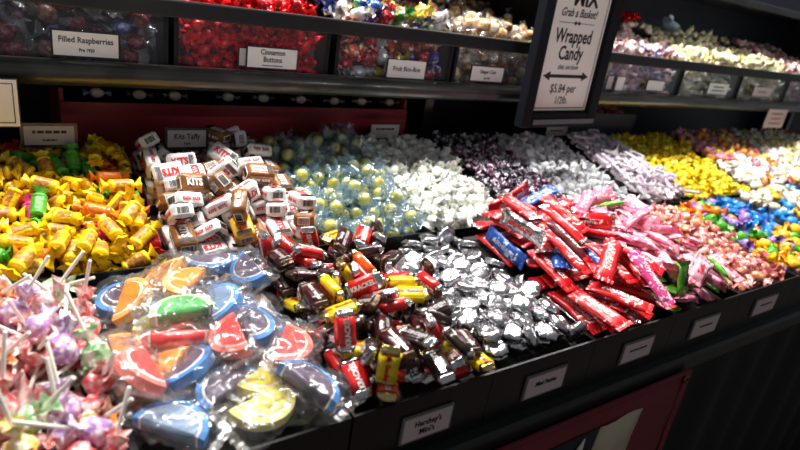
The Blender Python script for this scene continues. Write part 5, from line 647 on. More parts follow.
 'B7': '14802,10845,-3363,-94,32,-7,1;15860,9465,-3731,3,-4,-51,0;14888,9555,-3723,-57,-27,18,1;15095,10220,-3565,3,-13,97,0;14316,8632,-4060,15,1,-36,0;14579,11440,-3275,11,-3,6,0;15173,9998,-3626,4,-13,95,0;14544,8661,-3956,-87,-47,-10,1;15126,8291,-4061,33,93,11,0;14501,10204,-3595,0,-14,94,0;15499,8626,-4037,14,7,-35,1;15822,8532,-4082,-87,-47,-4,0;15319,10297,-3492,4,1,66,1;14182,10310,-3599,-66,73,6,1;14424,9605,-3769,11,-10,41,0;15455,11032,-3363,2,-12,99,1;14549,8195,-4187,17,-1,0,1;15781,10057,-3639,-97,-20,2,0;15898,10334,-3576,13,5,-5,0;15369,10862,-3402,-98,13,3,0;15116,8736,-3956,93,22,14,1;15558,9979,-3525,75,65,9,1;15454,11304,-3298,11,-1,23,0;14423,9949,-3672,-4,-13,99,1;14304,10691,-3482,14,3,-51,0;14351,11114,-3367,12,-6,21,0;14776,9805,-3688,-43,89,11,1;15777,11243,-3282,45,-89,-4,1;15592,10117,-3609,-97,-20,1,0;14294,9110,-3923,14,2,-43,0;15403,8287,-4147,4,-17,96,0;15203,8936,-3704,7,20,-96,1;14341,8370,-4137,-2,-16,99,1;15357,8544,-4059,-31,-94,-15,1;15357,9043,-3903,6,-13,91,1;15040,9419,-3677,-96,-9,-26,1;15147,11495,-3255,9,-2,20,1;14886,8327,-4132,-93,32,4,1;14545,10814,-3429,20,97,13,1;14600,9315,-3837,22,96,14,1;15188,9349,-3732,-68,72,11,1;15904,9707,-3624,-73,-68,1,1;15117,10179,-3458,-24,96,-5,1;15336,9580,-3668,-70,70,11,0;14334,8298,-4083,-99,0,-2,0;15571,8573,-3885,8,-13,54,0;14600,10720,-3369,-57,79,12,1;15671,8703,-3945,-16,-78,60,1;14747,9075,-3819,-99,6,-3,1;15827,9216,-3710,6,92,26,1;15455,10688,-3372,8,10,-63,0;15331,8471,-4004,10,-12,78,0;14814,11081,-3273,0,99,11,1;14734,9176,-3685,61,-42,-50,1;15742,8365,-4018,21,6,74,0;15830,8971,-3845,-29,16,-46,0;15058,10820,-3330,2,-12,94,1;14999,9767,-3652,-32,92,18,0;16031,9735,-3713,-72,-65,-8,1;15321,11424,-3270,1,10,-97,0;14334,9795,-3678,-99,2,-13,0;14830,8368,-4040,11,11,-70,1;14383,8682,-3920,85,49,17,0;15961,10485,-3398,-48,-78,28,1;14890,10552,-3404,-1,-13,99,1;15904,10869,-3318,-97,23,1,1;14306,10319,-3504,-89,-42,-10,0;14805,10249,-3485,-76,-63,-10,1;14308,10074,-3571,9,11,-92,1;14703,9615,-3612,49,-87,-5,1;15898,10080,-3566,5,-14,99,1;14325,11082,-3300,-31,-94,-13,0;16043,8438,-4079,19,-13,76,0;14155,9241,-3820,-70,70,7,1;14148,9327,-3677,58,36,56,0;14597,10218,-3476,-72,69,0,1;15214,8877,-3803,-20,14,96,0;14669,11286,-3230,13,-1,-15,1;14150,8756,-3960,-70,-70,-13,1;14551,8171,-4011,-46,-88,-4,0;15058,8258,-4006,-71,69,-5,0;14312,10882,-3353,-92,36,1,0;15471,10179,-3470,28,-20,-78,1;14736,9934,-3572,-99,1,-4,0;15557,8177,-4043,10,24,8,1;16047,8861,-3761,-39,-38,60,0;15817,8790,-3812,3,89,25,0;14734,8959,-3897,15,6,-5,0;15652,11294,-3232,11,-3,44,0;14431,9375,-3755,2,-14,92,1;14544,8446,-3891,-35,93,-12,0;15813,10644,-3452,51,79,34,0;15768,11615,-3212,2,64,77,1;15149,10382,-3428,-1,-7,25,0;14337,9017,-3867,9,-12,61,0;15549,9423,-3745,14,-15,42,0;15468,8490,-4001,-60,-79,-12,0;15473,9332,-3713,-64,74,10,0;15618,9496,-3578,4,30,-55,0;14603,9300,-3687,-67,-70,25,0;15452,11184,-3183,-84,53,-6,0;15563,10586,-3330,-7,12,-99,0;16044,9692,-3653,22,-8,64,1;14682,8609,-4006,8,-3,51,0;16117,9336,-3711,-59,44,-55,0;15388,9787,-3495,44,47,69,1;15172,10248,-3362,-25,95,-5,1;14737,8198,-3956,7,6,27,1;14279,8257,-3939,70,67,-15,0;15752,8254,-3962,37,-90,-16,0;14341,10964,-3223,-18,-97,14,0;14707,10017,-3419,96,-26,-11,1;15902,8657,-3842,-17,-28,-93,1;15744,10387,-3466,4,5,85,0;15031,10349,-3364,-23,97,4,0;14289,10503,-3419,-41,89,13,1;14972,9500,-3574,-93,-22,-10,0;14358,8516,-3839,-2,-12,-43,0;15082,8807,-3917,13,-26,-92,0;15332,9035,-3828,-3,-99,-15,1;14335,9613,-3658,19,81,-54,0;14306,8740,-3803,6,-12,-91,1;14410,9884,-3532,-65,-74,-16,0;16087,11233,-3297,71,-70,-7,1;14919,8088,-3985,13,3,-90,1;14285,9144,-3756,10,11,-88,0;15813,9046,-3732,41,-16,-41,1;14925,10599,-3300,11,-11,51,0;14316,8967,-3806,10,11,-88,1;16084,8081,-3993,6,23,67,1;15141,9640,-3579,-2,-14,99,1;14437,10359,-3405,10,10,-88,0;15575,10728,-3294,-99,-7,5,0;15215,8348,-3924,-13,-98,-5,0;14754,10974,-3223,-98,18,1,1;15557,8833,-3814,-57,-17,49,0;14908,9772,-3527,-1,-99,-13,1;14150,9888,-3559,-70,-70,-13,0;15206,11054,-3215,98,13,-11,0;15920,10334,-3461,83,-34,-29,1;14717,10170,-3406,-96,26,6,1;15910,8382,-3922,-19,10,-98,1;15090,9114,-3722,-25,-96,-14,1;14583,11199,-3192,3,92,39,1;14564,8754,-3808,-25,-30,45,0;14572,10659,-3308,-1,-17,93,0;14149,8346,-3982,17,12,-70,1;15854,9952,-3471,-27,-63,59,1;14164,10687,-3321,4,-9,68,1',
 'B8': '18448,9078,-3979,3,63,-77,0;19228,10617,-3593,7,-28,95,0;18332,9292,-3915,62,2,21,0;16672,10803,-3561,28,1,-51,0;18428,9832,-3781,-93,-21,-5,1;19336,9156,-3984,-58,-58,21,0;18004,11353,-3391,4,-26,92,0;17407,9764,-3790,-10,-62,78,1;16803,11098,-3477,-8,-26,93,0;19129,11450,-3382,-38,91,-1,0;18841,9064,-4010,30,8,-20,0;18470,8889,-4049,-5,-35,93,0;17008,10654,-3583,-14,-95,-28,0;18044,10352,-3623,-79,50,-14,0;19721,9513,-3926,28,9,-7,1;17031,10351,-3663,-66,-70,-26,0;16678,9870,-3815,29,1,-43,0;19285,8361,-4241,-71,-66,-24,0;18260,10580,-3578,-20,94,28,0;17342,8270,-4262,5,-32,88,1;17808,9975,-3741,-6,-25,91,0;19470,9669,-3846,54,20,56,0;17504,10841,-3518,27,3,-44,1;18774,9570,-3862,-55,79,27,1;19372,10271,-3693,26,-1,69,0;16827,9281,-3972,28,-7,35,0;17171,9224,-3972,12,-95,-28,1;19640,10176,-3736,18,4,-80,0;19669,8833,-4114,-92,-24,1,0;17145,9959,-3765,-78,-58,-5,0;17340,8840,-4080,6,29,-91,0;18756,8687,-4124,-22,-93,-30,0;18940,10091,-3723,28,7,-6,0;16673,9479,-3925,-93,-21,-8,0;18537,10362,-3639,3,28,-86,0;19650,8392,-4244,-73,-63,-2,0;17485,10246,-3675,26,2,-58,1;17624,9294,-3938,27,3,-55,0;16769,8430,-4225,4,-30,94,0;17750,8408,-4190,-18,-90,31,1;17844,10921,-3474,10,-79,-59,1;18714,10971,-3485,5,-26,87,0;18078,8292,-4249,30,6,-49,0;16613,8231,-4292,30,-7,12,1;18002,9077,-3997,29,-5,35,0;19043,9506,-3890,21,-1,84,0;18346,11322,-3398,25,3,-41,1;18025,8770,-4091,5,-30,90,0;19587,10736,-3580,-94,-21,8,0;17019,9596,-3875,65,71,26,0;18802,10570,-3590,-33,-90,-27,0;17496,11410,-3383,3,24,-82,0;16546,11437,-3401,-94,-20,-6,0;17188,11043,-3476,-3,96,27,0;16535,8804,-4125,2,-29,83,0;18793,11273,-3415,95,29,12,0;19071,10875,-3520,-80,-54,-2,0;19488,11207,-3452,0,22,-55,0;16543,10379,-3684,-91,29,2,0;19218,8672,-4142,3,29,-84,0;16392,9916,-3823,25,0,-75,0;17932,9493,-3876,5,27,-80,0;16883,8874,-4087,-77,58,2,1;17713,10461,-3612,28,-6,11,1;18107,10065,-3715,28,-5,3,1;17174,11385,-3395,26,-5,31,0;19843,9153,-4035,20,5,-76,1;17662,8950,-4039,-81,51,4,1;18257,10931,-3470,-78,16,0,0;19756,11026,-3512,6,-26,84,1;19847,10474,-3668,69,-70,-20,0;19096,9829,-3801,-95,-7,8,0;18959,8301,-4253,-76,58,6,0;19735,11339,-3428,26,6,-48,0;17192,8539,-4177,-85,-44,-6,0;19152,8310,-4129,44,-25,-47,0;17557,8253,-4184,29,39,13,1;18545,10769,-3513,-4,39,92,0;17774,10231,-3651,30,-95,7,1;19686,10821,-3392,-77,-29,20,0;16929,10005,-3717,-31,-37,6,0;19853,8316,-4257,-57,75,-9,0;18991,8836,-4083,-4,-1,100,0;19496,8978,-4060,-92,-31,-5,0;19346,9990,-3731,12,-70,70,0;17136,10837,-3506,-21,9,3,0;19169,10436,-3554,-90,9,-15,0;16878,8589,-4141,-37,1,-25,0;17197,9420,-3855,-2,-84,-48,0;19074,11171,-3446,-24,97,-1,0;16848,11374,-3407,13,-2,-97,0;18137,10477,-3451,-100,6,-3,0;16413,8282,-4188,-87,14,-47,0;18373,8638,-4130,-38,-88,-29,0;19576,9287,-3980,36,90,24,0;17797,9097,-3890,19,6,62,0;17156,8982,-4026,-93,-27,-20,0;17972,11135,-3440,9,96,26,0;18193,9453,-3887,4,-3,-95,0;19266,9495,-3884,66,55,47,0;17729,11285,-3364,-1,-19,-58,0;19459,8559,-4154,76,-65,3,0;18884,9269,-3941,-3,12,99,0;18311,10365,-3591,38,-23,-87,0;16547,9651,-3849,-11,-25,-5,1;18747,11493,-3366,11,-3,-95,0;16436,10212,-3709,37,63,66,0;19854,9889,-3766,5,-28,-60,0;18832,10326,-3632,21,-28,94,0;18760,9845,-3765,-30,91,-27,1;19121,9066,-3967,65,74,-3,0;18440,8350,-4103,86,36,35,0;16785,10161,-3704,93,-3,13,0;17660,9555,-3833,20,91,30,0;18742,8299,-4087,84,1,1,0;17461,9952,-3735,-10,34,93,0;18196,8488,-4180,-89,33,6,0;17089,11160,-3343,-6,90,-42,0;17692,8668,-4108,11,-88,-46,0;17327,10583,-3590,1,-24,65,0;18112,10764,-3497,96,-22,17,1;17776,10657,-3526,78,12,5,0;17438,9136,-3948,-38,33,-64,0;17861,8522,-4094,15,-93,-1,0;19841,10717,-3511,14,47,26,0;16631,8983,-4048,39,70,55,0;17558,11107,-3429,-6,13,17,0;16416,8568,-4200,-52,-83,-3,0;17806,9733,-3789,-37,-4,-7,1;17425,8503,-4143,-63,-60,38,0;19766,9707,-3854,15,37,90,0;19616,10502,-3614,2,-26,26,1;18372,11079,-3423,24,66,70,1;18142,9715,-3790,-15,-14,81,0;16760,10466,-3628,89,-35,-23,1;16425,10919,-3545,-76,-60,-24,0;18599,10118,-3691,90,42,-1,0;18154,8894,-3974,-19,19,55,0;18666,8209,-4249,-1,-58,-81,0;17321,9608,-3837,13,77,60,0;19489,11518,-3355,88,28,10,0;16535,11235,-3411,62,-13,30,1;17021,8227,-4283,1,-31,95,0;18791,8917,-3922,55,-12,-12,0;19152,10193,-3648,1,25,66,0;19409,10916,-3523,1,-2,-100,0',
 'B9': '20594,9486,-3796,31,3,-28,0;22140,9275,-3800,-3,-64,74,1;21154,8341,-4116,-48,-87,1,4;20326,10538,-3521,2,-31,94,1;23049,8238,-4136,-79,11,5,4;22868,9302,-3823,-79,54,5,4;22987,9899,-3658,-36,-91,1,0;23298,10183,-3578,4,-63,76,0;21493,9489,-3760,1,-23,54,4;20274,9988,-3671,-61,79,-1,0;22180,10540,-3467,25,-2,71,2;22397,8799,-3946,-66,-43,12,1;21868,8235,-4127,-81,-9,-5,4;22585,8255,-4126,8,-75,-65,1;23613,10907,-3416,-64,72,28,0;21429,8638,-4016,-5,29,-93,4;20831,10393,-3533,-94,-17,-8,0;22061,9939,-3628,-51,-81,-28,1;23246,9155,-3850,31,61,72,0;23602,9618,-3750,-32,85,-30,2;21089,9791,-3686,3,-31,91,0;22424,11250,-3295,94,-31,-15,0;21775,9372,-3790,-81,55,22,4;20888,11326,-3291,3,24,-74,1;21677,10026,-3590,-73,-28,4,2;20549,9130,-3900,8,30,-94,4;23257,8879,-3961,7,-30,90,4;20609,11061,-3367,25,-4,59,2;20530,8668,-4035,-62,74,1,4;21209,8823,-3963,7,31,-94,4;23051,10841,-3408,28,5,-41,3;22313,8382,-4068,86,15,5,4;21761,11333,-3275,-34,-90,-27,3;22848,11243,-3303,27,4,-42,0;21293,10640,-3437,40,-6,16,3;21745,10776,-3406,30,6,-3,1;20989,9183,-3857,37,87,32,4;23486,11219,-3312,-22,54,-58,0;22890,8625,-4026,27,5,-65,0;23685,8343,-4122,-58,59,-18,4;21201,10301,-3543,-84,-47,-5,2;21586,10382,-3512,30,4,-33,1;21915,8677,-3981,92,3,-3,4;20352,8330,-4142,1,95,30,4;23817,10367,-3575,0,28,-68,0;22300,10961,-3362,3,-26,76,2;21391,11235,-3301,25,0,-67,3;23680,9315,-3836,89,2,-12,0;22432,9686,-3701,-77,-58,0,1;20650,9811,-3684,60,3,31,1;20859,10723,-3444,-8,-25,89,4;20279,11201,-3345,-53,80,26,1;20213,9426,-3837,-60,76,0,4;22830,10230,-3562,-13,94,30,0;23817,8985,-3935,31,14,-67,0;21192,9336,-3798,-14,-28,88,4;21302,10883,-3372,91,-4,7,0;23051,9514,-3768,-40,-90,0,4;23346,10829,-3407,-61,56,-17,0;22618,8573,-4006,9,34,-41,4;20792,9607,-3666,5,33,18,1;20461,11536,-3236,2,62,-77,1;20225,10206,-3486,-13,-11,-64,1;20748,8459,-4089,-55,78,29,4;21723,8464,-4033,12,-52,83,0;22656,9958,-3599,17,-36,75,2;20621,10627,-3427,-73,29,-41,1;20984,8528,-3905,4,4,75,4;21766,9773,-3675,-7,-30,95,0;22730,10897,-3307,32,49,38,1;23421,8425,-4104,-4,-20,76,4;23354,9635,-3709,-48,76,-41,2;22906,10588,-3453,76,-39,-41,3;23351,9933,-3618,3,-81,-55,1;23534,8515,-3886,82,-57,4,4;22397,10641,-3302,5,-34,78,2;22076,11359,-3269,20,2,82,3;22057,9543,-3721,97,-5,-11,1;21481,8296,-4078,-30,-42,82,4;20297,8881,-3949,96,3,27,4;21094,11078,-3317,0,-25,11,0;21332,9935,-3622,39,30,78,0;22803,8974,-3901,91,-2,-12,4;20530,10167,-3595,36,-13,-52,1;22144,8474,-3898,-19,1,18,4;23240,10452,-3480,-10,77,-56,2;21878,8926,-3857,71,68,-20,4;20481,9269,-3706,-1,100,-7,4;23566,8998,-3895,-34,78,-16,4;22427,10285,-3506,-50,-77,-35,1;22002,10262,-3486,-55,4,-33,0;23815,10737,-3410,25,-63,-55,3;20876,10100,-3577,91,-13,-24,2;21838,10526,-3406,30,-45,84,0;23238,11313,-3297,2,28,-84,1;22769,8077,-3975,-72,-68,7,0;21649,11083,-3267,-62,66,27,0;23558,10389,-3536,55,65,45,3;23840,9499,-3722,35,-68,-32,4;21981,10970,-3327,-94,17,-21,3;21566,8956,-3916,-87,39,4,4;22177,8926,-3892,-2,-12,-84,4;20283,10841,-3418,32,-18,35,1;21332,9471,-3594,-72,45,-27,4;23749,11450,-3279,-1,19,-40,2;20868,8232,-4023,31,52,-8,0;20835,8897,-3954,23,-4,74,0;22328,9921,-3534,-13,-24,-73,0;20255,8575,-4012,-8,26,83,4;23758,8649,-4031,-39,30,-20,0;23176,8466,-4022,48,-42,-34,4;22461,11533,-3225,-19,10,-8,3',
 'B10': '26574,10056,-3596,19,-94,-28,0;25384,10835,-3409,23,-3,72,2;25022,11274,-3308,27,-4,48,1;26496,9293,-3796,-3,63,-74,1;26460,11367,-3268,20,1,82,2;27613,11141,-3323,1,-22,62,0;27043,11388,-3263,-73,64,1,2;27968,10410,-3515,-75,61,4,2;26792,9039,-3887,26,3,-70,2;26273,10644,-3442,-88,-40,4,0;26846,8254,-4141,33,-6,-5,1;27434,8813,-3960,5,-30,84,2;29166,10185,-3621,28,6,-43,2;27655,9759,-3686,29,-3,55,1;28338,10947,-3385,-83,-47,-2,0;24347,10797,-3439,90,6,16,1;24437,10476,-3538,-65,71,0,2;28991,10630,-3491,-53,-80,-27,0;25266,8355,-4111,-91,18,5,1;24859,9256,-3859,-53,80,28,2;24402,9202,-3894,21,-3,78,2;28919,8435,-4084,-6,-45,-89,2;29283,11206,-3347,23,0,80,0;27892,8818,-3965,4,-25,66,1;28374,8457,-4070,-19,-74,-65,1;28323,9738,-3710,-58,76,28,1;25269,8966,-3929,-84,47,-4,1;28252,11361,-3281,-50,-82,-26,0;25650,9666,-3698,63,-16,-16,2;27186,9546,-3740,-86,-41,-4,1;25134,9899,-3667,41,87,26,0;24326,9809,-3727,9,30,-95,2;24691,8852,-3982,-85,42,3,1;27213,10602,-3436,-77,15,-14,0;27843,8339,-4116,-57,76,31,2;27559,10200,-3563,22,0,81,2;25828,10364,-3522,-87,40,3,2;28747,11204,-3331,6,-29,89,0;25621,11025,-3356,28,2,-53,0;24814,8249,-4133,0,88,-47,2;28503,8890,-3957,-28,-90,-31,0;29085,9202,-3892,3,-21,57,0;25839,9058,-3889,24,2,-78,2;25663,9309,-3819,22,1,-83,2;26107,10900,-3379,24,7,38,2;26185,11339,-3275,23,0,72,0;26861,10788,-3403,61,-77,-21,1;24447,8706,-4033,3,21,-56,0;27160,9182,-3846,5,-30,89,2;27298,8430,-4080,4,28,-70,1;26433,8825,-3953,-52,-80,-30,2;26134,9387,-3757,80,6,-4,0;25605,10069,-3606,-82,50,2,1;26822,9890,-3641,-44,88,0,1;24735,10760,-3449,-79,54,2,0;25102,9520,-3775,-46,-87,-1,2;28901,9734,-3733,-45,-85,-28,3;25814,8255,-4144,-4,-94,-33,2;24751,10152,-3594,55,-18,-23,2;26425,8356,-4105,25,-5,-50,2;24696,9637,-3757,-5,-95,-31,2;25609,11379,-3272,-89,35,3,1;28018,10819,-3410,80,-56,-23,2;26107,9663,-3680,-12,66,74,1;25631,8670,-4010,32,5,-4,0;27481,9324,-3806,-94,29,17,2;29275,8834,-4004,27,6,-52,2;24388,11348,-3289,58,12,45,2;25172,10340,-3546,29,-6,36,0;28705,10823,-3428,29,-2,50,2;26415,10343,-3520,5,-30,94,2;28116,9289,-3831,31,-4,22,0;27563,8356,-4070,-36,-46,64,2;28570,9657,-3662,-38,3,55,2;25907,9989,-3597,-71,62,32,1;28537,10740,-3245,49,82,28,0;26650,8466,-4003,59,-74,-11,2;28940,10097,-3524,48,36,-72,1;26834,10317,-3476,36,-77,-38,1;29149,9880,-3650,25,90,-32,0;28296,10574,-3462,-24,-21,23,0;27972,9733,-3645,-70,7,27,2;26582,10529,-3424,4,-94,26,1;27617,8976,-3867,62,-3,-57,1;28650,8605,-4002,-46,12,16,2;25851,10643,-3432,6,41,89,1;26531,9030,-3754,22,-78,10,2;27117,8910,-3842,-23,31,87,2;24326,8235,-4142,81,0,-11,0;25392,9948,-3532,26,-5,-40,2;25058,10657,-3425,82,36,8,0;25107,8617,-4039,-93,-17,-7,1;25570,8384,-3980,69,-58,30,2;29072,8647,-4027,12,42,86,2;26211,10044,-3572,-18,-33,33,1;24493,10050,-3614,23,93,15,2;28675,9062,-3898,60,-9,-40,0;25304,9224,-3779,31,-84,41,2;24653,8434,-4072,66,20,16,2;27410,10861,-3361,61,48,56,0;25543,8966,-3868,-11,-79,43,0;27920,10057,-3556,-23,5,96,1;29001,11329,-3290,-19,-52,59,3;27328,9976,-3591,-66,-64,-14,0;24650,9355,-3735,5,-51,0,1;25251,11148,-3317,33,-35,-82,2;28551,10451,-3498,87,12,19,0;27155,10889,-3324,17,-29,-40,2;26242,11106,-3142,-81,-30,13,2;24303,11013,-3367,5,-41,-87,2;28555,11506,-3237,-9,-42,-90,1;27261,9257,-3617,8,0,-68,2;28368,9159,-3736,0,-11,51,0;26129,9056,-3886,-79,57,23,1;28877,9309,-3805,47,-19,-81,2;26623,10873,-3354,-27,60,-63,0;27788,9223,-3751,-22,-54,63,1;24210,10216,-3555,3,30,69,0;24720,11469,-3267,-47,-84,-28,2;28712,8240,-4144,-74,2,-7,2;27643,10551,-3433,-43,-2,32,2;24925,8946,-3882,-94,9,33,2;28150,8927,-3930,0,29,-60,2;26814,11203,-3298,-11,6,-37,0;25937,8780,-3839,34,1,9,2;28212,8253,-4131,-20,5,-6,2;26469,9630,-3715,26,-3,64,1;28237,10044,-3622,30,-3,43,0;29341,9231,-3868,59,-47,-59,2;25392,9542,-3731,16,-35,82,0;24838,9843,-3651,-27,-62,73,2;24233,9482,-3733,36,45,26,2;26225,8235,-4022,-32,-57,74,1;27012,9714,-3632,70,34,6,1;25503,10407,-3450,-7,23,71,1;26454,11014,-3267,-47,-49,-3,1;24201,8953,-3957,66,50,50,2;28054,11181,-3320,-40,-87,-28,2;25367,8098,-3960,58,-62,-43,1;26403,8537,-3863,90,7,14,2;27039,8437,-3987,21,91,-11,2;26701,9887,-3445,86,25,37,0;27356,11470,-3248,-28,-92,-26,2;25934,11292,-3271,-24,49,-55,2;25891,8460,-3918,53,-10,-13,1;24805,10415,-3507,7,-82,56,0;26845,9443,-3738,74,-66,-3,0',
 'U1': '-265,10957,-1728,-4,17,98,3;1349,10940,-1712,10,52,85,2;2013,10951,-1729,-98,6,5,0;373,10956,-1729,-17,-4,-11,0;835,10977,-1699,20,41,88,1;-841,10976,-1730,-7,13,-98,2;-514,10988,-1513,25,93,25,1;2136,10970,-1473,-5,-15,98,0;266,11021,-1469,7,82,50,0;977,11062,-1461,0,-76,64,2;1544,11002,-1440,-72,41,-1,3;847,10947,-1146,13,-93,30,1;-95,10991,-1446,-21,-24,92,1;1924,11049,-1251,12,9,-97,2;-853,10946,-1424,-3,85,47,1;458,11047,-1135,-74,-62,-24,3;1253,11025,-1234,-61,-66,-42,0;1100,10950,-936,-37,5,-7,0;34,11085,-1175,16,5,4,2;2191,10945,-1070,-89,2,39,0;806,11212,-995,-9,9,33,0;-856,11052,-1145,90,25,3,2;-454,11034,-1191,-59,-73,-13,2;233,10989,-950,-23,94,-16,2;1104,11271,-850,11,2,93,3;1764,11077,-1016,62,-72,-18,3;2160,11262,-1002,4,-12,-95,3;-255,11057,-953,-13,-7,54,3;874,11153,-706,-84,41,-17,0;1947,11133,-784,26,-28,-57,0;509,11320,-763,-60,-79,-8,0;1464,11141,-1018,71,-64,-23,3;626,10931,-800,-76,-29,-32,2;2260,11111,-767,-54,-72,21,0;1323,10988,-724,87,-17,-32,3;235,11024,-634,-27,4,-85,0;1662,11054,-752,54,84,-1,1;1170,11487,-634,38,-47,-26,1;1871,10995,-523,61,-79,2,1;463,10900,-496,-25,5,-80,3;2189,11033,-507,22,-16,-76,0;2189,11801,-638,84,20,34,0;2015,11451,-610,88,2,-45,2;761,11503,-587,77,6,-17,2;1449,11382,-670,48,5,-86,2;136,12421,-731,4,-29,91,2;1440,12238,-775,6,-28,96,1;1913,12470,-719,-61,-75,-26,2;948,12759,-649,11,-95,-27,1;1312,13031,-584,22,0,78,3;62,13191,-560,92,36,14,0;983,13398,-559,98,-6,-7,3;-839,11425,-954,0,-62,76,0;1850,13053,-578,-65,-71,-25,1;2171,11611,-927,-89,-36,-4,0;533,12877,-621,29,-5,14,1;928,12425,-730,5,-29,93,0;2123,12039,-823,-4,-11,15,2;1503,12548,-700,-7,-26,94,1;2122,13193,-559,54,81,22,3;2113,12747,-505,-32,93,-20,3;1708,11448,-804,21,53,-65,3;12,11905,-776,-67,-4,-32,3;96,12764,-626,-88,27,-14,0;922,13079,-540,82,-32,-6,0;1880,12117,-627,94,-25,1,1;1314,12427,-543,-93,20,-23,2;1107,12046,-707,-86,16,-47,3;1288,11525,-947,-12,95,28,3;596,11824,-692,-65,74,-6,2;1627,12772,-534,79,-59,5,3;205,11340,-974,-3,62,-76,1;422,13238,-559,-57,81,-17,3;519,12289,-745,45,28,70,0;1577,11956,-756,0,-99,-10,3;1549,13384,-550,97,3,-4,1;2249,12483,-716,2,25,-72,1',
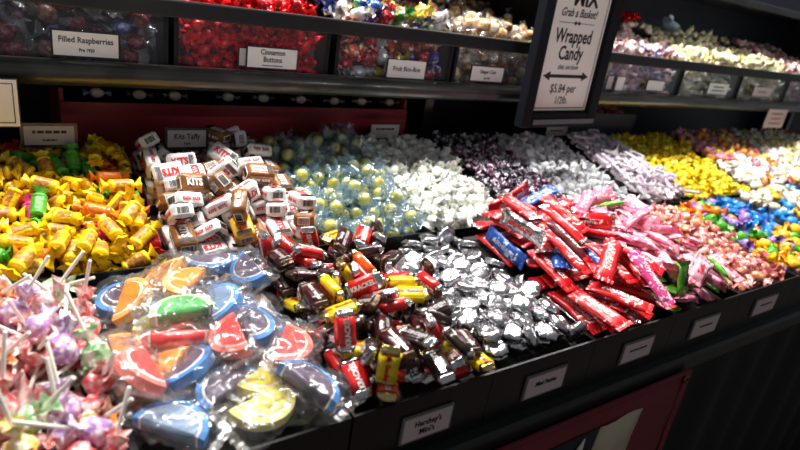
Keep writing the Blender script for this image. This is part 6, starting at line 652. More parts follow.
 'U2': '4350,10933,-1759,28,-94,18,0;3221,10974,-1733,55,65,51,1;3694,10926,-1758,-97,-14,16,0;5313,10974,-1752,88,-42,-21,0;4025,10971,-1771,-1,-16,89,1;4895,10992,-1770,15,11,29,0;4632,10972,-1747,34,-75,-48,1;4972,10885,-1610,74,16,-32,0;3799,10978,-1613,43,-85,-21,0;2996,10971,-1731,10,32,84,1;5276,10936,-1574,-12,25,-93,1;3416,10977,-1706,-41,60,-25,1;3598,10995,-1541,78,32,36,0;4982,11070,-1592,17,-79,57,0;4205,10905,-1425,-25,1,9,1;5232,11095,-1233,-30,-7,-8,0;3240,10912,-1514,-3,93,14,0;4544,10989,-1410,18,-10,-54,1;3892,10882,-1466,-22,-71,-55,1;2936,10987,-1376,-47,-33,70,0;3644,11107,-1301,11,73,-62,0;4384,11018,-1268,20,9,-58,1;3135,11068,-1455,26,-27,-93,0;5271,11063,-1409,-23,2,97,0;4756,10995,-1365,58,-38,-56,0;4031,11077,-1480,45,-1,7,0;3127,10995,-1269,-75,58,-14,0;3330,10986,-1251,74,-42,-36,0;5201,10883,-1315,71,-21,35,0;3944,11070,-1254,25,34,-46,0;4589,11003,-1224,75,-59,-26,0;3592,10907,-1355,-94,-15,-22,0;4182,11001,-1246,37,-28,-50,0;4985,11001,-1382,-86,-50,3,0;4914,11007,-1214,81,56,13,1;3735,10982,-1126,-55,82,8,1;4029,10989,-1123,23,1,58,1;3490,10994,-1166,23,14,79,1;4729,11008,-1118,48,-67,-42,0;4282,11032,-1064,-82,-52,9,0;5317,10943,-1014,51,8,-48,1;3636,10901,-993,-96,3,-15,0;4917,11017,-1035,-6,-13,65,1;3294,11046,-1032,46,-21,-43,0;5088,10932,-1100,-8,73,-28,0;4481,10952,-1037,46,11,34,1;4093,11077,-914,9,-26,67,0;4311,11140,-851,34,0,90,0;3700,11044,-843,-25,-1,-78,1;5004,11071,-861,61,-76,-21,0;3141,10901,-1075,-90,-2,-34,1;3904,11002,-961,58,58,47,0;2952,11090,-1092,47,-19,63,0;5353,11056,-803,56,-74,-13,1;4697,10902,-766,88,-5,32,0;4067,10983,-741,-19,47,-70,0;5242,11260,-744,89,16,5,0;3856,10998,-713,-55,35,-57,1;2929,10934,-965,65,6,71,0;3121,10992,-713,-4,16,78,0;4260,10923,-856,-48,68,53,0;5150,10968,-787,37,7,84,1;4572,10898,-576,-7,-61,-27,0;3488,11060,-730,10,31,55,1;4006,11049,-547,15,6,19,0;5287,11051,-612,83,42,11,0;4285,10922,-600,-88,29,28,1;3305,11183,-717,41,-24,61,0;4939,10873,-563,29,-78,55,0;4738,11069,-611,-95,15,-24,0;2958,11493,-551,-77,6,-53,0;4387,11092,-625,77,-13,1,0;4863,12211,-293,13,-29,-95,0;3938,11527,-622,35,-20,77,0;4863,11871,-481,-49,-83,-9,0;3664,11988,-403,-13,28,-28,0;4009,12740,-52,-93,9,-1,1;3609,11500,-664,-85,-38,-8,0;4974,11329,-719,42,-58,-69,0;3329,12039,-377,-18,8,0,0;5361,12976,83,72,-45,-50,0;4340,11865,-463,1,27,96,0;4659,11812,-488,60,-18,-44,0;4477,13189,135,-68,69,1,0;3302,12592,-91,-4,-88,44,0;3703,13260,136,64,-75,-15,1;4425,11681,-574,37,-6,9,1;5324,12225,-307,-84,51,20,0;4384,11402,-712,27,-11,77,0;4105,12382,-230,33,9,-60,0;5179,11611,-588,12,-29,-95,1;4293,12629,-107,-55,76,34,0;3130,12406,-218,-29,88,37,0;3578,12434,-186,-2,-10,-99,0;5338,11872,-479,25,0,-62,0;3242,12961,55,37,-8,30,1;3170,11378,-724,-90,22,7,0;2981,11776,-528,9,-34,79,0;3475,11654,-532,-15,-12,-28,0;3840,11313,-755,-84,41,8,0;4900,13109,117,27,-4,23,0;4160,11510,-659,-77,57,27,1;3427,13439,136,-5,15,99,0;5076,12081,-346,-5,-40,-91,1;4794,11276,-584,42,-15,-24,0;4105,11266,-626,-49,45,75,0;3544,12640,-74,87,-28,-20,0;5314,13385,172,46,-72,-51,0;3755,11751,-505,-1,60,80,0;3711,12210,-313,4,10,-37,1;4204,12912,33,12,6,1,0;3283,11554,-632,18,-5,95,1;3668,11203,-666,65,73,22,0;4429,11266,-584,55,7,-22,0;4800,13318,155,50,-9,-2,0;4910,11604,-486,-6,24,-93,1;5286,11458,-648,76,20,25,0;3393,12248,-293,-25,-95,-16,0;4684,11250,-766,-40,-88,16,1;4223,11563,-468,35,18,77,0;4582,11499,-561,-89,-38,-4,0;3075,11919,-365,8,63,64,1;3800,12930,42,-38,90,14,0;4826,12411,-216,7,37,-91,1;3106,13344,136,-9,-13,96,1;2947,12451,-90,14,20,73,1;5105,11854,-468,-68,44,-4,0;3837,12566,-140,35,7,-49,0;3524,11141,-968,21,-53,81,0;4622,12033,-339,-1,19,85,1;4010,11874,-480,-91,35,19,0;2953,11258,-742,-67,-58,-44,1;3341,11850,-471,-9,80,59,0;3524,13061,124,-15,-54,50,0;5025,13458,155,-51,-3,-9,0;3860,11290,-572,18,-1,80,1;3027,12157,-319,-27,-11,22,0;4009,12141,-328,-6,-65,64,0',
 'U3': '7064,11001,-1729,-7,16,-98,3;8335,10967,-1702,-17,-14,-20,5;6518,10976,-1729,-9,98,17,4;7953,10979,-1664,-15,88,-30,4;6195,11018,-1579,-13,96,12,5;7522,10976,-1705,-17,19,-95,5;8442,11008,-1310,-29,78,-13,0;6728,10983,-1466,80,34,-2,5;8141,11007,-1300,7,-33,38,5;7796,10996,-1429,-13,-45,23,0;6305,10947,-1292,6,31,-94,1;7065,10975,-1380,-49,54,5,4;6743,11027,-1091,46,-3,71,5;8432,11203,-899,-63,74,3,0;6995,11057,-956,52,-57,-57,4;8054,11300,-852,7,39,-89,5;7426,10994,-1403,10,59,74,3;6186,11016,-1042,1,-3,-94,1;7248,11026,-1093,-42,-67,13,1;7655,10954,-1131,98,9,1,1;6502,11068,-870,58,78,23,5;8394,11013,-639,26,82,32,4;6102,11163,-828,-17,-3,-65,1;7424,10995,-833,28,-80,-52,4;6363,10982,-586,45,87,-19,4;8098,10973,-1005,13,9,-19,1;7045,10945,-572,-75,-34,57,5;8206,10810,-451,96,17,16,4;6800,11192,-604,-96,-12,-24,0;8080,11123,-628,-10,-59,45,2;7338,10889,-509,-28,9,75,2;7804,10949,-759,-47,13,86,0;6127,11283,-521,-22,68,-55,4;7926,10998,-368,28,63,49,3;6728,11038,-383,-9,99,11,6;7628,10989,-458,-33,-87,33,3;7219,11149,-399,-64,-1,40,3;7840,11614,-488,-17,72,-67,5;6980,11495,-414,91,-29,-3,0;6567,11300,-393,-44,72,53,2;8324,11182,-360,-89,23,0,5;8215,12548,-216,30,-22,-90,4;6260,12136,-418,-3,81,58,0;6739,11508,-750,-49,-79,-36,4;7402,11935,-480,-29,15,95,1;6683,12289,-345,-72,5,5,2;7660,13290,41,-82,54,-14,2;7198,12387,-306,11,-99,-5,3;8178,11606,-702,39,-7,17,4;6195,11487,-732,20,-16,96,4;7663,11404,-801,-61,71,34,1;8220,11914,-532,51,-3,35,4;6694,13163,35,27,3,-48,2;6113,12714,-157,9,-34,72,5;8339,13223,41,95,26,10,4;7692,12196,-389,-82,-9,-6,0;7087,12115,-434,0,99,-7,2;7743,11309,-557,-95,7,29,4;7097,11320,-679,-86,37,-3,1;6466,11476,-573,-75,51,13,1;7722,12452,-263,9,93,-34,4;6722,11990,-397,5,74,52,0;7962,12007,-441,-44,80,-39,3;6463,12601,-213,-83,-49,-26,4;8431,12283,-331,10,10,75,1;7285,11644,-431,-91,36,21,0;6133,11794,-540,80,48,11,6;8073,13388,73,-60,-20,12,4;6862,12543,-213,-16,90,-39,4;6535,11804,-505,-89,21,-34,4;7310,13246,58,34,-42,-71,4;6223,13164,35,1,24,-70,3',
 'U4': '10122,10973,-1712,-50,18,-17,2;11555,10952,-1728,6,98,16,1;9641,10968,-1729,16,-8,-9,1;11020,10950,-1729,-17,-5,-8,0;9177,10993,-1620,-71,53,40,0;11340,10993,-1500,20,98,3,1;10600,10999,-1665,93,-1,30,2;10293,10963,-1459,-99,-9,7,0;9290,11297,-871,8,-22,97,2;10984,10995,-1368,23,89,35,2;9575,11019,-1476,13,-14,18,0;10268,11018,-1203,-14,-6,96,1;11727,11022,-1397,-80,42,34,1;10635,11011,-1279,-73,56,32,0;11053,11033,-1051,4,31,-82,1;9907,11006,-1161,47,-33,-19,0;10734,11047,-975,12,-7,52,1;11395,11009,-1221,44,-10,-33,2;9383,11000,-1272,95,-29,8,1;9555,10978,-1014,-95,23,16,1;10332,11159,-945,19,0,9,0;11304,10939,-882,-29,-49,-82,1;9159,10980,-1011,19,50,-54,1;11653,10989,-784,12,0,-26,1;9946,10979,-861,-5,-16,98,1;10794,10962,-726,98,10,-14,2;9404,10946,-732,21,1,7,0;9557,10737,-469,1,98,-17,0;10376,10959,-632,35,55,1,0;11279,10942,-561,2,21,98,0;10016,10900,-523,86,-34,28,1;10167,11145,-568,-52,-41,-51,0;9267,10960,-480,-15,97,-11,0;11255,11402,-513,82,-57,-6,1;9712,11034,-476,43,78,-35,0;9687,11389,-356,9,-58,-80,1;10575,11065,-446,13,18,94,2;10233,11483,-489,4,-48,60,0;9537,11899,-608,-18,98,4,1;9302,13347,-59,6,-16,-98,2;10096,12224,-462,7,2,-94,1;11460,11841,-613,-70,11,3,0;11181,12150,-493,32,-8,64,0;11585,12096,-515,14,-10,96,1;11397,12731,-215,-99,2,15,0;9337,12216,-463,-99,10,10,0;10860,12245,-412,21,44,-80,0;10022,12472,-296,97,-14,20,0;10647,13060,-86,7,-37,90,2;10565,12646,-272,-67,-67,-8,0;11551,13339,-59,8,-16,-98,0;9159,11638,-684,16,16,63,0;11141,13174,-62,-2,19,-51,0;9719,12262,-412,68,-44,-45,1;11170,11186,-730,68,14,-10,1;9927,11334,-604,28,-2,57,2;10237,12758,-222,8,-33,74,2;9306,12491,-321,53,-7,-1,1;11087,12540,-314,-94,13,8,0;9486,11588,-502,26,-31,-89,1;9293,11246,-603,97,-5,-21,1;11645,11298,-607,4,51,-84,1;10560,11266,-697,23,96,-16,1;11761,12302,-300,35,54,-38,1;9165,11911,-482,-3,33,69,1;10171,13393,-59,-16,-7,7,0;10526,11506,-535,-35,-17,91,0;11696,11625,-490,48,34,25,0;10402,12081,-489,-56,-19,6,1',
 'U5': '15194,10914,-1655,71,22,-31,2;16935,11036,-1621,25,67,-44,4;16343,10988,-1716,24,61,73,0;14620,10982,-1678,58,1,50,1;14911,10971,-1701,-82,-15,35,1;15648,10973,-1720,19,-20,-25,2;17177,10970,-1674,47,-67,58,4;17572,10961,-1745,10,15,96,2;16682,10986,-1651,-9,-52,33,3;16039,10913,-1690,58,-25,9,0;16515,10993,-1453,10,-21,41,3;14932,10999,-1350,7,11,-40,1;17241,11000,-1407,12,7,32,2;14310,10990,-1458,-28,18,-32,3;15714,11023,-1454,-16,-77,57,0;16112,11039,-1444,98,7,-15,0;17664,11055,-1531,73,9,-6,4;15429,10990,-1530,6,-46,71,3;17200,11012,-1152,-78,-58,-12,1;15136,11024,-1177,86,34,4,0;15799,11006,-1220,12,13,-46,2;16355,11004,-1276,-90,-42,-11,0;15357,10915,-1292,74,-11,19,2;16699,11007,-1212,-64,-60,6,2;17664,10916,-1310,-68,2,11,2;14617,10995,-1396,37,-9,-38,3;16152,11066,-1134,5,-33,26,2;15428,11115,-1057,34,-48,76,3;14398,11004,-1205,14,-5,44,0;17465,11007,-1091,87,45,-19,0;16506,11016,-1038,82,41,32,1;14897,11106,-1038,38,-26,33,2;15917,11025,-1011,6,17,-60,1;16948,11015,-1093,-10,-35,48,1;17751,11018,-1044,15,13,-58,1;16315,10952,-900,-26,93,16,1;14998,10956,-853,22,-93,-28,1;15641,11013,-976,37,0,67,0;16769,11058,-925,-65,-55,29,2;14463,11104,-942,23,3,-75,1;16093,11160,-841,-17,1,-66,2;15349,10936,-859,-37,78,46,0;16279,11052,-657,-50,-86,5,2;16715,10941,-704,-5,99,-5,1;15622,10992,-616,52,-65,-18,4;17350,11096,-697,-40,-9,54,2;14665,10914,-1087,-71,-37,-40,3;15184,10939,-593,-20,79,-57,2;15831,11018,-786,9,22,-75,0;17779,11054,-767,-66,-68,33,3;17616,11226,-594,45,81,29,1;14855,11036,-649,-5,11,68,4;15962,10926,-611,19,-21,95,0;16572,11033,-536,-23,-13,-41,1;15341,11225,-568,-33,-61,70,2;17087,11134,-694,56,-74,37,0;14517,10940,-758,-3,-1,-100,4;16220,10852,-482,18,-3,-57,1;17225,11146,-488,59,-78,6,1;14396,11044,-530,-52,-47,64,2;16781,11542,-521,-8,-1,-69,2;15106,11203,-720,74,44,-49,1;15762,11258,-526,-65,60,-38,0;17518,10995,-492,-6,-33,73,0;14640,11014,-518,-27,-39,59,0;17398,11405,-455,61,-74,10,2;16458,11342,-528,34,-17,17,2;16037,11303,-456,20,18,93,2;15092,11333,-422,2,25,-88,2;16920,11167,-502,-41,72,-50,0;16314,12600,-255,12,-13,21,2;16925,12838,-152,-44,-82,-35,0;16421,12089,-424,13,-82,48,0;16013,12032,-496,-10,93,-30,4;17596,12015,-460,12,-57,-73,0;17355,12528,-291,-88,30,7,0;17247,13219,-23,17,2,43,1;17673,11836,-583,16,-28,-94,3;16960,12128,-453,-33,-82,27,1;16358,12349,-367,-6,99,12,0;17679,12285,-369,-17,86,-48,1;17261,12064,-416,-17,-34,-87,2;16446,11868,-569,-89,16,-11,2;17621,12614,-235,-36,-80,24,0;15542,11512,-544,-32,95,6,3;17291,11829,-505,-31,-7,-88,0;16389,11596,-492,24,-87,-43,2;16943,12450,-293,-1,81,-56,0;15394,11309,-814,-72,17,-17,2;16687,12173,-375,38,52,53,4;17123,11560,-535,-8,17,79,3;15903,12224,-408,11,-29,-95,0;17787,12835,-136,71,-45,-50,0;15678,11932,-450,-32,-26,-37,2;17220,12299,-375,-37,-2,-9,3',
 'U6': '20495,10938,-1745,-98,10,1,0;20904,11010,-1729,18,12,-15,0;19926,11018,-1719,-35,13,-4,0;19230,10970,-1729,80,-30,-10,1;18805,10973,-1730,48,21,22,0;19020,10992,-1518,-12,-59,38,0;19570,10973,-1725,85,-26,-15,0;21471,10985,-1658,14,40,-49,0;19371,11001,-1513,-10,-1,-26,1;19778,10966,-1483,5,-3,97,0;20427,10988,-1501,-84,33,-12,0;18783,10996,-1421,56,-3,-61,0;21193,10987,-1603,-58,-70,-37,1;18512,10987,-1608,-17,48,72,0;21234,11004,-1291,57,20,71,1;20134,10994,-1474,45,4,-75,0;19295,10998,-1293,19,-15,-36,0;20902,10929,-1254,93,13,-18,1;19884,11025,-1253,26,-82,-48,0;18515,11001,-1302,-33,86,-21,0;20518,11041,-1274,-95,27,10,1;19031,11003,-1212,-47,83,5,1;20186,11009,-1182,24,-1,85,1;19577,11004,-1128,-80,31,-38,1;20872,11109,-1082,56,3,6,0;18460,11022,-1012,-32,55,-37,0;21480,11001,-1356,-75,54,37,0;20396,11016,-1045,-74,62,24,0;20578,11013,-882,-20,-93,12,0;19292,11009,-1045,-11,50,-74,0;20128,11066,-924,-80,55,-3,0;18661,10940,-931,-85,-9,52,1;21164,11019,-978,-10,25,-82,0;19740,11095,-951,-49,40,-11,0;18941,11027,-984,76,59,27,1;20286,10927,-717,-90,-13,-11,0;18767,11056,-734,-33,-87,14,1;21256,11013,-739,-67,-68,-11,1;19939,11025,-780,77,58,25,1;19107,10987,-784,42,-85,29,0;20998,11097,-640,-1,-3,76,0;18455,11072,-626,54,27,62,0;20052,10748,-470,52,-11,-4,1;19690,11031,-679,-57,-82,5,0;20689,11012,-649,-27,-23,42,1;21494,11024,-630,49,64,30,1;19126,11356,-593,-67,-64,9,1;19869,10995,-502,-74,-13,31,1;21279,10921,-497,-13,-14,67,0;20873,10915,-474,-80,59,9,1;20519,11097,-467,-61,67,-20,0;19410,10971,-593,-52,-35,1,1;18937,11017,-556,-33,8,-67,0;20213,11012,-470,-4,71,-60,0;18994,11228,-400,-37,-60,65,1;19982,11256,-399,-21,-73,-66,0;20672,11630,-397,-73,-59,-32,0;19322,11184,-512,35,-59,-72,0;21146,11219,-443,-64,-10,62,1;18805,11765,-590,-63,71,9,1;21079,12634,-163,39,-7,16,1;21301,12461,-227,-22,-18,10,0;19394,12670,-141,-34,-91,-13,1;19047,12952,-6,36,8,-52,0;18742,12116,-382,35,23,-9,0;19677,12393,-263,0,-95,31,0;20329,12413,-252,26,26,91,0;19433,13368,77,-98,4,-7,1;20839,12366,-291,-16,98,10,0;19117,12480,-236,7,5,-100,0;19110,12017,-430,-97,-11,19,0;20672,13416,77,-17,5,8,1;19898,13166,71,-13,-95,-28,0;18508,11963,-488,-46,-85,-14,0;18601,13416,77,98,-5,5,0;18671,12381,-274,-5,91,39,1;20136,11778,-328,-3,-1,-23,0;19453,11957,-366,-66,15,-61,0;19056,12224,-297,29,80,-52,0;19236,13140,82,-19,19,-25,0;20548,12568,-179,-9,-98,6,0;19879,13422,92,-84,14,-1,0;20707,11320,-560,-62,-19,-11,1;20023,11549,-458,66,-2,-17,0;18632,11498,-667,-28,-45,79,0;21471,11415,-508,74,54,33,1;19791,11886,-426,76,60,-11,0;20120,12269,-308,2,-7,-38,0;19599,12860,-52,-88,26,7,0;20318,13062,47,-52,77,36,1;21297,11977,-362,73,-5,-44,0;18698,11602,-431,10,52,75,0;20879,13077,55,-48,79,36,0;20668,12055,-335,-34,-1,-73,1;19721,12107,-329,-52,70,-48,0;19408,12245,-305,88,-32,0,1;20281,11187,-649,-8,26,-96,0;21471,13271,77,-6,16,-73,1',
 'U7': '22569,10969,-1674,82,42,-25,1;25067,11003,-1745,13,-98,-16,0;24042,10973,-1723,-78,27,-17,1;24551,10958,-1745,-17,2,25,0;23398,10978,-1699,87,23,33,1;22861,10983,-1664,4,-54,62,0;23732,10927,-1684,-6,86,42,0;22274,10971,-1683,17,36,22,0;23584,10930,-1436,94,9,-2,0;23114,10971,-1647,-77,-15,56,1;22240,11018,-1367,-27,-84,16,0;25111,10989,-1512,12,-19,89,1;22662,11028,-1399,-18,94,-24,1;24780,10983,-1566,-31,-95,0,1;23827,11068,-1293,-10,-87,-33,0;24897,10929,-1331,-94,-11,-10,0;23246,11065,-1425,-8,-72,-67,1;22454,11006,-1217,-81,-48,2,1;22811,10937,-1196,-99,-8,0,1;24228,11072,-1362,-70,-28,-16,1;23491,11009,-1155,28,0,83,0;22566,11012,-984,88,-43,-14,0;22270,11013,-1040,42,87,16,0;25158,11012,-1099,-73,57,-2,0;24663,11065,-1215,98,9,17,1;24155,11012,-1112,-9,46,-66,0;23195,10992,-1170,3,23,-38,0;23891,11016,-1048,-69,-68,-17,0;22816,11101,-876,25,-95,13,1;23305,11014,-948,-7,-19,86,1;22235,11037,-813,65,75,-12,0;24900,11017,-995,-50,-86,-5,0;24426,11011,-1085,5,-29,52,0;23640,11039,-952,7,-11,70,1;23306,11034,-711,-4,-6,-60,0;24189,10940,-849,45,0,89,0;22445,11147,-681,99,-4,-12,0;23587,11032,-722,-2,-9,-58,0;22750,11023,-631,-19,17,-82,1;23874,10961,-769,21,-48,61,1;24701,10975,-823,37,-53,-12,0;23488,11001,-516,-68,73,2,0;22339,10908,-561,13,95,-27,1;25161,11020,-620,75,63,-4,0;24870,11053,-597,35,50,60,1;22956,10918,-513,67,-72,-7,0;23212,11038,-500,-23,-26,63,0;22224,11446,-478,-64,67,-3,0;24380,10954,-599,-19,97,-11,1;25064,11199,-488,-74,48,-48,1;23768,10864,-489,-85,-50,4,1;22505,11356,-509,-69,-15,41,1;24071,11027,-516,61,-54,-3,1;24480,11315,-378,-82,-38,15,0;23009,11157,-357,81,-45,4,0;25091,12309,-305,-67,-28,3,0;23399,12008,-466,13,-14,96,0;23993,12176,-370,-66,30,-3,1;22524,12132,-404,-26,-87,-42,0;24059,11871,-517,87,-30,-34,1;23663,12058,-355,-23,24,27,0;22417,12507,-187,30,-28,81,0;23890,13349,77,8,-15,-98,0;23056,13086,60,33,-9,65,1;22443,13246,77,-25,95,-14,0;23452,13041,37,9,-30,62,1;24793,13255,76,17,-97,-14,1;24351,12238,-351,22,10,-12,0;24414,11981,-483,8,11,-10,0;22853,12107,-320,-34,-2,-56,1;22343,11372,-764,-1,71,-71,0;22565,12917,-24,38,8,-27,0;23201,11399,-510,-3,45,-88,0;23846,11652,-557,-63,-19,-30,0;22458,11802,-387,62,-22,-56,0;24690,12008,-377,55,-67,-26,0;22253,12860,-52,9,25,-45,1;23627,12324,-294,-19,93,-19,1;22774,11401,-671,89,-25,30,1;23759,11846,-443,-30,-42,-18,0;23207,11679,-460,2,8,-98,0;24504,11557,-523,-21,89,40,0;24530,12444,-249,19,9,-9,0;22828,12420,-262,16,-8,3,0;22685,11844,-468,30,-39,19,1;23132,13416,77,5,17,-98,0;25015,12547,-205,39,-7,11,1;24879,11534,-431,-65,40,-4,0;22252,11898,-524,-61,73,9,1;23584,13418,132,88,-3,28,1;23245,12330,-290,-67,38,-21,1;24287,11702,-422,-11,36,-90,0;22205,12292,-295,58,-56,-49,0;22303,13440,150,-29,57,76,1',
 'U8': '26054,11019,-1746,5,-17,98,2;27733,10972,-1745,95,-27,-4,1;26711,10939,-1745,-8,-16,98,2;28618,10992,-1737,6,-18,95,0;27308,10927,-1740,-21,5,8,0;28179,10966,-1745,11,7,25,0;28696,10959,-1522,25,22,20,1;27863,10986,-1523,94,31,9,1;27067,11028,-1572,85,-11,50,1;26395,10937,-1604,-11,96,-23,0;25987,10925,-1511,-45,-3,-9,2;27418,11006,-1538,21,-95,-12,0;28389,10991,-1525,29,25,-69,0;27334,11001,-1273,-45,-32,29,1;26515,10994,-1377,10,7,35,0;27687,11038,-1343,-35,86,34,2;28738,11004,-1274,-49,-83,-22,0;28175,10949,-1412,83,6,52,2;26811,10992,-1485,3,-20,37,1;26976,11002,-1237,-88,40,-7,1;27632,10974,-1126,12,-8,94,2;26634,11027,-1164,15,16,-41,2;28009,11021,-1250,-9,-32,33,0;26310,11011,-1141,31,-9,64,0;28459,11007,-1228,51,-6,-65,0;25886,11011,-1109,-65,71,18,0;28301,10910,-1044,10,77,-58,2;27369,10928,-986,34,25,-89,2;26836,11058,-973,10,22,-81,0;26132,11029,-964,21,-5,-79,2;27092,11019,-984,-22,54,-61,1;27922,11019,-1020,-71,66,11,1;26497,10983,-944,-89,-36,-7,2;26773,10940,-768,100,8,-1,2;27178,10954,-721,28,-90,31,1;25953,10958,-823,4,-26,-18,0;28779,11019,-1023,34,1,66,0;26303,11039,-767,38,38,49,2;28329,10982,-718,-1,7,-31,0;26511,10966,-585,-45,72,-51,2;28002,10927,-821,-15,-89,-40,0;25874,11034,-590,63,-68,-26,0;27534,11017,-676,50,-83,-23,0;26364,11171,-535,-59,62,-49,1;28556,11019,-556,22,-72,-36,2;27274,11118,-572,-64,-66,37,2;26115,11093,-569,65,-65,-29,1;27754,11160,-529,-2,35,-49,1;26806,10991,-542,72,-65,-12,2;28783,10955,-514,61,-61,-31,2;28039,11023,-559,-58,-80,-5,1;26596,11140,-400,-6,5,77,0;27019,11047,-441,-26,-76,47,2;27355,12503,-227,-87,33,-1,0;26636,12245,-350,-36,85,38,1;26646,13167,71,1,-25,72,2;28019,13290,77,-77,-62,15,0;26539,12855,-54,39,7,-14,0;28396,11731,-513,70,-65,-3,2;28160,12667,-146,-6,92,39,0;27254,13311,77,0,17,-92,0;25885,11735,-500,70,64,-2,0;28335,12228,-357,-94,-10,-8,0;26891,12020,-376,-90,34,-26,0;28644,12079,-382,24,-94,21,1;25973,13223,77,-95,26,2,1;27839,11943,-469,23,-51,-83,0;28772,12763,-99,-75,-58,-29,0;27694,13252,77,13,12,88,2;28114,12388,-251,-1,87,-46,1;26332,12359,-280,47,21,76,2;27224,12793,-85,-91,12,7,1;26045,12108,-408,-20,96,-3,0;27941,11727,-550,16,94,-23,2;27064,11718,-372,7,7,17,2;26229,11945,-481,-16,93,-23,0;28216,11965,-458,-7,82,-51,2;27057,12251,-331,21,-7,-22,2;26596,11863,-460,63,54,25,2;26185,11470,-503,15,4,99,1;27011,12538,-181,-68,33,-23,2;28765,12327,-247,57,-43,-35,1;27753,12454,-245,1,23,-89,0;27346,11556,-413,-13,43,-89,0;27414,12123,-343,78,61,-5,2;26622,12515,-189,-11,-79,60,1;28682,13184,75,-73,65,23,2;25953,11271,-789,51,-21,-21,1;28681,11317,-543,18,-91,34,2;26163,13425,92,0,-53,84,2;25886,11495,-619,-27,4,71,2;26558,11557,-587,-80,-43,38,1',
}
for bk, txt in DATA.items():
    name, cat, desc, group, protos = KINDS[bk]
    for row in txt.split(';'):
        x, y, z, a, b_, c, var = (int(v) for v in row.split(','))
        a, b_, c = a / 100, b_ / 100, c / 100; q = Quaternion((math.sqrt(max(0, 1 - a * a - b_ * b_ - c * c)), a, b_, c)).normalized()
        x, y, z = x / 1e4, y / 1e4, z / 1e4; p = protos[var % len(protos)]
        o = bpy.data.objects.new(name, p[0][1]); col.objects.link(o); o.rotation_mode = 'QUATERNION'; o.location = (x, y, Z(z)); o.rotation_quaternion = q
        R = q.to_matrix(); ax = R @ Vector((1, 0, 0)); lie = ''
        if bk not in ('B3', 'F4', 'F9', 'B9', 'B10', 'U5', 'U6', 'U7', 'U8', 'B6', 'B8', 'B4', 'F7'):
            if abs(ax.z) > .6: lie = 'upright'
            elif abs(ax.x) > .8: lie = 'lengthwise'
            elif abs(ax.y) > .8: lie = 'end-on'
            else: lie = 'slanting'
        if bk in ('F3', 'B2', 'F2', 'F5', 'F6', 'F4') and abs(R[2][2]) < .6: lie = (lie + ' on edge').strip()
        tag(o, f"{desc[var % len(desc)]} {NOUN[bk]}{' ' + lie if lie else ''} {place_words(bk, x, y)}", cat, group)
        for pn, me, M in p[1:]:
            k = bpy.data.objects.new(pn, me); col.objects.link(k); k.parent = o; k.matrix_local = M

# ------------------------------------------------------------------ small things
pm_ = mat('pale mint', 'b5b0a4', .4); bl_ = mat('pale blue wrap', '6a9cc8', .3, bump=.5, scale=120)
for i, (mx, mz) in enumerate(((.171, -.268), (.247, -.269), (.315, -.269), (.426, -.268), (.506, -.268), (.597, -.269), (.685, -.270), (.762, -.269), (.845, -.269))):
    bm = bmesh.new(); revolve(bm, [(-.005, .008), (-.0035, .0125), (.0035, .0125), (.005, .008)], 16)
    for v in bm.verts: v.co = Vector((v.co.y, v.co.x, v.co.z * .75))
    tw_ = bmesh.new(); twist_bm(.012, .024, .010, bm=tw_)
    root = obj('round_mint', mesh(bm, 'round_mint', [pm_]), None, (mx, 1.25, Z(mz)))
    tag(root, ('round pale mint in blue film standing in the maroon box' if i == 0 else 'round pale mint standing in the maroon box behind its front side'), 'candy', 'round mints in the maroon box')
    tm = mesh(tw_, 'wrapper_twist', [bl_ if i < 1 else clearw]); obj('wrapper_twist', tm, root); k = obj('wrapper_twist', tm, root); k.rotation_euler = (0, 0, math.pi)
db = empty('dark_box', (1.64, 1.31, Z(-.505))); tag(db, 'dark box of shaded candy under the shelf just past the sign', 'box')
bm = bmesh.new(); box(bm, 1.44, 1.84, 1.20, 1.207, Z(-.505), Z(-.272)); box(bm, 1.44, 1.447, 1.207, 1.42, Z(-.505), Z(-.272)); box(bm, 1.833, 1.84, 1.207, 1.42, Z(-.505), Z(-.272)); box(bm, 1.447, 1.833, 1.207, 1.42, Z(-.505), Z(-.29)); part('box_body', bm, M_dark, db)
rs = random.Random(8); sc_ = {c: tw(c, 3) for c in ('c02830', '2a4a98', 'e8c040', 'd87898', 'e0d8d0')}
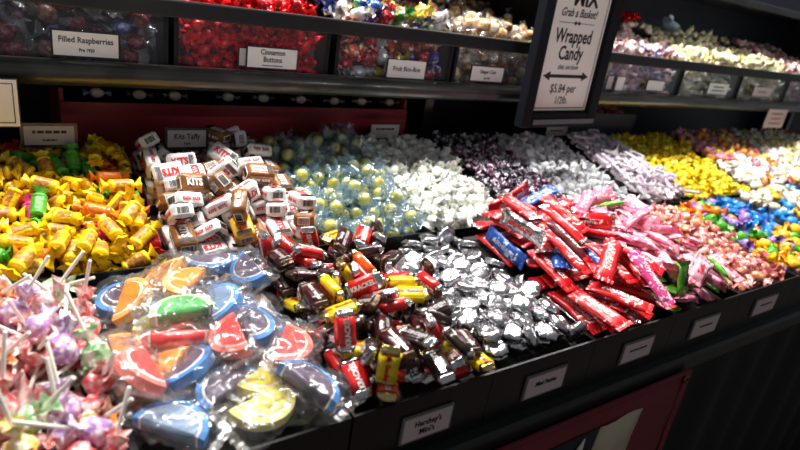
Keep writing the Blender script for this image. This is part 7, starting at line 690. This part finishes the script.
for j in range(2):
    for i in range(9):
        c = rs.choice(list(sc_)); p = sc_[c]; o = obj('shaded_candy', p[0][1], None, (1.475 + i * .041, 1.235 + j * .04, Z(-.276 + .008 * j)))
        o.rotation_euler = (0, rs.uniform(-.2, .2), 1.57 + rs.uniform(-.25, .25))
        tag(o, {'c02830': 'red', '2a4a98': 'blue', 'e8c040': 'yellow', 'd87898': 'pink', 'e0d8d0': 'white'}[c] + ' wrapped candy in the dark box under the shelf', 'candy', 'shaded candy in the dark box')
        for pn, me, M in p[1:]: k = obj(pn, me, o); k.matrix_local = M

M_reflection_scoop = mat('pale blue plastic', 'bcd8ee', .12, coat=.6)  # added scoop shape, stands in for a bright bluish reflection
ss = empty('reflection_scoop', (1.99, 1.27, Z(.040))); tag(ss, 'pale blue scoop shape added for a bluish reflection on the cream candy past the sign', 'scoop')
bm = bmesh.new(); n = 10; A = []
for i, (x, r) in enumerate(((-.045, .018), (-.03, .030), (0, .034), (.05, .036))):
    A.append([bm.verts.new((x, r * math.cos(math.pi * k / n), -r * .8 * math.sin(math.pi * k / n))) for k in range(n + 1)])
for a, b in zip(A, A[1:]):
    for k in range(n): bm.faces.new((a[k], a[k + 1], b[k + 1], b[k])).smooth = True
bm.faces.new(A[0])
bmesh.ops.solidify(bm, geom=bm.faces[:], thickness=.0018); obj('bowl', mesh(bm, 'bowl', [M_reflection_scoop]), ss)
bm = bmesh.new(); revolve(bm, [(-.045, .008), (-.06, .007), (-.11, .009), (-.118, .006)], 12, 1, .7); obj('handle', mesh(bm, 'handle', [M_reflection_scoop]), ss)
ss.rotation_euler = (.35, .12, .5)
M_rfoil = mat('red foil', 'c8181c', .2, .7, bump=.4, scale=150)
for i, (x, y, z) in enumerate(((1.74, 1.285, .030), (1.80, 1.315, .032), (1.69, 1.315, .030))):
    bm = bmesh.new(); puck(bm, .019, .019, .017, 16); crumple(bm, .002, 90, i); tw_ = bmesh.new(); twist_bm(.017, .034, .018, bm=tw_); tm = mesh(tw_, 'wrapper_twist', [M_rfoil])
    o = obj('foil_ball', mesh(bm, 'foil_ball', [M_rfoil]), None, (x, y, Z(z))); o.rotation_euler = (0, .1, .6 + i)
    tag(o, 'big red foil ball on top of the pink mix heap behind the sign edge', 'candy', 'red foil balls on the pink mix'); obj('wrapper_twist', tm, o); k = obj('wrapper_twist', tm, o); k.rotation_euler = (0, 0, math.pi)
